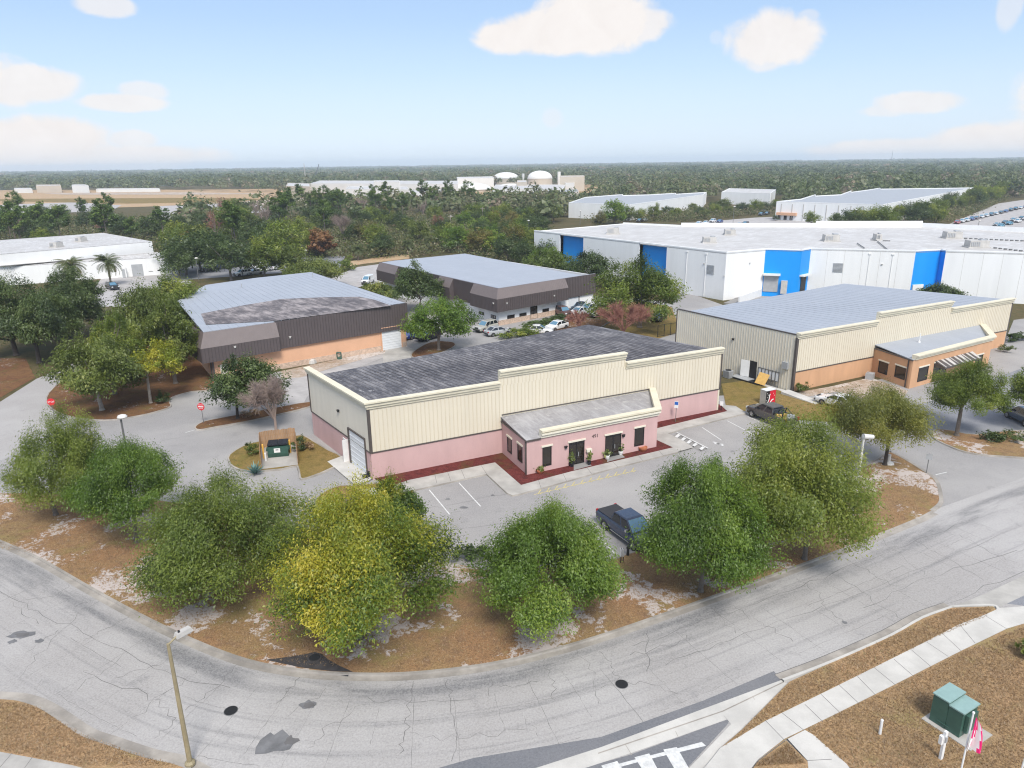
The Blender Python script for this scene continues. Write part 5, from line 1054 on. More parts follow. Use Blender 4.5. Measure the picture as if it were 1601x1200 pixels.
for i, (x, y, k, col) in enumerate(((905, 492, 'sedan', 'white'), (922, 489, 'van', 'white'), (899, 484, 'suv', 'slate'), (936, 494, 'sedan', 'white'))):
    car(k, (x-9, y+2), (x+9, y-2), col, ('white wrecked car nearest the dark reddish car in the yard behind red bare shrubs', 'white van in the scrap yard left of the big reddish bare tree', 'slate car with raised hood in the yard behind the red shrubs', 'white car closest to the big reddish bare tree in the yard')[i])
lotg = 'cars in the lot behind the left orange building'
for i, (x, y, k, col) in enumerate(((327, 424, 'sedan', 'black'), (345, 420, 'suv', 'blue'), (368, 417, 'suv', 'black'), (380, 431, 'suv', 'white'), (398, 429, 'sedan', 'silver'), (412, 424, 'sedan', 'white'), (426, 422, 'suv', 'white'), (440, 420, 'suv', 'white'), (400, 419, 'van', 'white'))):
    car(k, (x-8, y+1), (x+8, y-1), col, {'black': 'black car parked in the rear lot behind the left blue-grey roof', 'blue': 'blue SUV parked in the rear lot behind the left blue-grey roof', 'white': 'white vehicle parked in the rear lot behind the left blue-grey roof', 'silver': 'silver sedan parked in the rear lot behind the left blue-grey roof'}[col], lotg)
fr = random.Random(12); cols = ['white', 'silver', 'black', 'white', 'slate', 'silver', 'white', 'grey', 'black', 'blue']
gA = 'cars in the long row along the far right trees'; gB = 'cars in the near row of the far right lot'; gC = 'cars in the middle far parking lot'
def fl(col, where): return {'grey': 'dark grey', 'slate': 'slate blue'}.get(col, col)+' car '+where
for i in range(17):
    t = i/16; x = 1494+t*122; y = 349.5-t*29
    col = 'red' if i == 0 else ('white' if i in (1, 2, 5, 6, 8) else fr.choice(cols)) if i != 4 else 'brown'
    if i == 3: col = 'blue'
    car(fr.choice(['sedan', 'suv']), (x-2, y+1.6), (x+6, y-.8), col, 'bright red car first in the row along the far right trees' if i == 0 else fl(col, 'in the long row along the far right trees'), gA)
for i in range(9):
    t = i/8; x = 1558+t*52; y = 353-t*14+(3.5 if i % 2 else 0); col = ('silver', 'teal', 'grey', 'teal', 'silver', 'white', 'black', 'white', 'silver')[i]
    car(fr.choice(['sedan', 'suv']), (x-5, y+1), (x+5, y-1), col, fl(col, 'in the near row of the far right lot'), gB)
for i, (x, y) in enumerate(((1092, 352), (1103, 350), (1114, 347.5), (1125, 348), (1146, 356), (1156, 353), (1165, 352), (1176, 357), (1190, 336.5), (1199, 335), (1195, 331.5), (1219, 358.5), (1240, 357), (1262, 355.5), (1000, 347), (1008, 345.5))):
    col = cols[(i*3) % 10]; car('sedan' if i % 2 else 'suv', (x-5, y+1), (x+5, y-1), col, fl(col, 'in the lot between the white warehouse roofs'), gC)
# ================================================================ STREET FURNITURE AND SMALL THINGS
# tall street lamp, bottom left
p = G(298, 1197); h = HT(265, 1006, p); t = thing('street_lamp', 'tall tan street lamp with box head standing on the near kerb at the bottom left', 'street lamp', (*p, .1))
mb = MB(); mb.tube((*p, .1), (*p, h), .125, .075, 10); mb.lathe((*p, .1), [(.24, 0), (.24, .12), (.15, .22)], 10); mb.build('pole', 'pole_tan', t, True)
e = np.array(G(282, 992, h+.1))-p; e = e/np.linalg.norm(e); mb = MB(); mb.tube((*p, h-.05), (*(p+e*.45), h+.14), .05, .04, 8); mb.build('arm', 'pole_tan', t)
mb = MB(); an = math.atan2(e[1], e[0]); mb.box((*(p+e*.75), h+.06), (.78, .34, .20), an, 0, .82); mb.box((*(p+e*.85), h+.0), (.45, .26, .065), an); mb.tube((*(p+e*.55), h+.25), (*(p+e*.55), h+.34), .05, .05, 8, 1); mb.build('lamp_head', ['unit_metal', 'black'], t)
def yard_lamp(bx, by, ty, label, hd=1, shape='shoebox'):
    p = G(bx, by); h = HT(bx, ty, p); t = thing('street_lamp', label, 'street lamp', (*p, 0)); mb = MB(); mb.tube((*p, 0), (*p, h), .10, .08, 8); mb.build('pole', 'pole_grey', t, True)
    mb = MB(); mb.lathe((p[0]+hd*.25, p[1], h-.05), [(.1, 0), (.36, .05), (.42, .16), (.34, .30), (.12, .38)], 12); o = mb.build('lamp_head', 'lamp_white', t, True); return t
yard_lamp(207, 752, 653, 'dark lamp post with a pale oval head at the drive, left of the exit sign', .6)
p = G(1331, 822); h = HT(1346, 682, p); t = thing('street_lamp', 'pale lamp post with white drum head rising from the large right verge tree', 'street lamp', (*p, .1))
mb = MB(); mb.tube((*p, .1), (*p, h), .11, .08, 8); mb.lathe((*p, .1), [(.26, 0), (.26, .45), (.2, .6)], 10); mb.build('pole', 'lamp_white', t, True)
mb = MB(); mb.tube((p[0]-.05, p[1], h), (p[0]+.75, p[1]+.15, h-.12), .2, .17, 12); mb.build('lamp_head', 'lamp_white', t, True)
for bx, by, ty, lb in ((380, 432, 396, 'slim pale light pole behind the left blue-grey roof'), (311, 438, 404, 'short white light pole at the corner of the long white building'), (480, 418, 392, 'slim light pole above the olive tree behind the left roof'), (1145, 361, 323, 'light pole among the cars of the middle far lot'), (1334, 362, 328, 'light pole before the stepped pale warehouse'), (1528, 362, 345, 'dark light pole at the edge of the far right lot'), (826, 383, 345, 'light pole left of the blue-bay warehouse'), (907, 352, 330, 'light pole in trees beyond the blue-bay warehouse'), (705, 360, 338, 'light pole in the middle of the wood')):
    yard_lamp(bx, by, ty, lb, .5)
# signs
def sign_post(bx, by, ty, name, label, board, fn, pole='pole_grey', r=.035, z=.1):
    p = G(bx, by); h = HT(bx, ty, p); t = thing(name, label, 'sign', (*p, z)); mb = MB(); mb.tube((*p, z), (*p, h), r, r, 6); mb.build('post', pole, t); fn(t, p, h); return t
def disc(t, p, h, r, n, mat, face, z, rot=0, nm='board'):
    f = np.array(face)/np.linalg.norm(face); d = np.array([-f[1], f[0]]); mb = MB(); A_ = [(p[0]+f[0]*.05+d[0]*r*math.cos(a), p[1]+f[1]*.05+d[1]*r*math.cos(a), z+r*math.sin(a)) for a in [2*math.pi*i/n+rot for i in range(n)]]
    B_ = [(x+f[0]*.02, y+f[1]*.02, zz) for x, y, zz in A_]; mb.hexa(A_, B_); return mb.build(nm, mat, t), f, d
def dne(t, p, h):
    b, f, d = disc(t, p, h, .42, 24, 'red_sign', (-.15, -1), h-.42)
    b['_o'] = list(t['_o']); q = MB(); c = p+f*.075
    q.hexa([(*(c-d*.30), h-.47), (*(c+d*.30), h-.47), (*(c+d*.30+f*.006), h-.47), (*(c-d*.30+f*.006), h-.47)], [(*(c-d*.30), h-.36), (*(c+d*.30), h-.36), (*(c+d*.30+f*.006), h-.36), (*(c-d*.30+f*.006), h-.36)]); q.build('bar', 'white_paint', b)
    W_ = Matrix(((d[0], 0, f[0], 0), (d[1], 0, f[1], 0), (0, 1, 0, 0), (0, 0, 0, 1)))
    W_ = Matrix(((-d[0], 0, f[0], 0), (-d[1], 0, f[1], 0), (0, 1, 0, 0), (0, 0, 0, 1))) if (d[0] < 0) else W_
    text_mesh('DO NOT', .15, 'lettering', 'white_paint', b, Matrix.Translation((*(c+f*.003), h-.22)) @ W_); text_mesh('ENTER', .15, 'lettering', 'white_paint', b, Matrix.Translation((*(c+f*.003), h-.62)) @ W_)
sign_post(318.5, 662, 629.5, 'road_sign', 'round red do not enter sign with white bar on the tip of the exit island', 'red_sign', dne)
def stp(t, p, h):
    b, f, d = disc(t, p, h, .42, 8, 'red_sign', (.25, -1), h-.42, math.pi/8); b['_o'] = list(t['_o']); c = p+f*.078
    W_ = Matrix(((d[0], 0, f[0], 0), (d[1], 0, f[1], 0), (0, 1, 0, 0), (0, 0, 0, 1)))
    if d[0] < 0: W_ = Matrix(((-d[0], 0, f[0], 0), (-d[1], 0, f[1], 0), (0, 1, 0, 0), (0, 0, 0, 1)))
    text_mesh('STOP', .27, 'lettering', 'white_paint', b, Matrix.Translation((*c, h-.42)) @ W_)
sign_post(87, 660, 622, 'stop_sign', 'red stop sign showing above the leftmost verge tree beside the side road', 'red_sign', stp)
def plate(w, hh_, mat, face=(-.4, -1), dz=0, extra=None):
    def fn(t, p, h):
        f = np.array(face)/np.linalg.norm(face); an = math.atan2(f[1], f[0])+math.pi/2; mb = MB(); mb.box((p[0]+f[0]*.05, p[1]+f[1]*.05, h-hh_-dz), (w, .02, hh_), an); mb.build('board', mat, t)
        if extra: mb = MB(); mb.box((p[0]+f[0]*.055, p[1]+f[1]*.055, h-hh_-dz+hh_*extra[1]), (w*.9, .025, hh_*extra[2]), an); mb.build('panel', extra[0], t)
    return fn
sign_post(1056, 661, 627, 'parking_sign', 'white and blue disabled parking sign on a post in front of the pink wall', '', plate(.42, .75, 'white_paint', extra=('blue_sign', .48, .45)), z=.13)
sign_post(1127.5, 643, 627, 'parking_sign', 'small white sign on a black post at the right corner of the pink wall', '', plate(.35, .5, 'white_paint'), 'black', z=.13)
sign_post(970.5, 882, 857, 'parking_sign', 'thin white sign on a black post beside the navy pickup, left of its twin', '', plate(.22, .6, 'white_paint', (-1, -.3)), 'black', z=.13)
sign_post(974, 881.5, 857, 'parking_sign', 'thin white sign on a black post beside the navy pickup, right of its twin', '', plate(.22, .6, 'white_paint', (-1, -.3)), 'black', z=.13)
sign_post(1448, 741, 709, 'road_sign', 'grey back of a road sign at the driveway curve on the right', '', plate(.5, .55, 'grey_metal', (-.5, -1)))
p = G(981.5, 870); mb = MB(); mb.lathe((*p, .13), [(.1, 0), (.1, .5), (.14, .55), (.1, .72)], 8); tag(mb.build('hydrant', 'black_iron'), 'small dark stub post on the kerb right of the twin parking signs', 'post')
# transformer, meter post, marker, flags at the bottom right
zt_ = .13; pc = GS([(1441, 1124), (1476, 1148), (1520, 1177), (1562, 1155), (1532, 1134), (1484, 1104)]); A0 = G(1448, 1126); A1 = G(1497, 1158); dx = (A1-A0)/np.linalg.norm(A1-A0); dy = np.array([-dx[1], dx[0]])
t = thing('transformer', 'green padmount transformer cabinet with pale green lids beside the flag', 'utility box', (*A0, zt_))
def obox(mb, a, u, v, z0, z1, mi=0): mb.prism([tuple(a), tuple(a+dx*u), tuple(a+dx*u+dy*v), tuple(a+dy*v)], z0, z1, mi)
l = np.linalg.norm(A1-A0); wv = 1.35; ztop = HT(1458, 1082, A0); ztop = max(1.5, min(1.95, ztop))
mb = MB(); obox(mb, A0+dx*.12, l*.48, wv, zt_+.05, ztop); mb.build('rear_cabinet', 'dark_green', t); mb = MB(); obox(mb, A0+dx*.08-dy*.04, l*.48+.08, wv+.08, ztop+.002, ztop+.07); mb.build('lid', 'light_green', t)
mb = MB(); obox(mb, A0+dx*(.135+l*.48)+dy*.03, l*.44, wv-.08, zt_+.05, ztop-.14); mb.build('front_cabinet', 'dark_green', t); mb = MB(); obox(mb, A0+dx*(.14+l*.48)-dy*.02, l*.44+.06, wv+.02, ztop-.138, ztop-.07); mb.build('lid', 'light_green', t)
mb = MB(); obox(mb, A0+dx*(.16+l*.92)+dy*.25, .16, wv-.55, zt_+.3, ztop-.3); mb.build('door_hood', 'dark_green', t); mb = MB(); obox(mb, A0+dx*.5+dy*(-.03), l*.35, .03, zt_+.25, zt_+.3); mb.build('sill_rail', 'dark_green', t)
mb = MB(); obox(mb, A0-dx*.12-dy*.25, l+.85, wv+.55, .10, zt_+.03); tag(mb.build('transformer_pad', 'concrete'), 'pale concrete pad under the green transformer', 'slab')
p = G(1470, 1189); t = thing('meter_post', 'white service post with a small meter box in front of the transformer', 'post', (*p, .1)); hh_ = min(1.6, HT(1471, 1146, p)); mb = MB(); mb.box((*p, .1), (.16, .12, hh_), .4); mb.build('post', 'white_paint', t)
mb = MB(); mb.box((p[0]-.12, p[1]+.02, hh_*.62), (.2, .16, .45), .4); mb.box((p[0]+.02, p[1]-.09, hh_*.72), (.12, .05, .3), .4, 1); mb.build('meter_box', ['white_paint', 'grey_metal'], t)
p = G(1375, 1150); mb = MB(); mb.tube((*p, .1), (*p, HT(1375, 1126, p)), .07, .065, 8); mb.lathe((*p, HT(1375, 1126, p)), [(.075, 0), (.05, .06), (.01, .08)], 8); tag(mb.build('marker_post', 'white_paint'), 'short white marker post on the dead lawn by the sidewalk', 'post')
p = G(1490, 1262); h = HT(1521, 1116, p); t = thing('flagpole', 'white flagpole with a limp pink and white striped flag at the bottom right', 'flagpole', (*p, .1)); top = np.array([*p, h])
mb = MB(); mb.tube((*p, .1), top, .04, .035, 10); mb.build('pole', 'white_paint', t, True); mb = MB(); mb.lathe((*p, h), [(.02, 0), (.055, .04), (.055, .09), (.02, .13)], 10); mb.build('finial', 'white_paint', t, True)
def flag(t, p, z1, z0, w0, w1, ncol, nm='flag'):
    mb = MB(); nr = 16
    P = [[None]*(ncol+1) for _ in range(nr+1)]
    for r_ in range(nr+1):
        u = r_/nr; z = z1-(z1-z0)*u; w = w0+(w1-w0)*u**.8
        for c_ in range(ncol+1):
            v = c_/ncol; P[r_][c_] = (p[0]-w*.25*u+.05+w*v, p[1]-.05-.13*math.sin(v*9+u*1.5)*(.25+u), z+.08*math.sin(v*6+1)*u-.22*v*(1-u))
    for r_ in range(nr):
        for c_ in range(ncol): mb.face([P[r_+1][c_], P[r_+1][c_+1], P[r_][c_+1], P[r_][c_]], 0 if (c_+r_*.22) % 5 < 2.2 else 1)
    return mb.build(nm, ['flag_pink', 'flag_white'], t, True)
flag(t, p+np.array([.03, -.03]), h-.08, h-1.75, .14, .80, 12)
p = G(1586, 1240); h = HT(1597, 1172, p); mb = MB(); mb.tube((*p, .1), (p[0]+.1, p[1], h), .04, .04, 8); tag(mb.build('white_pole', 'white_paint'), 'leaning white pole cut by the right bottom edge of the photo', 'pole')
# manholes and storm drain
def manhole(px, py, label):
    p = G(px, py); t = thing('manhole_cover', label, 'manhole cover', (*p, .01)); mb = MB(); mb.lathe((*p, .008), [(.36, 0), (.36, .008), (.33, .010)], 24); mb.build('ring', 'pole_grey', t); mb = MB(); mb.lathe((*p, .019), [(.33, 0), (.33, .004), (.3, .006)], 24)
    for k in range(-3, 4): mb.box((p[0], p[1]+k*.085, .0255), (.5*math.sqrt(max(.05, 1-(k/3.9)**2)), .03, .004))
    mb.build('lid', 'black_iron', t)
manhole(361, 1111, 'black round manhole cover in the street near the tall tan lamp'); manhole(972, 1069.5, 'black round manhole cover in the street right of centre, near the driveway')
t = thing('storm_drain', 'dark stained storm drain top with round lid behind the broken kerb', 'storm drain', (*G(490, 1035), .1))
mb = MB(); mb.poly(GS([(415, 1031), (440, 1028), (478, 1022), (492, 1019), (504, 1022), (512, 1030), (530, 1040), (552, 1050), (520, 1049), (470, 1043)], .128), .128); mb.build('concrete_top', 'drain_stain', t)
p = G(492, 1029, .14); mb = MB(); mb.lathe((*p, .132), [(.42, 0), (.40, .05), (.34, .07)], 20); mb.build('rim', 'drain_stain', t); mb = MB(); mb.lathe((*p, .204), [(.32, 0), (.30, .012)], 20); mb.build('lid', 'black_iron', t)
mb = MB(); K1 = GS([(416, 1036), (450, 1044), (500, 1052), (545, 1057)]); ribbon(mb, offset(K1, -.02), offset(K1, .045), (.10, .026)); mb.build('inlet_slot', 'black', t)
# dumpster enclosure
E0, E1_, E2_, E3_ = G(410, 735), G(408, 702), G(463, 695), G(466, 728)
t = thing('bin_enclosure', 'weathered wooden screen fence around the green dumpster, open at the front', 'enclosure', (*E1_, .1))
def fence(W, z1, nm):
    mb = MB(); n = int(W.len/.16); fr_ = random.Random(int(W.len*100))
    for i in range(n): a = W.len*i/n; W.box(mb, a+.006, a+W.len/n-.006, .1, z1+fr_.uniform(-.05, .06), -.025, .0)
    for z in (.4, 1.3): W.box(mb, 0, W.len, z, z+.09, -.07, -.026)
    mb.build(nm, 'fence_wood', t)
fence(Wall(E1_, E2_), 1.85, 'back_fence'); fence(Wall(E0, E1_), 1.8, 'side_fence'); fence(Wall(E2_, E3_), 1.8, 'side_fence')
mb = MB(); mb.poly([tuple(x) for x in (E1_, E0, E3_, E2_)][::-1], .128); structure('bin_pad', mb, 'concrete')
bw = Wall(G(420, 716), G(452, 713)); t = thing('dumpster', 'dark green rounded dumpster with black lid and a white sticker inside the wooden enclosure', 'dumpster', bw.pt(0, .13))
mb = MB(); prof = [(0, .13), (.25, .14), (.32, .5), (.22, 1.15), (-.9, 1.35), (-1.15, 1.3), (-1.15, .13)]
A_ = [bw.pt(0, z, o) for o, z in prof]; B_ = [bw.pt(bw.len, z, o) for o, z in prof]
for i in range(len(prof)): j = (i+1) % len(prof); mb.face([A_[i], B_[i], B_[j], A_[j]])
mb.face(A_[::-1]); mb.face(B_); bw.box(mb, -.14, 0, .75, .95, -.6, .1); bw.box(mb, bw.len, bw.len+.14, .75, .95, -.6, .1); mb.build('bin_body', 'dumpster_green', t)
mb = MB()
for k in range(2): bw.box(mb, bw.len*.5*k+.02, bw.len*.5*(k+1)-.02, 1.32, 1.42, -1.2, .2)
for k in range(6): bw.box(mb, bw.len*k/6+.08, bw.len*k/6+.16, 1.42, 1.46, -1.1, .18)
mb.build('lid', 'black_plastic', t)
mb = MB(); bw.box(mb, bw.len*.32, bw.len*.62, .62, 1.05, .29, .315); mb.build('sticker', 'white_paint', t); mb = MB(); bw.box(mb, bw.len*.40, bw.len*.54, .86, .94, .316, .32); mb.build('sticker_mark', 'black', t)
def bollard(px, py, ty, label, mat='yellow_post'):
    p = G(px, py); h = HT(px, ty, p); h = min(1.9, max(.9, h)); mb = MB(); mb.tube((*p, .1), (*p, h), .09, .09, 10); mb.lathe((*p, h), [(.09, 0), (.07, .05), (.02, .08)], 10); tag(mb.build('bollard', mat), label, 'bollard')
bollard(413, 718, 695, 'yellow bollard at the left inside the dumpster enclosure'); bollard(454.5, 709, 688, 'yellow bollard at the right inside the dumpster enclosure'); bollard(416, 722, 709, 'short white post at the front left of the dumpster enclosure', 'white_paint')
# things along the side wall of the right warehouse
def on(px, py): return np.array(G(px, py))
t = thing('air_conditioner', 'grey air conditioner unit on the lawn against the cream side wall', 'air conditioner', (*on(1138, 590), 0)); p = on(1138, 590); an = math.atan2(WL2.d[1], WL2.d[0]); mb = MB(); mb.box((*p, .05), (1.0, .85, .95), an)
for k in range(6): mb.box((*p, .18+k*.13), (1.03, .88, .03), an, 1)
mb.build('casing', ['grey_metal', 'pole_grey'], t); mb = MB(); mb.lathe((*p, 1.0), [(.38, 0), (.38, .06), (.3, .08)], 14); mb.build('fan_guard', 'black_iron', t)
aw0 = WL2.hit(1150, 590)[0]
def sidebox(a, b, z0, z1, o0, o1, mi, mb): WL2.box(mb, a, b, z0, z1, o0, o1, mi)
s_ = lambda x, y, o=0: WL2.hit(x, y, o)[0]
mb = MB(); WL2.box(mb, s_(1153, 593), s_(1196, 603), 0, .22, .1, 1.4); WL2.box(mb, s_(1153, 593), s_(1180, 600), .22, .27, .1, 1.45, 1); tag(mb.build('entry_deck', ['black_plastic', 'grey_metal']), 'low dark deck in front of the open doorway of the side wall', 'deck')
p0_ = s_(1181, 596, 1.2); mb = MB(); b0 = [WL2.pt(p0_, .25, 1.35), WL2.pt(p0_+1.5, .25, 1.35), WL2.pt(p0_+1.5, .25, 1.30), WL2.pt(p0_, .25, 1.30)]; t0 = [WL2.pt(p0_+.1, 1.55, .62), WL2.pt(p0_+1.6, 1.5, .62), WL2.pt(p0_+1.6, 1.5, .57), WL2.pt(p0_+.1, 1.55, .57)]; mb.hexa(b0, t0); tag(mb.build('plywood_sheet', 'plywood'), 'yellow plywood sheet leaning beside the open side doorway', 'board')
t = thing('window_rack', 'dark rack holding white glazed window units against the cream side wall', 'rack', WL2.pt(s_(1190, 598), 0, .3)); fa, fb = s_(1186, 596), s_(1218, 606); mb = MB()
for k in range(7): a = fa+(fb-fa)*k/6; WL2.box(mb, a-.04, a+.04, 0, 2.0+.02*k, .2, .3)
for z in (.1, .75, 1.95): WL2.box(mb, fa, fb, z, z+.08, .19, .31)
mb.build('frame', 'pole_grey', t)
for k in range(6): a = fa+(fb-fa)*k/6; mb = MB(); WL2.box(mb, a+.07, a+(fb-fa)/6-.07, .85, 1.9, .22, .27); mb.build('window_unit', 'garage_white', t)
mb = MB(); WL2.box(mb, s_(1178, 599), s_(1238, 614), .01, .06, .25, .95, 0); r0, r1 = s_(1228, 616, 1), s_(1240, 614)+3.2
mb.hexa([WL2.pt(r0, .0, 1.9), WL2.pt(r1+1.2, .0, 1.9), WL2.pt(r1+1.2, 0, .5), WL2.pt(r0, 0, .5)], [WL2.pt(r0, .34, 1.9), WL2.pt(r1+1.2, .05, 1.9), WL2.pt(r1+1.2, .05, .5), WL2.pt(r0, .34, .5)]); tag(mb.build('access_ramp', 'white_concrete'), 'white concrete access ramp sloping away from the corner of the cream side wall', 'ramp')
c0 = on(1190, 627); c1 = on(1212, 630); w = Wall(on(1196, 634), on(1216, 630)); t = thing('vending_machine', 'red drinks machine with dark panel and white swirl standing on the side lawn', 'vending machine', w.pt(0, .03)); zt2 = 1.75
wv2 = Wall(on(1196, 634), on(1196, 634)+WF2.d*1.05)
mb = MB(); wv2.box(mb, 0, 1.5, .03, zt2, -.85, 0); mb.build('cabinet', 'unit_metal', t)
mb = MB(); wv2.box(mb, .02, .55, .15, zt2-.06, .0, .05); mb.build('dark_panel', 'black', t); mb = MB(); wv2.box(mb, .551, 1.49, .15, zt2-.06, 0, .052); mb.build('red_panel', 'machine_red', t)
mb = MB(); wv2.box(mb, -.02, 1.52, zt2, zt2+.04, -.87, .06); mb.build('top_panel', 'garage_white', t)
sw = [(.30, .35), (.42, .55), (.52, .85), (.50, 1.12), (.60, 1.35)]; mb = MB()
for (a, z), (b, y) in zip(sw, sw[1:]): mb.face([wv2.pt(a-.06, z, .056), wv2.pt(a+.08, z-.02, .056), wv2.pt(b+.08, y-.02, .056), wv2.pt(b-.06, y, .056)])
sw = [(.62, .22), (.78, .42), (.98, .60), (1.2, .66)]
for (a, z), (b, y) in zip(sw, sw[1:]): mb.face([wv2.pt(a-.04, z+.04, .056), wv2.pt(a+.06, z-.08, .056), wv2.pt(b+.06, y-.07, .056), wv2.pt(b-.04, y+.05, .056)])
for a, z in ((.12, 1.4), (.22, .9), (.10, .55), (.28, 1.2), (.18, .3), (1.1, 1.3), (1.25, 1.05)): wv2.box(mb, a, a+.08, z, z+.08, .05, .058)
mb.build('swirl', 'white_paint', t)
p = on(1359.5, 592); mb = MB(); mb.box((*p, 0), (1.0, .9, .8), WF2.d[0]); mb.lathe((*p, .8), [(.34, 0), (.34, .06)], 12, 0); tag(mb.build('air_conditioner', 'grey_metal'), 'blue-grey air conditioner in the corner between the orange wall and its office', 'air conditioner')
p = on(530.5, 561); mb = MB(); mb.box((*p, .03), (.6, .6, .3), .5); mb.tube((p[0]-.3, p[1], .3), (p[0]-.3, p[1], 1.0), .09, .09, 8); mb.tube((p[0]-.3, p[1], 1.0), (p[0]+.3, p[1], 1.0), .09, .09, 8); mb.tube((p[0]+.3, p[1], 1.0), (p[0]+.3, p[1], .3), .09, .09, 8); tag(mb.build('backflow_pipe', 'dark_green'), 'green looped pipe valve before the orange wall', 'pipe')
p = on(487, 567); mb = MB(); mb.lathe((*p, 0), [(.8, 0), (.7, .5), (.3, .8)], 9); tag(mb.build('tarp_heap', 'unit_metal'), 'grey covered heap on the rubble strip left of the green pipe', 'heap')
mb = MB(); hp = GS([(553, 752), (551, 747), (556, 745), (561, 749), (568, 748), (572, 746), (577, 748)], .15); hp = smoothline(hp, 4)
for a, b in zip(hp, hp[1:]): mb.tube((*a, .15), (*b, .15), .028, .028, 5)
tag(mb.build('garden_hose', 'black_plastic'), 'black hose lying in a curve on the white loading slab', 'hose')
p = on(575, 747); mb = MB(); mb.box((*p, .135), (.9, .35, .25), .6); mb.box((p[0]+.2, p[1]+.1, .385), (.3, .2, .25), .9); tag(mb.build('tool_heap', 'black_plastic'), 'dark heap of gear at the foot of the pink corner by the garage door', 'gear')
p = on(1388.5, 726); mb = MB(); mb.tube((*p, .1), (*p, 1.0), .16, .15, 10); mb.lathe((*p, .1), [(.5, 0), (.45, .12), (.1, .14)], 12); tag(mb.build('utility_stub', 'lamp_white'), 'pale stub post next to the trunk of the right verge tree', 'post')
# fence gate behind the pink building, far radio mast
w = Wall(on(1028, 527), on(1058, 522)); t = thing('chain_fence', 'dark chain link gate between the pink building and the right warehouse', 'fence', w.pt(0, 0)); mb = MB()
for k in range(4): mb.tube(w.pt(w.len*k/3, 0), w.pt(w.len*k/3, 2.0), .05, .05, 6)
for z in (.15, 1.95): mb.tube(w.pt(0, z), w.pt(w.len, z), .035, .035, 5)
for k in range(24): mb.tube(w.pt(w.len*k/24, .15), w.pt(w.len*(k+1)/24, 1.95), .008, .008, 3); mb.tube(w.pt(w.len*(k+1)/24, .15), w.pt(w.len*k/24, 1.95), .008, .008, 3)
mb.build('mesh_panel', 'black_iron', t)
p = np.array([(1372-800)/1115*3600*1.0, 3600.]); mb = MB(); h = 64
for a, b in (((-1.2, 0), (.0, 0)), ((1.2, 0), (0, 0)), ((0, 1.2), (0, 0))): mb.tube((p[0]+a[0], p[1]+a[1], 0), (p[0]+b[0], p[1]+b[1], h), .7, .45, 4)
tag(mb.build('radio_mast', 'crane_grey'), 'thin radio mast on the far right horizon', 'mast')
# utility poles along the wood
for bx, by, ty, lb in ((705, 368, 335, 'tall wooden utility pole in the wood, right of the rusty bare tree'), (755, 352, 323, 'tall wooden utility pole in front of the bright yellow-green tree'), (655, 332, 312, 'wooden utility pole half hidden in the middle of the wood')):
    p = on(bx, by); h = HT(bx, ty, p); mb = MB(); mb.tube((*p, 0), (*p, h), .18, .13, 7); mb.box((*p, h-.9), (2.4, .14, .16), .3); tag(mb.build('utility_pole', 'pale_bark'), lb, 'pole')
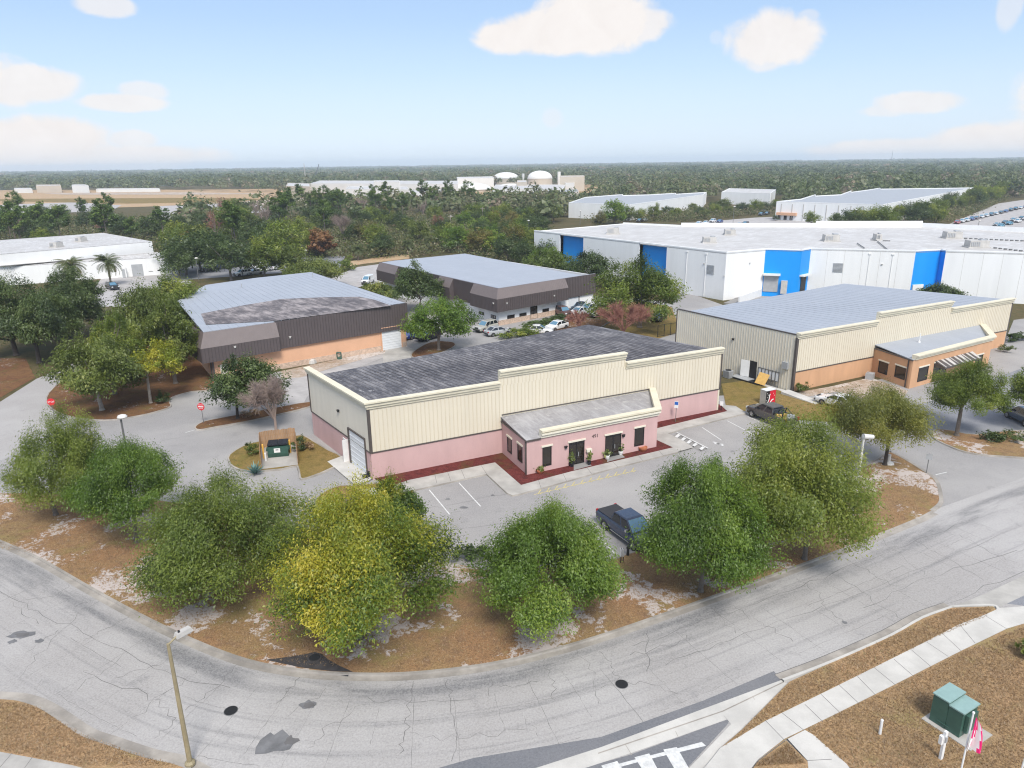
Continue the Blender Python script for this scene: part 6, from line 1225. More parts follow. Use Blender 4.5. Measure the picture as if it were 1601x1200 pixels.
# ================================================================ TREES
def quads(P, Nn, length, width, rg, droop=.0):
    """leaf blades: centre P (n,3), rough normal Nn"""
    n = len(P); t = rg.normal(0, 1, (n, 3)); t -= Nn*(t*Nn).sum(1, keepdims=True); t /= np.linalg.norm(t, axis=1, keepdims=True)
    b = np.cross(Nn, t); l = length[:, None]/2; w = width[:, None]/2; V = np.zeros((n, 4, 3))
    dr = np.array([0, 0, -1])*droop*length[:, None]
    V[:, 0] = P-t*l+dr; V[:, 1] = P+b*w; V[:, 2] = P+t*l+dr; V[:, 3] = P-b*w
    return V
def lumps(rg, k):
    d = rg.normal(0, 1, (k, 3)); d /= np.linalg.norm(d, axis=1, keepdims=True); return d, rg.uniform(-.25, .32, k)
def crown(rg, w, h, zb, nc, nl, leaf, flat=1.0, yellow=None, low=.62, top=1.0, tspread=.11, cs=1.0, nb=None, zk=.40, taper=False):
    """boughs round an uneven dome, leafy sprays along every bough, blades in every spray; returns quads, tint, spray centres"""
    zc = zb+(h-zb)*zk; rz = (h-zb)*(1-zk)
    nb = nb or int(rg.integers(19, 26))
    i = np.arange(nb)+.5; el = np.arcsin(np.clip(-.70+1.70*i/nb, -1, 1)); az = i*2.399+rg.normal(0, .35, nb)
    B = np.stack([np.cos(el)*np.cos(az), np.cos(el)*np.sin(az), np.sin(el)], 1)*(rg.uniform(.50, .84, nb))[:, None]
    B[:, 2] = np.where(B[:, 2] < 0, B[:, 2]*low, B[:, 2]*top)
    br = rg.uniform(.20, .35, nb); bt = rg.normal(0, .12, nb)
    ib = rg.choice(nb, nc, p=br**2/(br**2).sum()); d = rg.normal(0, 1, (nc, 3)); d[:, 2] = d[:, 2]*.75+.25; d /= np.linalg.norm(d, axis=1, keepdims=True)
    C = B[ib]+d*(br[ib]*rg.random(nc)**.45)[:, None]*np.array([1, 1, .8])
    core = rg.random(nc) < .10; C[core] *= .45
    C = C*np.array([w/2, w/2, rz])+np.array([0, 0, zc])
    k = rg.integers(int(nl*.5), int(nl*1.5), nc); idx = np.repeat(np.arange(nc), k); n = len(idx)
    cr = w*.045*cs*rg.uniform(.7, 1.6, nc); g = rg.normal(0, 1, (n, 3)); gl = np.linalg.norm(g, axis=1, keepdims=True); g = g/gl*np.minimum(gl, 1.65)
    ax = C-np.array([0, 0, zb]); ax /= np.linalg.norm(ax, axis=1, keepdims=True)      # sprays reach outwards
    P = C[idx]+g*cr[idx][:, None]*np.array([1, 1, .6*flat])+ax[idx]*(np.clip(rg.normal(0, 1, n), -1.8, 1.6)*cr[idx]*.75)[:, None]
    out = P-np.array([0, 0, zc-rz*.3]); out /= np.linalg.norm(out, axis=1, keepdims=True)
    Nn = out*.35+rg.normal(0, .5, (n, 3))+np.array([0, 0, .7]); Nn /= np.linalg.norm(Nn, axis=1, keepdims=True)
    ln = leaf*rg.uniform(.6, 1.5, n); V = quads(P, Nn, ln, ln*rg.uniform(.3, .5, n), rg, .12)
    for q, half, mid in ((0, w/2, 0), (1, w/2, 0)):                                   # measured width, whatever the boughs did
        e = np.quantile(np.abs(V[:, :, q]), .985); V[:, :, q] *= half/e; C[:, q] *= half/e
    e = np.quantile(V[:, :, 2], .997); f = (h-zb)/(e-zb); V[:, :, 2] = zb+(V[:, :, 2]-zb)*f; C[:, 2] = zb+(C[:, 2]-zb)*f
    if taper:                                                                         # crowns narrow upwards
        for A_ in (V, C):
            q = np.interp((A_[..., 2]-zb)/(h-zb), [0, .25, .55, .8, 1], [.92, 1, .94, .74, .50]); A_[..., 0] *= q; A_[..., 1] *= q
    ct = rg.normal(.47, tspread, nc)+bt[ib]
    tint = ct[idx]+rg.normal(0, .042, n)
    if yellow is not None: tint = tint+yellow(P, idx, C, rg)
    V[:, :, 2] = np.maximum(V[:, :, 2], .12)
    return V, np.clip(tint, 0, 1), C
def limbs(mb, rg, base, C, zfork, r0, n=9, mi=0):
    b = Vector(base); f = b+Vector((rg.normal(0, .12), rg.normal(0, .12), zfork))
    mb.tube(b, b+Vector((0, 0, .25)), r0*1.5, r0*1.05, 9); mb.tube(b+Vector((0, 0, .25)), f, r0*1.05, r0*.8, 9)
    for c in C[rg.permutation(len(C))[:n]]:
        c = b+Vector(c); m = f.lerp(c, .45)+Vector((0, 0, abs(c.z-f.z)*.12)); s = r0*rg.uniform(.3, .5)
        mb.tube(f, m, s, s*.6, 6, cap=False); mb.tube(m, c, s*.6, s*.2, 5, cap=False)
def PX(P):
    d = P-np.array([0, 0, HC]); cp, sp_ = math.cos(PITCH), math.sin(PITCH); x = d[..., 0]; z = d[..., 1]*cp-d[..., 2]*sp_; y = d[..., 1]*sp_+d[..., 2]*cp
    u, v = FPX*x/z, -FPX*y/z; c, s = math.cos(ROLL), math.sin(ROLL); return CX+c*u+s*v, CY-s*u+c*v
def tree(name, label, loc, rg, w, h, zb, mat, nc, nl, leaf, r0=.16, bark='bark', group=None, nlimb=10, off=(0, 0), cat='tree', **k):
    t = thing(name, label, cat, local=True, group=group); t.location = (loc[0], loc[1], k.pop('z', .1))
    fit = k.pop('fit', None); k['taper'] = bool(fit)
    V, tint, C = crown(rg, w, h, zb, nc, nl, leaf, **k); V[:, :, 0] += off[0]; V[:, :, 1] += off[1]; C = C+np.array([off[0], off[1], 0])
    if fit:                                  # size the crown to its measured columns and rows
        l3 = np.array([loc[0], loc[1], .1])
        for _ in range(6):
            if len(fit) > 3 and fit[3]:
                y = PX(V.mean(1)+l3)[1]; l3[1] -= np.clip((fit[3]-np.quantile(y, .997))*loc[1]**2/(HC*FPX)*.8, -1.5, 1.5); l3[0] = loc[0]*l3[1]/loc[1]; t.location = tuple(l3)
            x, y = PX(V.mean(1)+l3); a, b = np.quantile(x, .0025), np.quantile(x, .9975); m = math.hypot(loc[1], HC-4)/FPX
            kx = (fit[1]-fit[0])/(b-a); sh = ((fit[0]+fit[1])/2-(a+b)/2)*m; cx = V[:, :, 0].mean()
            for A_ in (V, C): A_[..., 0] = (A_[..., 0]-cx)*kx+cx+sh; A_[..., 1] = A_[..., 1]*(1+(kx-1)*.6)
            x, y = PX(V.mean(1)+l3); dz = (np.quantile(y, .002)-fit[2])*m*1.05; f = (h-zb+dz)/(h-zb); h = h+dz
            for A_ in (V, C): A_[..., 2] = zb+(A_[..., 2]-zb)*f
        V[:, :, 2] = np.maximum(V[:, :, 2], .12)
    raw_mesh('crown', V.reshape(-1, 3), len(V), 4, tint, mat, t)
    mb = MB(); limbs(mb, rg, (0, 0, 0), C, max(.8, zb+.12*(h-zb)), r0, nlimb); mb.build('trunk', bark, t, True)
    note_kids(t); return t
def tpx(name, label, x0, x1, ytop, bx, by, mat, seed, nc=150, nl=130, leaf=.27, zb=.85, wk=.97, ybot=None, **k):
    """big verge tree: crown columns x0..x1, top row and trunk foot measured in the photo"""
    p = G(bx, by); D = math.hypot(p[1], HC-4); s = D/1115; w = (x1-x0)*s*wk; h = HT((x0+x1)/2, ytop, p)-.1
    # the far half of the crown shows above the near half: take a little off the height
    h = h-0.16*w*.5; off = (((x0+x1)/2-bx)*s, 0)
    return tree(name, label, p, np.random.default_rng(seed), w, h, zb, mat, nc, nl, leaf, off=off, fit=(x0, x1, ytop, ybot), **k)
tg_ = 'trees along the verge in front of the pink warehouse'
tpx('oak_tree', 'leftmost verge tree, open dark green crown with pavement glinting through', 2, 184, 632, 84, 790, 'leaf_oak', 1, 344, 184, 0.148, ybot=790, group=tg_)
tpx('oak_tree', 'second verge tree from the left with feathery mid green crown and visible trunk', 102, 278, 684, 215, 849, 'leaf_fresh', 2, 344, 191, 0.139, zb=1.7, group=tg_)
tpx('oak_tree', 'wide spreading green verge tree between the feathery one and the yellow one', 207, 486, 733, 350, 918, 'leaf_oak', 3, 481, 191, 0.148, ybot=938, group=tg_)
def yel(P, idx, C, rg): f = np.clip((C[:, 2]-3.2)*.075, -.2, .2)+np.where(C[:, 0] < 1.6, .12, -.15)+rg.normal(0, .09, len(C)); return f[idx]
tpx('oak_tree', 'big verge tree with yellow autumn crown and green skirts', 424, 712, 748, 562, 985, 'leaf_yellow', 4, 528, 207, 0.148, ybot=1002, yellow=yel, group=tg_)
tpx('oak_tree', 'dense rounded green verge tree just left of the navy pickup', 742, 966, 782, 850, 962, 'leaf_fresh', 5, 504, 207, 0.139, ybot=982, group=tg_)
tpx('oak_tree', 'dense green verge tree whose crown hides the nose of the navy pickup', 1000, 1208, 714, 1098, 888, 'leaf_fresh', 6, 504, 198, 0.139, ybot=907, group=tg_)
tpx('oak_tree', 'largest green verge tree on the right with yellowish tips round the white lamp', 1138, 1372, 645, 1262, 838, 'leaf_oak', 7, 528, 198, 0.148, ybot=853, group=tg_, yellow=lambda P, i, C, r: (np.clip((C[:, 2]-5.5)*.06, 0, .2)+.05)[i])
tpx('oak_tree', 'olive yellow tree with a dark trunk at the right end of the verge', 1286, 1462, 598, 1383, 728, 'leaf_ochre', 8, 367, 169, 0.148, zb=2.2, bark='dark_bark', group=tg_)
tpx('oak_tree', 'round green tree on the entrance island before the orange office', 1453, 1582, 561, 1495, 682, 'leaf_oak', 9, 344, 162, 0.156, zb=2.2, r0=.2, bark='bark', yellow=lambda P, i, C, r: .06)
tpx('oak_tree', 'dark tree cut by the right edge above the slate SUV', 1576, 1680, 562, 1630, 672, 'leaf_oak', 10, 251, 131, 0.172, zb=2.0)
tpx('small_tree', 'small dark green tree with yellow side near the pink garage door corner', 562, 664, 742, 598, 815, 'leaf_yellow', 11, 183, 162, 0.139, ybot=836, zb=.8, yellow=lambda P, i, C, r: (np.where((C[:, 2] > 2.6) & (C[:, 0] > -.6) & (C[:, 1] < .6), .25, -.2))[i])
tpx('oak_tree', 'large shady oak at the left edge below the long white building', -60, 104, 428, 26, 556, 'leaf_dark', 12, 330, 90, 0.34, zb=1.0, r0=.35, bark='dark_bark')
tpx('oak_tree', 'large shady oak beside the edge oak, below the palms', 54, 166, 416, 78, 528, 'leaf_dark', 13, 330, 90, 0.34, zb=1.0, r0=.35, bark='dark_bark')
tpx('oak_tree', 'shady oak between and in front of the two large left oaks', 18, 128, 452, 62, 568, 'leaf_dark', 29, 260, 80, .34, zb=1.6, r0=.3, bark='dark_bark')
tpx('oak_tree', 'olive green oak with pale trunk on the wooded island, nearest the stop sign', 68, 232, 520, 160, 642, 'leaf_olive', 14, 255, 90, 0.29, zb=1.5, r0=.24, bark='pale_bark')
tpx('oak_tree', 'leafy oak behind the pale-trunk oak on the wooded island', 130, 240, 488, 180, 617, 'leaf_oak', 15, 225, 80, 0.31, zb=1.4, r0=.24)
tpx('small_tree', 'small bright yellow tree on a pale trunk at the wooded island tip', 202, 284, 528, 236, 631, 'leaf_yellow', 16, 105, 66, 0.26, zb=3.2, r0=.17, bark='pale_bark', yellow=lambda P, i, C, r: .12)
tpx('oak_tree', 'grey-green oak leaning over the corner of the left brown fascia', 220, 322, 468, 275, 600, 'leaf_olive', 17, 225, 76, 0.33, zb=1.3, r0=.25)
tpx('oak_tree', 'broad olive oak behind the wooded island in front of the palms', 150, 300, 442, 225, 572, 'leaf_olive', 18, 270, 76, 0.36, zb=1.0, r0=.3)
tpx('oak_tree', 'dark oak reaching over the left end of the blue-grey roof', 210, 330, 425, 280, 525, 'leaf_oak', 19, 225, 71, 0.38, zb=1.0, r0=.3)
tpx('magnolia_tree', 'glossy dark green tree left of the bare tree on the exit island', 324, 450, 553, 372, 655, 'leaf_dark', 20, 180, 95, 0.28, zb=1.2, bark='dark_bark', yellow=lambda P, i, C, r: .10)
tpx('magnolia_tree', 'dark evergreen covering the middle of the long brown side fascia', 614, 696, 407, 656, 490, 'leaf_dark', 21, 195, 71, 0.36, zb=1.5, yellow=lambda P, i, C, r: .05)
tpx('oak_tree', 'bright green tree in the small round pit by the black SUV', 630, 748, 462, 686, 548, 'leaf_fresh', 22, 210, 76, 0.33, zb=1.6, r0=.24)
tpx('oak_tree', 'big dark oak at the right end of the middle mansard building', 920, 1068, 398, 1000, 512, 'leaf_oak', 23, 285, 76, 0.40, zb=1.0, r0=.35)
tpx('oak_tree', 'tree behind the middle mansard roof, in front of the first blue bay', 815, 900, 385, 860, 440, 'leaf_oak', 24, 165, 66, 0.43, zb=2)
tpx('oak_tree', 'tree with gaps behind the middle roof, between the first two blue bays', 880, 970, 390, 925, 452, 'leaf_dark', 25, 165, 57, 0.43, zb=2)
tpx('oak_tree', 'olive tree behind the ridge of the left blue-grey roof', 440, 540, 400, 495, 448, 'leaf_olive', 26, 195, 66, 0.43, zb=1.5)
tpx('oak_tree', 'low pale green tree between the left blue-grey roof and the white van', 560, 630, 440, 598, 478, 'leaf_olive', 27, 120, 57, 0.36, zb=.8)
tpx('small_tree', 'dark tree rising behind the right warehouse roof against the blue bay', 1428, 1512, 440, 1475, 484, 'leaf_dark', 28, 135, 52, 0.39, zb=1.5, low=.5)
# bare trees
def bare(name, label, bx, by, x0, x1, ytop, mat, seed, n=1100, r0=.15, group=None):
    p = G(bx, by); D = math.hypot(p[1], HC-3); s = D/1115; w = (x1-x0)*s; h = HT((x0+x1)/2, ytop, p)-.08*w; rg = np.random.default_rng(seed)
    t = thing(name, label, 'bare tree', local=True, group=group); t.location = (p[0], p[1], .1); ox = ((x0+x1)/2-bx)*s
    mb = MB(); zf = h*.24; mb.tube((0, 0, 0), (0, 0, zf), r0, r0*.75, 8); tw = MB(); ends = []
    for i in range(13):
        a = 2*math.pi*i/13+rg.normal(0, .2); q = rg.uniform(.35, 1); c = Vector((math.cos(a)*w*.36*q+ox, math.sin(a)*w*.36*q, h*(.86-.32*q)+rg.normal(0, .2))); m = Vector((0, 0, zf)).lerp(c, .5)+Vector((0, 0, h*.05))
        mb.tube((0, 0, zf*rg.uniform(.7, 1)), m, r0*.42, r0*.26, 5, cap=False); mb.tube(m, c, r0*.26, r0*.12, 4, cap=False); ends += [(m.lerp(c, k), (c-m).normalized()) for k in (.1, .35, .6, .85, 1.0)]
    mb.build('trunk', mat, t, True)
    k = n//len(ends)+1
    for e, d in ends:
        for j in range(k):
            v = (d+Vector(rg.normal(0, .6, 3))+Vector((0, 0, .4))).normalized(); l = rg.uniform(.09, .24)*h; q = e+v*l*.55; mid = e+v*l*.3
            tw.tube(e, q, .022, .014, 3, cap=False)
            v2 = (v+Vector(rg.normal(0, .55, 3))).normalized(); tw.tube(mid, mid+v2*l*.6, .016, .010, 3, cap=False); tw.tube(q, q+(v+Vector(rg.normal(0, .4, 3))).normalized()*l*.5, .015, .010, 3, cap=False)
    tw.build('branches', mat, t); note_kids(t); return t
bare('bare_tree', 'leafless grey-pink tree on the tip of the exit island above the dumpster enclosure', 432, 674, 372, 476, 578, 'twig_grey', 31, 1300, .17)
bare('bare_tree', 'wide reddish leafless tree behind the pink warehouse roof', 975, 532, 925, 1026, 457, 'twig_red', 32, 1700, .16)
bare('bare_tree', 'low reddish leafless shrub tree left of the wide reddish one', 905, 520, 872, 932, 478, 'twig_red', 33, 800, .1)
bare('bare_tree', 'bare twiggy sapling among the yellow leaves by the door island', 552, 815, 535, 572, 770, 'twig_grey', 34, 300, .04)
bare('bare_tree', 'pale bare tree standing in the wood behind the blue-grey roofs', 538, 380, 510, 560, 325, 'twig_grey', 35, 900, .35)
bare('bare_tree', 'rusty pink bare tree in the wood left of the utility pole', 686, 370, 672, 700, 330, 'twig_red', 36, 700, .3)
# shrubs, hedges, agave, palms
def shrub(name, label, px, py, w, h, mat, seed, n=900, leaf=.16, group=None, sx=1.0, rz=0, cat='shrub'):
    p = G(px, py); rg = np.random.default_rng(seed); V, ti, C = crown(rg, w, h, .05, max(8, n//45), 45, leaf, low=.9, cs=1.5); V[:, :, 0] *= sx
    if rz: c_, s_2 = math.cos(rz), math.sin(rz); x, y = V[:, :, 0].copy(), V[:, :, 1].copy(); V[:, :, 0] = x*c_-y*s_2; V[:, :, 1] = x*s_2+y*c_
    o = raw_mesh(name, V.reshape(-1, 3), len(V), 4, ti, mat); o.location = (p[0], p[1], .1); return tag(o, label, cat, group)
fang = math.atan2(WF.d[1], WF.d[0])
shrub('hedge', 'clipped dark hedge between the yellow tree and the rounded tree at the lot edge', 735, 876, 1.5, 1.2, 'leaf_dark', 41, 1500, .16, sx=1.8, rz=.1, cat='hedge')
shrub('shrub', 'dark shrub right of the dumpster enclosure', 468, 706, 1.5, 1.6, 'leaf_dark', 42, 900, .15); shrub('shrub', 'pale brown dry shrub on the lawn by the pink side wall', 483, 703, 1.5, .9, 'grass_dry', 43, 700, .14)
shrub('shrub', 'dark shrub behind the agave left of the dumpster enclosure', 395, 712, 1.4, 1.2, 'leaf_oak', 44, 700, .15); shrub('shrub', 'round shrub at the trunk foot of the yellow tree on the wooded island', 252, 630, 1.9, 1.5, 'leaf_dark', 45, 900, .2)
shrub('shrub', 'olive bush at the orange corner of the right warehouse', 1252, 615, 1.9, 1.3, 'leaf_olive', 46, 900, .17); shrub('hedge', 'low dark hedge on the entrance island, left clump', 1552, 690, 2.0, .9, 'leaf_dark', 47, 900, .18, sx=1.3, cat='hedge'); shrub('hedge', 'low dark hedge on the entrance island, right clump', 1587, 690, 2.2, 1.1, 'leaf_dark', 48, 900, .18, sx=1.4, cat='hedge')
shrub('hedge', 'long dark green hedge in front of the white mansard building', 858, 509, 3.6, 1.6, 'leaf_dark', 49, 1800, .3, sx=3.0, rz=.65, cat='hedge'); shrub('hedge', 'broad olive hedge before the two white cars behind the pink roof', 815, 527, 4.2, 1.8, 'leaf_oak', 50, 1600, .3, sx=1.8, rz=.6, cat='hedge')
shrub('hedge', 'trimmed hedge at the far corner of the right warehouse', 1588, 533, 2.4, 1.2, 'leaf_dark', 51, 800, .25, sx=2.2, rz=.4, cat='hedge'); shrub('shrub', 'small round bush at the end of the right orange wall', 1572, 551, 2.0, 1.1, 'leaf_olive', 52, 600, .2)
shrub('shrub', 'bright rounded bush by the rear road right of the olive tree', 543, 422, 5, 4.2, 'leaf_oak', 53, 900, .5); shrub('shrub', 'green bush cut by the right photo edge on the front lawn', 1606, 1030, 1.3, 1.5, 'leaf_oak', 54, 900, .14)
shrub('shrub', 'pale shrub in the door island under the yellow branches', 520, 800, 1.4, 1.0, 'leaf_olive', 55, 500, .15); shrub('shrub', 'dry twiggy shrub at the end of the exit island by the bare tree', 392, 652, 2.0, .9, 'grass_dry', 56, 600, .17)
p = G(399, 742); rg = np.random.default_rng(60); V = []
for i in range(34):
    a = 2*math.pi*i*.382; e = R(18+60*(i/34)); l = rg.uniform(.9, 1.25); d = np.array([math.cos(a)*math.cos(e), math.sin(a)*math.cos(e), math.sin(e)]); s2 = np.array([-math.sin(a), math.cos(a), 0])*.075
    V += [[d*.08-s2, d*.08+s2, d*l*.55+s2*1.1, d*l*.55-s2*1.1], [d*l*.55-s2*1.1, d*l*.55+s2*1.1, d*l+s2*.1, d*l-s2*.1]]
V = np.array(V); o = raw_mesh('agave_plant', V.reshape(-1, 3), len(V), 4, rg.uniform(0, 1, len(V)), 'leaf_agave'); o.location = (p[0], p[1], .12); tag(o, 'spiky blue-green agave left of the dumpster enclosure', 'plant')
def palm(name, label, bx, by, ytop, fl_, seed, mat='leaf_palm', nf=46, group=None):
    p = G(bx, by); rg = np.random.default_rng(seed); h = HT(bx, ytop, p)-fl_*.35; t = thing(name, label, 'palm tree', local=True, group=group); t.location = (p[0], p[1], .05)
    mb = MB()
    for i in range(8): mb.tube((0, 0, h*i/8), (0, 0, h*(i+1)/8), .26 if i < 7 else .34, .22 if i < 6 else .36, 9, cap=False)
    mb.build('trunk', 'bark', t); V = []; ti = []
    for i in range(nf):
        a = i*2.4; e = R(rg.uniform(-35, 75)); ln = fl_*rg.uniform(.8, 1.1); pr = np.array([0, 0, h]); d = np.array([math.cos(a), math.sin(a), 0]); q = e; tt = .35+(-.02*math.degrees(e))*.3/1.0*0+rg.uniform(0, .3)+(.35 if e < -.2 else 0)
        for k in range(9):
            st = ln/9; nx = pr+d*math.cos(q)*st+np.array([0, 0, math.sin(q)*st]); q -= .17; sd = np.array([-d[1], d[0], 0]); lf = ln*.20*math.sin(math.pi*(k+.8)/10)+.08
            for s3 in (-1, 1):
                for g2 in (0, .5):
                    b = pr+(nx-pr)*g2; tip = b+sd*s3*lf+d*lf*.45-np.array([0, 0, lf*.45]); V.append([b, b+(nx-pr)*.34, tip, tip-d*.02]); ti.append(tt)
            V.append([pr-sd*.03, pr+sd*.03, nx+sd*.02, nx-sd*.02]); ti.append(.7); pr = nx
    V = np.array(V); raw_mesh('fronds', V.reshape(-1, 3), len(V), 4, np.clip(np.array(ti), 0, 1), mat, t); note_kids(t); return t
palm('palm_tree', 'date palm right of its twin, beside the black SUV and white building', 174, 446, 401, 4.0, 61); palm('palm_tree', 'date palm left of its twin in front of the long white building', 118, 452, 404, 4.0, 62)
PALM = palm('palm_tree', 'shaggy cabbage palm at the wood edge above the rear road', 560, 407, 384, 2.6, 63, nf=60)
# ---------------------------------------------------------------- the wood: one model of each kind, copied
KIND = {}
def proto(kind):
    """three variants of each kind, built where the first copies stand"""
    if kind in KIND: return KIND[kind]
    out = []
    for v in range(3):
        rg = np.random.default_rng(sum(map(ord, kind))*7+v)
        t = thing(NAMES.get(kind, kind), 'x', 'tree', local=True)
        if kind == 'pine_tree':
            V, ti, C = crown(rg, 7.0, 17, 7.5, 60, 40, .62, flat=.5, low=1.0, cs=1.25, nb=12); raw_mesh('crown', V.reshape(-1, 3), len(V), 4, ti, 'leaf_pine', t); mb = MB(); limbs(mb, rg, (0, 0, 0), C, 9.5, .2, 8); mb.tube((0, 0, 9), (.1, 0, 15.5), .15, .05, 6); mb.build('trunk', 'bark', t, True)
        elif kind == 'bare_tree':
            mb = MB(); tw = MB(); mb.tube((0, 0, 0), (0, 0, 4), .22, .17, 7)
            for i in range(11):
                a = i*2.4; c = Vector((math.cos(a)*3.2*rg.uniform(.3, 1), math.sin(a)*3.2*rg.uniform(.3, 1), rg.uniform(6.5, 10.5))); mb.tube((0, 0, 3.5), c, .12, .04, 4, cap=False)
                for j in range(26):
                    e = Vector((0, 0, 3.5)).lerp(c, rg.uniform(.45, 1)); tw.tube(e, e+Vector((rg.normal(0, .8), rg.normal(0, .8), rg.uniform(.2, 1.7))), .035, .02, 3, cap=False)
            mb.build('trunk', 'twig_grey', t); tw.build('branches', 'twig_red' if v == 1 else 'twig_grey', t)
        else:
            mat, w, h, zb = {'oak_tree': ('leaf_oak', 10, 10, 0.5), 'dark_oak': ('leaf_dark', 10.5, 9.5, 1.2), 'olive_tree': ('leaf_olive', 9, 8.5, 1.2), 'yellow_tree': ('leaf_autumn', 9, 9, 0.2), 'rust_tree': ('leaf_rust', 5, 6, .8), 'green_tree': ('leaf_fresh', 9, 8, 0.0)}[kind]
            V, ti, C = crown(rg, w, h, zb, 110, 36, .55, cs=1.25); raw_mesh('crown', V.reshape(-1, 3), len(V), 4, ti, mat, t); mb = MB(); limbs(mb, rg, (0, 0, 0), C, zb+1.2, .25, 7); mb.build('trunk', 'bark', t, True)
        note_kids(t); out.append(t)
    KIND[kind] = out; return out
fresh = {}
NAMES = {'dark_oak': 'oak_tree', 'olive_tree': 'olive_tree', 'green_tree': 'oak_tree', 'yellow_tree': 'oak_tree', 'rust_tree': 'small_tree'}
KW = {'pine_tree': 'tall pine', 'oak_tree': 'green oak', 'dark_oak': 'dark oak', 'olive_tree': 'greyish olive tree', 'yellow_tree': 'yellow-green tree', 'rust_tree': 'small rusty tree', 'green_tree': 'fresh green tree', 'bare_tree': 'bare leafless tree'}
def plant(kind, pos, scale, where, group, label=None):
    ps = proto(kind); v = rnd.randrange(3); p = ps[v]; an = rnd.uniform(0, 6.28); s = scale*rnd.uniform(.85, 1.18)
    sc3 = (s*rnd.uniform(.9, 1.15), s*rnd.uniform(.9, 1.15), s*rnd.uniform(.88, 1.1)); lb = label or KW[kind]+' '+where
    if p.name not in fresh: fresh[p.name] = 1; o = p; o.location = (pos[0], pos[1], 0); o.rotation_euler = (0, 0, an); o.scale = sc3; o['label'] = lb; o['group'] = group
    else: o = dup(p, (pos[0], pos[1], 0), an, sc3, lb, group)
    o['category'] = 'bare tree' if kind == 'bare_tree' else 'tree'; return o
placed = []
BLOCK = [[tuple(x[:2]) for x in q] for q in ([C0, C1, CK[2], CK[1], CK[0], CLp], RF, [Ff, F1, lowB[0]+np.array([6, 0]), lowB[0], pk, pl])]+[[tuple(x) for x in GS(q)] for q in ([(500, 445), (550, 415), (660, 402), (720, 396), (640, 430), (545, 455)],)]
BLOCK += [[tuple(x) for x in q] for q in (rp, Pg)]
def inside(p, poly):
    c = False
    for i in range(len(poly)):
        a, b = poly[i-1], poly[i]
        if (a[1] > p[1]) != (b[1] > p[1]) and p[0] < (b[0]-a[0])*(p[1]-a[1])/(b[1]-a[1])+a[0]: c = not c
    return c
def wood(poly_px, n, kinds, where, group, scale=1.0, gap=5.0):
    P = GS(poly_px); xs = [p[0] for p in P]; ys = [p[1] for p in P]; k = 0; tries = 0; names = list(kinds); wts = list(kinds.values())
    pp = [np.array(p) for p in poly_px]
    while k < n and tries < n*60:
        tries += 1
        # even in the picture and on the ground: mix both
        x = rnd.uniform(min(q[0] for q in poly_px), max(q[0] for q in poly_px)); y = rnd.uniform(min(q[1] for q in poly_px), max(q[1] for q in poly_px))
        if not inside((x, y), [tuple(q) for q in poly_px]): continue
        p = G(x, y)
        if any(inside(p, b) for b in BLOCK): continue
        if any((p[0]-q[0])**2+(p[1]-q[1])**2 < (gap*max(1, p[1]/260))**2 for q in placed): continue
        placed.append(tuple(p)); kd = rnd.choices(names, wts)[0]; plant(kd, p, scale*rnd.uniform(.85, 1.15), where, group); k += 1
# marked trees first
def mark(kind, bx, by, ytop, label, group=None):
    p = G(bx, by); h = HT(bx, ytop, p); base = {'pine_tree': 17, 'bare_tree': 11, 'oak_tree': 10, 'dark_oak': 9.5, 'olive_tree': 8.5, 'yellow_tree': 9, 'rust_tree': 6, 'green_tree': 8}[kind]; placed.append(tuple(p)); o = plant(kind, p, h/base, '', group or 'single trees of the wood', label); 
    if group is None: del o['group']
mark('rust_tree', 503, 402, 352, 'orange-brown autumn tree at the near edge of the wood'); mark('yellow_tree', 803, 392, 345, 'bright yellow-green tree left of the white and blue warehouse'); mark('dark_oak', 600, 400, 360, 'round dark oak at the wood edge above the rear road')
mark('pine_tree', 440, 372, 293, 'single tall pine sticking out above the left part of the wood'); mark('pine_tree', 134, 352, 305, 'slim open pine beside the far pale road on the left'); mark('yellow_tree', 937, 355, 331, 'yellow-green tree behind the left end of the blue-bay warehouse roof'); mark('oak_tree', 910, 312, 298, 'lone round tree at the end of the far dirt field'); mark('green_tree', 960, 350, 312, 'green tree before the low long white warehouse')
mark('oak_tree', 1268, 352, 329, 'left one of two round trees at the front of the stepped pale warehouse'); mark('oak_tree', 1304, 353, 332, 'right one of two round trees at the front of the stepped pale warehouse'); mark('dark_oak', 1212, 345, 335, 'dark bush-like tree at the left corner of the stepped pale warehouse'); mark('oak_tree', 30, 318, 305, 'lone small tree in the far dirt field on the left')
mark('rust_tree', 1308, 292, 277, 'dark red tree in front of the far right forest')
W1 = 'in the wood behind the left blue-grey roof'; W2 = 'in the middle wood behind the rear road'; W3 = 'in the wood behind the middle mansard building'; W4 = 'among the trees beyond the blue-bay warehouse roof'; W5 = 'in the tree belt along the far right car lot'; W6 = 'in the dark pine stand behind the long white building'
mix = {'oak_tree': 3, 'dark_oak': 3, 'olive_tree': 2.4, 'pine_tree': 2, 'bare_tree': .8, 'yellow_tree': .5, 'rust_tree': .35}
wood([(268, 408), (280, 372), (300, 345), (330, 338), (440, 342), (470, 365), (440, 400), (380, 402), (330, 402)], 26, mix, W1, 'trees in the wood behind the left roof', 1.0, 4.2)
wood([(440, 398), (470, 362), (500, 340), (640, 332), (690, 345), (700, 392), (640, 392), (560, 404), (520, 404)], 34, {**mix, 'olive_tree': 3, 'bare_tree': 1.2}, W2, 'trees in the middle wood', .85, 4)
wood([(420, 345), (480, 334), (720, 324), (760, 330), (640, 340), (500, 352)], 22, {'pine_tree': 6, 'dark_oak': 1, 'bare_tree': .5}, 'in the tall pine ridge at the back of the middle wood', 'pines at the back of the middle wood', .93, 4)
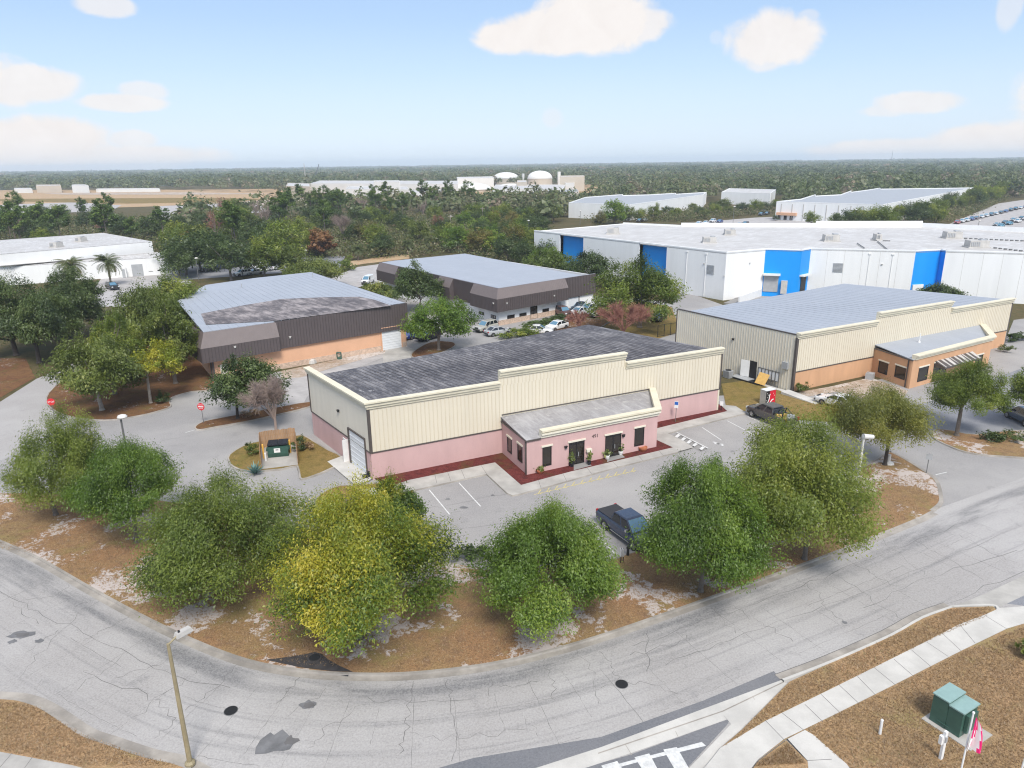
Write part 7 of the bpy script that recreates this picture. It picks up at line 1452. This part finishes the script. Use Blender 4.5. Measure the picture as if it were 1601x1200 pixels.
wood([(690, 392), (690, 350), (760, 340), (840, 345), (838, 396), (800, 405), (930, 425), (940, 432), (860, 432), (730, 395)], 32, {'oak_tree': 4, 'green_tree': 2, 'dark_oak': 2, 'yellow_tree': .6}, W3, 'trees behind the middle mansard building', .85, 4)
wood([(740, 345), (760, 336), (880, 330), (905, 342), (836, 352), (800, 350)], 18, {'oak_tree': 3, 'dark_oak': 3, 'green_tree': 1}, 'in the dark belt left of the low long white warehouse', 'trees of the dark belt before the far plant', .75, 4)
wood([(905, 347), (960, 345), (990, 350), (1075, 346), (1120, 340), (1220, 332), (1215, 326), (1100, 330), (1000, 336), (930, 338)], 24, {'oak_tree': 3, 'dark_oak': 3, 'olive_tree': 2, 'yellow_tree': .4}, W4, 'trees beyond the blue-bay warehouse', .62, 4)
wood([(1320, 366), (1345, 350), (1385, 342), (1475, 330), (1540, 308), (1601, 296), (1660, 290), (1601, 307), (1540, 318), (1490, 345), (1465, 352), (1440, 352), (1380, 364)], 40, {'oak_tree': 4, 'dark_oak': 3, 'olive_tree': 2}, W5, 'trees along the far right car lot', .9, 4.2)
wood([(-60, 375), (-60, 350), (0, 347), (140, 346), (170, 352), (215, 356), (270, 350), (290, 372), (280, 400), (245, 398), (165, 392), (0, 396), (-60, 396)], 44, {'pine_tree': 4, 'dark_oak': 3, 'oak_tree': 2.5, 'bare_tree': .2}, W6, 'trees behind the long white building', .88, 3.6)
for x, y in ((638, 398), (410, 395), (672, 392)): o = dup(PALM, (*G(x, y), 0), rnd.uniform(0, 6), rnd.uniform(.8, 1.1), {638: 'cabbage palm right of the round dark oak at the wood edge', 410: 'cabbage palm in the undergrowth behind the left roof', 672: 'cabbage palm behind the near edge of the middle mansard roof'}[x])
wood([(280, 438), (300, 410), (440, 402), (455, 416), (400, 412), (330, 420)], 8, {'oak_tree': 2, 'dark_oak': 3}, 'shading the rear lot behind the left blue-grey roof', 'trees shading the rear lot', .95, 6)
mark('dark_oak', 362, 438, 370, 'dark oak nearest the left end of the parked cars behind the left roof')
mark('oak_tree', 414, 434, 366, 'broad oak in front of the white parked cars behind the left roof')
mark('olive_tree', 452, 431, 383, 'olive tree at the right end of the parked cars behind the left roof')
mark('oak_tree', 1110, 305, 292, 'round tree between the two far white warehouse roofs')
# undergrowth of the wood: one uncountable mass
def mass(name, polys, ns, size, hgt, mat, seed, label, cat, per=7):
    rg = np.random.default_rng(seed); P = []
    for poly, n in zip(polys, ns):
        V = [Vector((p[0], p[1], 0)) for p in GS(poly)]; tris = [[np.array(V[i][:2]) for i in t] for t in tessellate_polygon([V])]; ar = np.array([abs(np.cross(t[1]-t[0], t[2]-t[0])) for t in tris]); ch = rg.choice(len(tris), n, p=ar/ar.sum()); a = np.sqrt(rg.random(n)); b = rg.random(n)
        P += [tris[c][0]*(1-q)+tris[c][1]*q*(1-r_)+tris[c][2]*q*r_ for c, q, r_ in zip(ch, a, b) if True]
    P = np.array([p for p in P if not any(inside(p, b) for b in BLOCK)]); n = len(P); idx = np.repeat(np.arange(n), per); ct = rg.normal(.45, .2, n)
    C = np.concatenate([P[idx], np.zeros((n*per, 1))], 1)+rg.normal(0, 1, (n*per, 3))*[size, size, 0]; C[:, 2] = rg.random(n*per)**.7*hgt*(.35+.65*np.repeat(rg.random(n)**1.5, per))
    Nn = rg.normal(0, .6, (n*per, 3))+[0, -.1, .8]; Nn /= np.linalg.norm(Nn, axis=1, keepdims=True); ln = rg.uniform(.35, .8, n*per)*size; V = quads(C, Nn, ln, ln*.5, rg)
    tag(raw_mesh(name, V.reshape(-1, 3), len(V), 4, np.clip(ct[idx]+rg.normal(0, .12, n*per), 0, 1), mat), label, cat, kind='stuff')
UND = [[(300, 410), (330, 345), (440, 342), (500, 340), (690, 340), (840, 345), (836, 425), (700, 400), (560, 406), (440, 402)], [(-60, 395), (0, 342), (280, 345), (285, 400), (245, 398)], [(905, 347), (1075, 347), (1220, 332), (1100, 330)], [(1340, 362), (1490, 348), (1601, 302), (1540, 310), (1380, 345)]]
mass('undergrowth', UND, [6500, 2600, 900, 900], 1.35, 4.2, 'leaf_wood', 70, 'tangled undergrowth filling the wood between the trees', 'undergrowth', 14)
# ---------------------------------------------------------------- the far forest to the horizon: one mass
rg = np.random.default_rng(80); n = 17500
az = rg.uniform(-.86, .86, n); D = 330*np.exp(rg.random(n)**.8*math.log(7600/330)); X = np.sin(az)*D; Y = np.cos(az)*D
CLEAR = [GS(q) for q in ([(-500, 350), (-300, 306), (0, 301), (150, 298), (300, 298), (440, 302), (447, 300), (700, 292), (720, 290), (872, 288), (916, 296), (990, 302), (905, 320), (740, 322), (560, 326), (430, 335), (250, 348), (0, 340)], [(870, 352), (880, 338), (1040, 330), (1100, 322), (1225, 318), (1215, 345), (1130, 352), (1000, 356)], [(1200, 360), (1205, 332), (1345, 345), (1340, 362)], [(1030, 375), (1080, 345), (1340, 336), (1340, 362)], [(1440, 372), (1540, 316), (1760, 295), (1900, 340), (1700, 400)])]
CLEAR += [[tuple(p) for p in rp]]+[GS(q) for q in UND]+[[tuple(q) for q in offset(P, 5, True)] for P in FARP]
keep = np.array([(y > 300) and not any(inside((x, y), c) for c in CLEAR) for x, y in zip(X, Y)])
X, Y, D = X[keep], Y[keep], D[keep]; n = len(X)
rad = np.maximum(4.4, .0060*D)*rg.uniform(.6, 1.6, n); hh2 = rg.uniform(7, 14.5, n)+rg.normal(0, 1.5, n)+2.0*np.sin(X*.004)*np.cos(Y*.003)
per = 60; idx = np.repeat(np.arange(n), per); g = rg.normal(0, 1, (n*per, 3)); g[:, 2] = np.abs(g[:, 2])-.15; g /= np.linalg.norm(g, axis=1, keepdims=True); g *= (rg.random((n*per, 1))**.3)
C = np.stack([X[idx], Y[idx], hh2[idx]*.48], 1)+g*np.stack([rad[idx], rad[idx], hh2[idx]*.5], 1)
Nn = g+rg.normal(0, .45, g.shape)+[0, 0, .3]; Nn /= np.linalg.norm(Nn, axis=1, keepdims=True); ln = rad[idx]*rg.uniform(.28, .6, n*per); V = quads(C, Nn, ln, ln*.6, rg); V[:, :, 2] = np.maximum(V[:, :, 2], .1)
ct = np.clip(rg.normal(.47, .13, n)+.16*np.sin(X*.006+np.sin(Y*.004)*2)*np.sin(Y*.0035+X*.001)+np.where(rg.random(n) < .05, .4, 0), 0, 1)
tag(raw_mesh('far_forest', V.reshape(-1, 3), len(V), 4, np.clip(ct[idx]+rg.normal(0, .04, n*per), 0, 1), 'leaf_far'), 'far forest stretching to the horizon in bluish haze', 'forest', kind='stuff')
# closed canopy floor of the far forest
mb = MB(); rings = [(1300, .2), (2000, 7), (3200, 8.5), (5000, 9.5), (8600, 10)]; AZ = np.linspace(-.95, .95, 49)
for (d0, z0), (d1, z1) in zip(rings, rings[1:]):
    for a, b in zip(AZ, AZ[1:]): mb.face([(math.sin(a)*d0, math.cos(a)*d0, z0), (math.sin(b)*d0, math.cos(b)*d0, z0), (math.sin(b)*d1, math.cos(b)*d1, z1), (math.sin(a)*d1, math.cos(a)*d1, z1)][::-1])
plain('canopy', (.055, .075, .036), .95, var=.35, scale=.02); structure('hills', mb, 'canopy')
# ================================================================ LIGHT, SKY, HAZE
SUN_EL, SUN_AZ = R(50), R(166)       # azimuth clockwise from +Y: from behind the camera on the right
sd = Vector((math.sin(SUN_AZ)*math.cos(SUN_EL), math.cos(SUN_AZ)*math.cos(SUN_EL), math.sin(SUN_EL)))
sl = bpy.data.lights.new('sun', 'SUN'); sl.energy = 2.5; sl.angle = R(18); sl.color = (1, .95, .87); so = bpy.data.objects.new('sun', sl); COL.objects.link(so)
so.rotation_euler = (-sd).to_track_quat('-Z', 'Y').to_euler()
w = bpy.data.worlds.new('World'); sc.world = w; w.use_nodes = True; nt = w.node_tree; nt.nodes.clear()
out = N(nt, 'ShaderNodeOutputWorld'); bg = N(nt, 'ShaderNodeBackground', ins={1: .15}); L(nt, bg.outputs[0], out.inputs[0])
sky = N(nt, 'ShaderNodeTexSky', sky_type='NISHITA'); sky.sun_disc = False; sky.sun_elevation = SUN_EL; sky.sun_rotation = SUN_AZ; sky.air_density = 1.0; sky.dust_density = 0.4; sky.ozone_density = 3.0; sky.altitude = 30
tc = N(nt, 'ShaderNodeTexCoord').outputs['Generated']; sp = N(nt, 'ShaderNodeSeparateXYZ'); L(nt, tc, sp.inputs[0])
azn = math2(nt, 'ARCTAN2', sp.outputs[0], sp.outputs[1]); eln = math2(nt, 'ARCSINE', sp.outputs[2])
n1 = noise(nt, tc, 24, 9, .68, dist=.5); n2 = noise(nt, tc, 9, 4, .5)
wob = math2(nt, 'ADD', math2(nt, 'MULTIPLY', math2(nt, 'SUBTRACT', n1, .5), 1.5), math2(nt, 'MULTIPLY', math2(nt, 'SUBTRACT', n2, .5), 1.3))
CLOUDS = [(930, 32, 90, 42, 1), (870, 50, 110, 30, 1), (1000, 38, 50, 22, .9), (795, 58, 50, 22, 1), (1205, 62, 66, 36, .95), (1195, 92, 30, 18, .7), (50, 130, 52, 22, .9), (0, 138, 50, 22, .9), (225, 142, 32, 13, .65), (195, 160, 54, 12, .85), (205, 218, 34, 13, .7), (55, 218, 95, 30, 1), (0, 236, 130, 40, 1), (160, 246, 150, 18, .9), (165, 8, 36, 14, .75), (1430, 160, 58, 15, .8), (1385, 172, 34, 9, .6), (1535, 220, 66, 22, 1), (1610, 228, 90, 32, 1), (1430, 234, 140, 16, .9), (865, 184, 18, 16, .35), (1262, 25, 16, 9, .4), (1578, 10, 14, 26, .5), (1120, 58, 10, 10, .25), (-200, 120, 150, 50, 1), (1800, 150, 120, 60, 1)]
tot = None
for x, y, rx, ry, a in CLOUDS:
    d = ray(x, y); d = d/np.linalg.norm(d); a0 = math.atan2(d[0], d[1]); e0 = math.asin(d[2])
    q = math2(nt, 'ADD', math2(nt, 'POWER', math2(nt, 'MULTIPLY', math2(nt, 'SUBTRACT', azn, a0), FPX/rx), 2.0), math2(nt, 'POWER', math2(nt, 'MULTIPLY', math2(nt, 'SUBTRACT', eln, e0), FPX/ry), 2.0))
    v = mrange(nt, math2(nt, 'ADD', math2(nt, 'SUBTRACT', 1.0, q), wob), -.25, .55, 0, a); tot = v if tot is None else math2(nt, 'MAXIMUM', tot, v)
cc = ramp(nt, [(0, (4.0, 3.75, 3.62)), (1, (4.7, 4.55, 4.45))]); L(nt, n1, cc.inputs[0])
hs = N(nt, 'ShaderNodeHueSaturation', ins={'Saturation': .30, 'Value': 1.4}); L(nt, sky.outputs[0], hs.inputs['Color'])
grad = ramp(nt, [(0, (2.5, 3.1, 3.75)), (.10, (2.3, 3.05, 3.85)), (.32, (1.75, 2.7, 3.85)), (.6, (1.30, 2.3, 3.75)), (1, (1.0, 1.95, 3.6))]); L(nt, mrange(nt, eln, 0, .30), grad.inputs[0])
low = mrange(nt, eln, .30, .75, .85, 0)
L(nt, mixc(nt, tot, mixc(nt, low, hs.outputs[0], grad.outputs[0]), cc.outputs[0]), bg.inputs[0])
vs = sc.view_settings; sc.display_settings.display_device = 'sRGB'; vs.view_transform = 'Standard'; vs.look = 'None'; vs.exposure = 0.56; vs.gamma = 1.0; vs.use_curve_mapping = False
mb = MB(); mb.box((0, 4300, -1), (18600, 9400, 71)); hz = mb.build('haze', M['concrete']); hz.data.materials.clear()
hm = bpy.data.materials.new('haze'); hm.use_nodes = True; hn = hm.node_tree; hn.nodes.clear(); ho = N(hn, 'ShaderNodeOutputMaterial'); pv = N(hn, 'ShaderNodeVolumePrincipled', ins={'Color': (.78, .87, .99, 1), 'Density': 1.7e-4, 'Anisotropy': .0}); L(hn, pv.outputs[0], ho.inputs['Volume']); hz.data.materials.append(hm); tag(hz, 'thin bluish air over the whole place', 'haze', kind='stuff')
sc.cycles.filter_width = 1.15; sc.cycles.max_bounces = 6; sc.cycles.diffuse_bounces = 3; sc.cycles.glossy_bounces = 2; sc.cycles.transmission_bounces = 3; sc.cycles.volume_bounces = 1; sc.cycles.transparent_max_bounces = 4
sc.cycles.use_denoising = True; sc.cycles.caustics_reflective = False; sc.cycles.caustics_refractive = False

for o in sc.objects:
    if '_o' in o: del o['_o']
# models of which no copy was placed are not part of the place
for ps in KIND.values():
    for p in ps:
        if p.name not in fresh:
            for c in list(p.children): bpy.data.objects.remove(c)
            bpy.data.objects.remove(p)
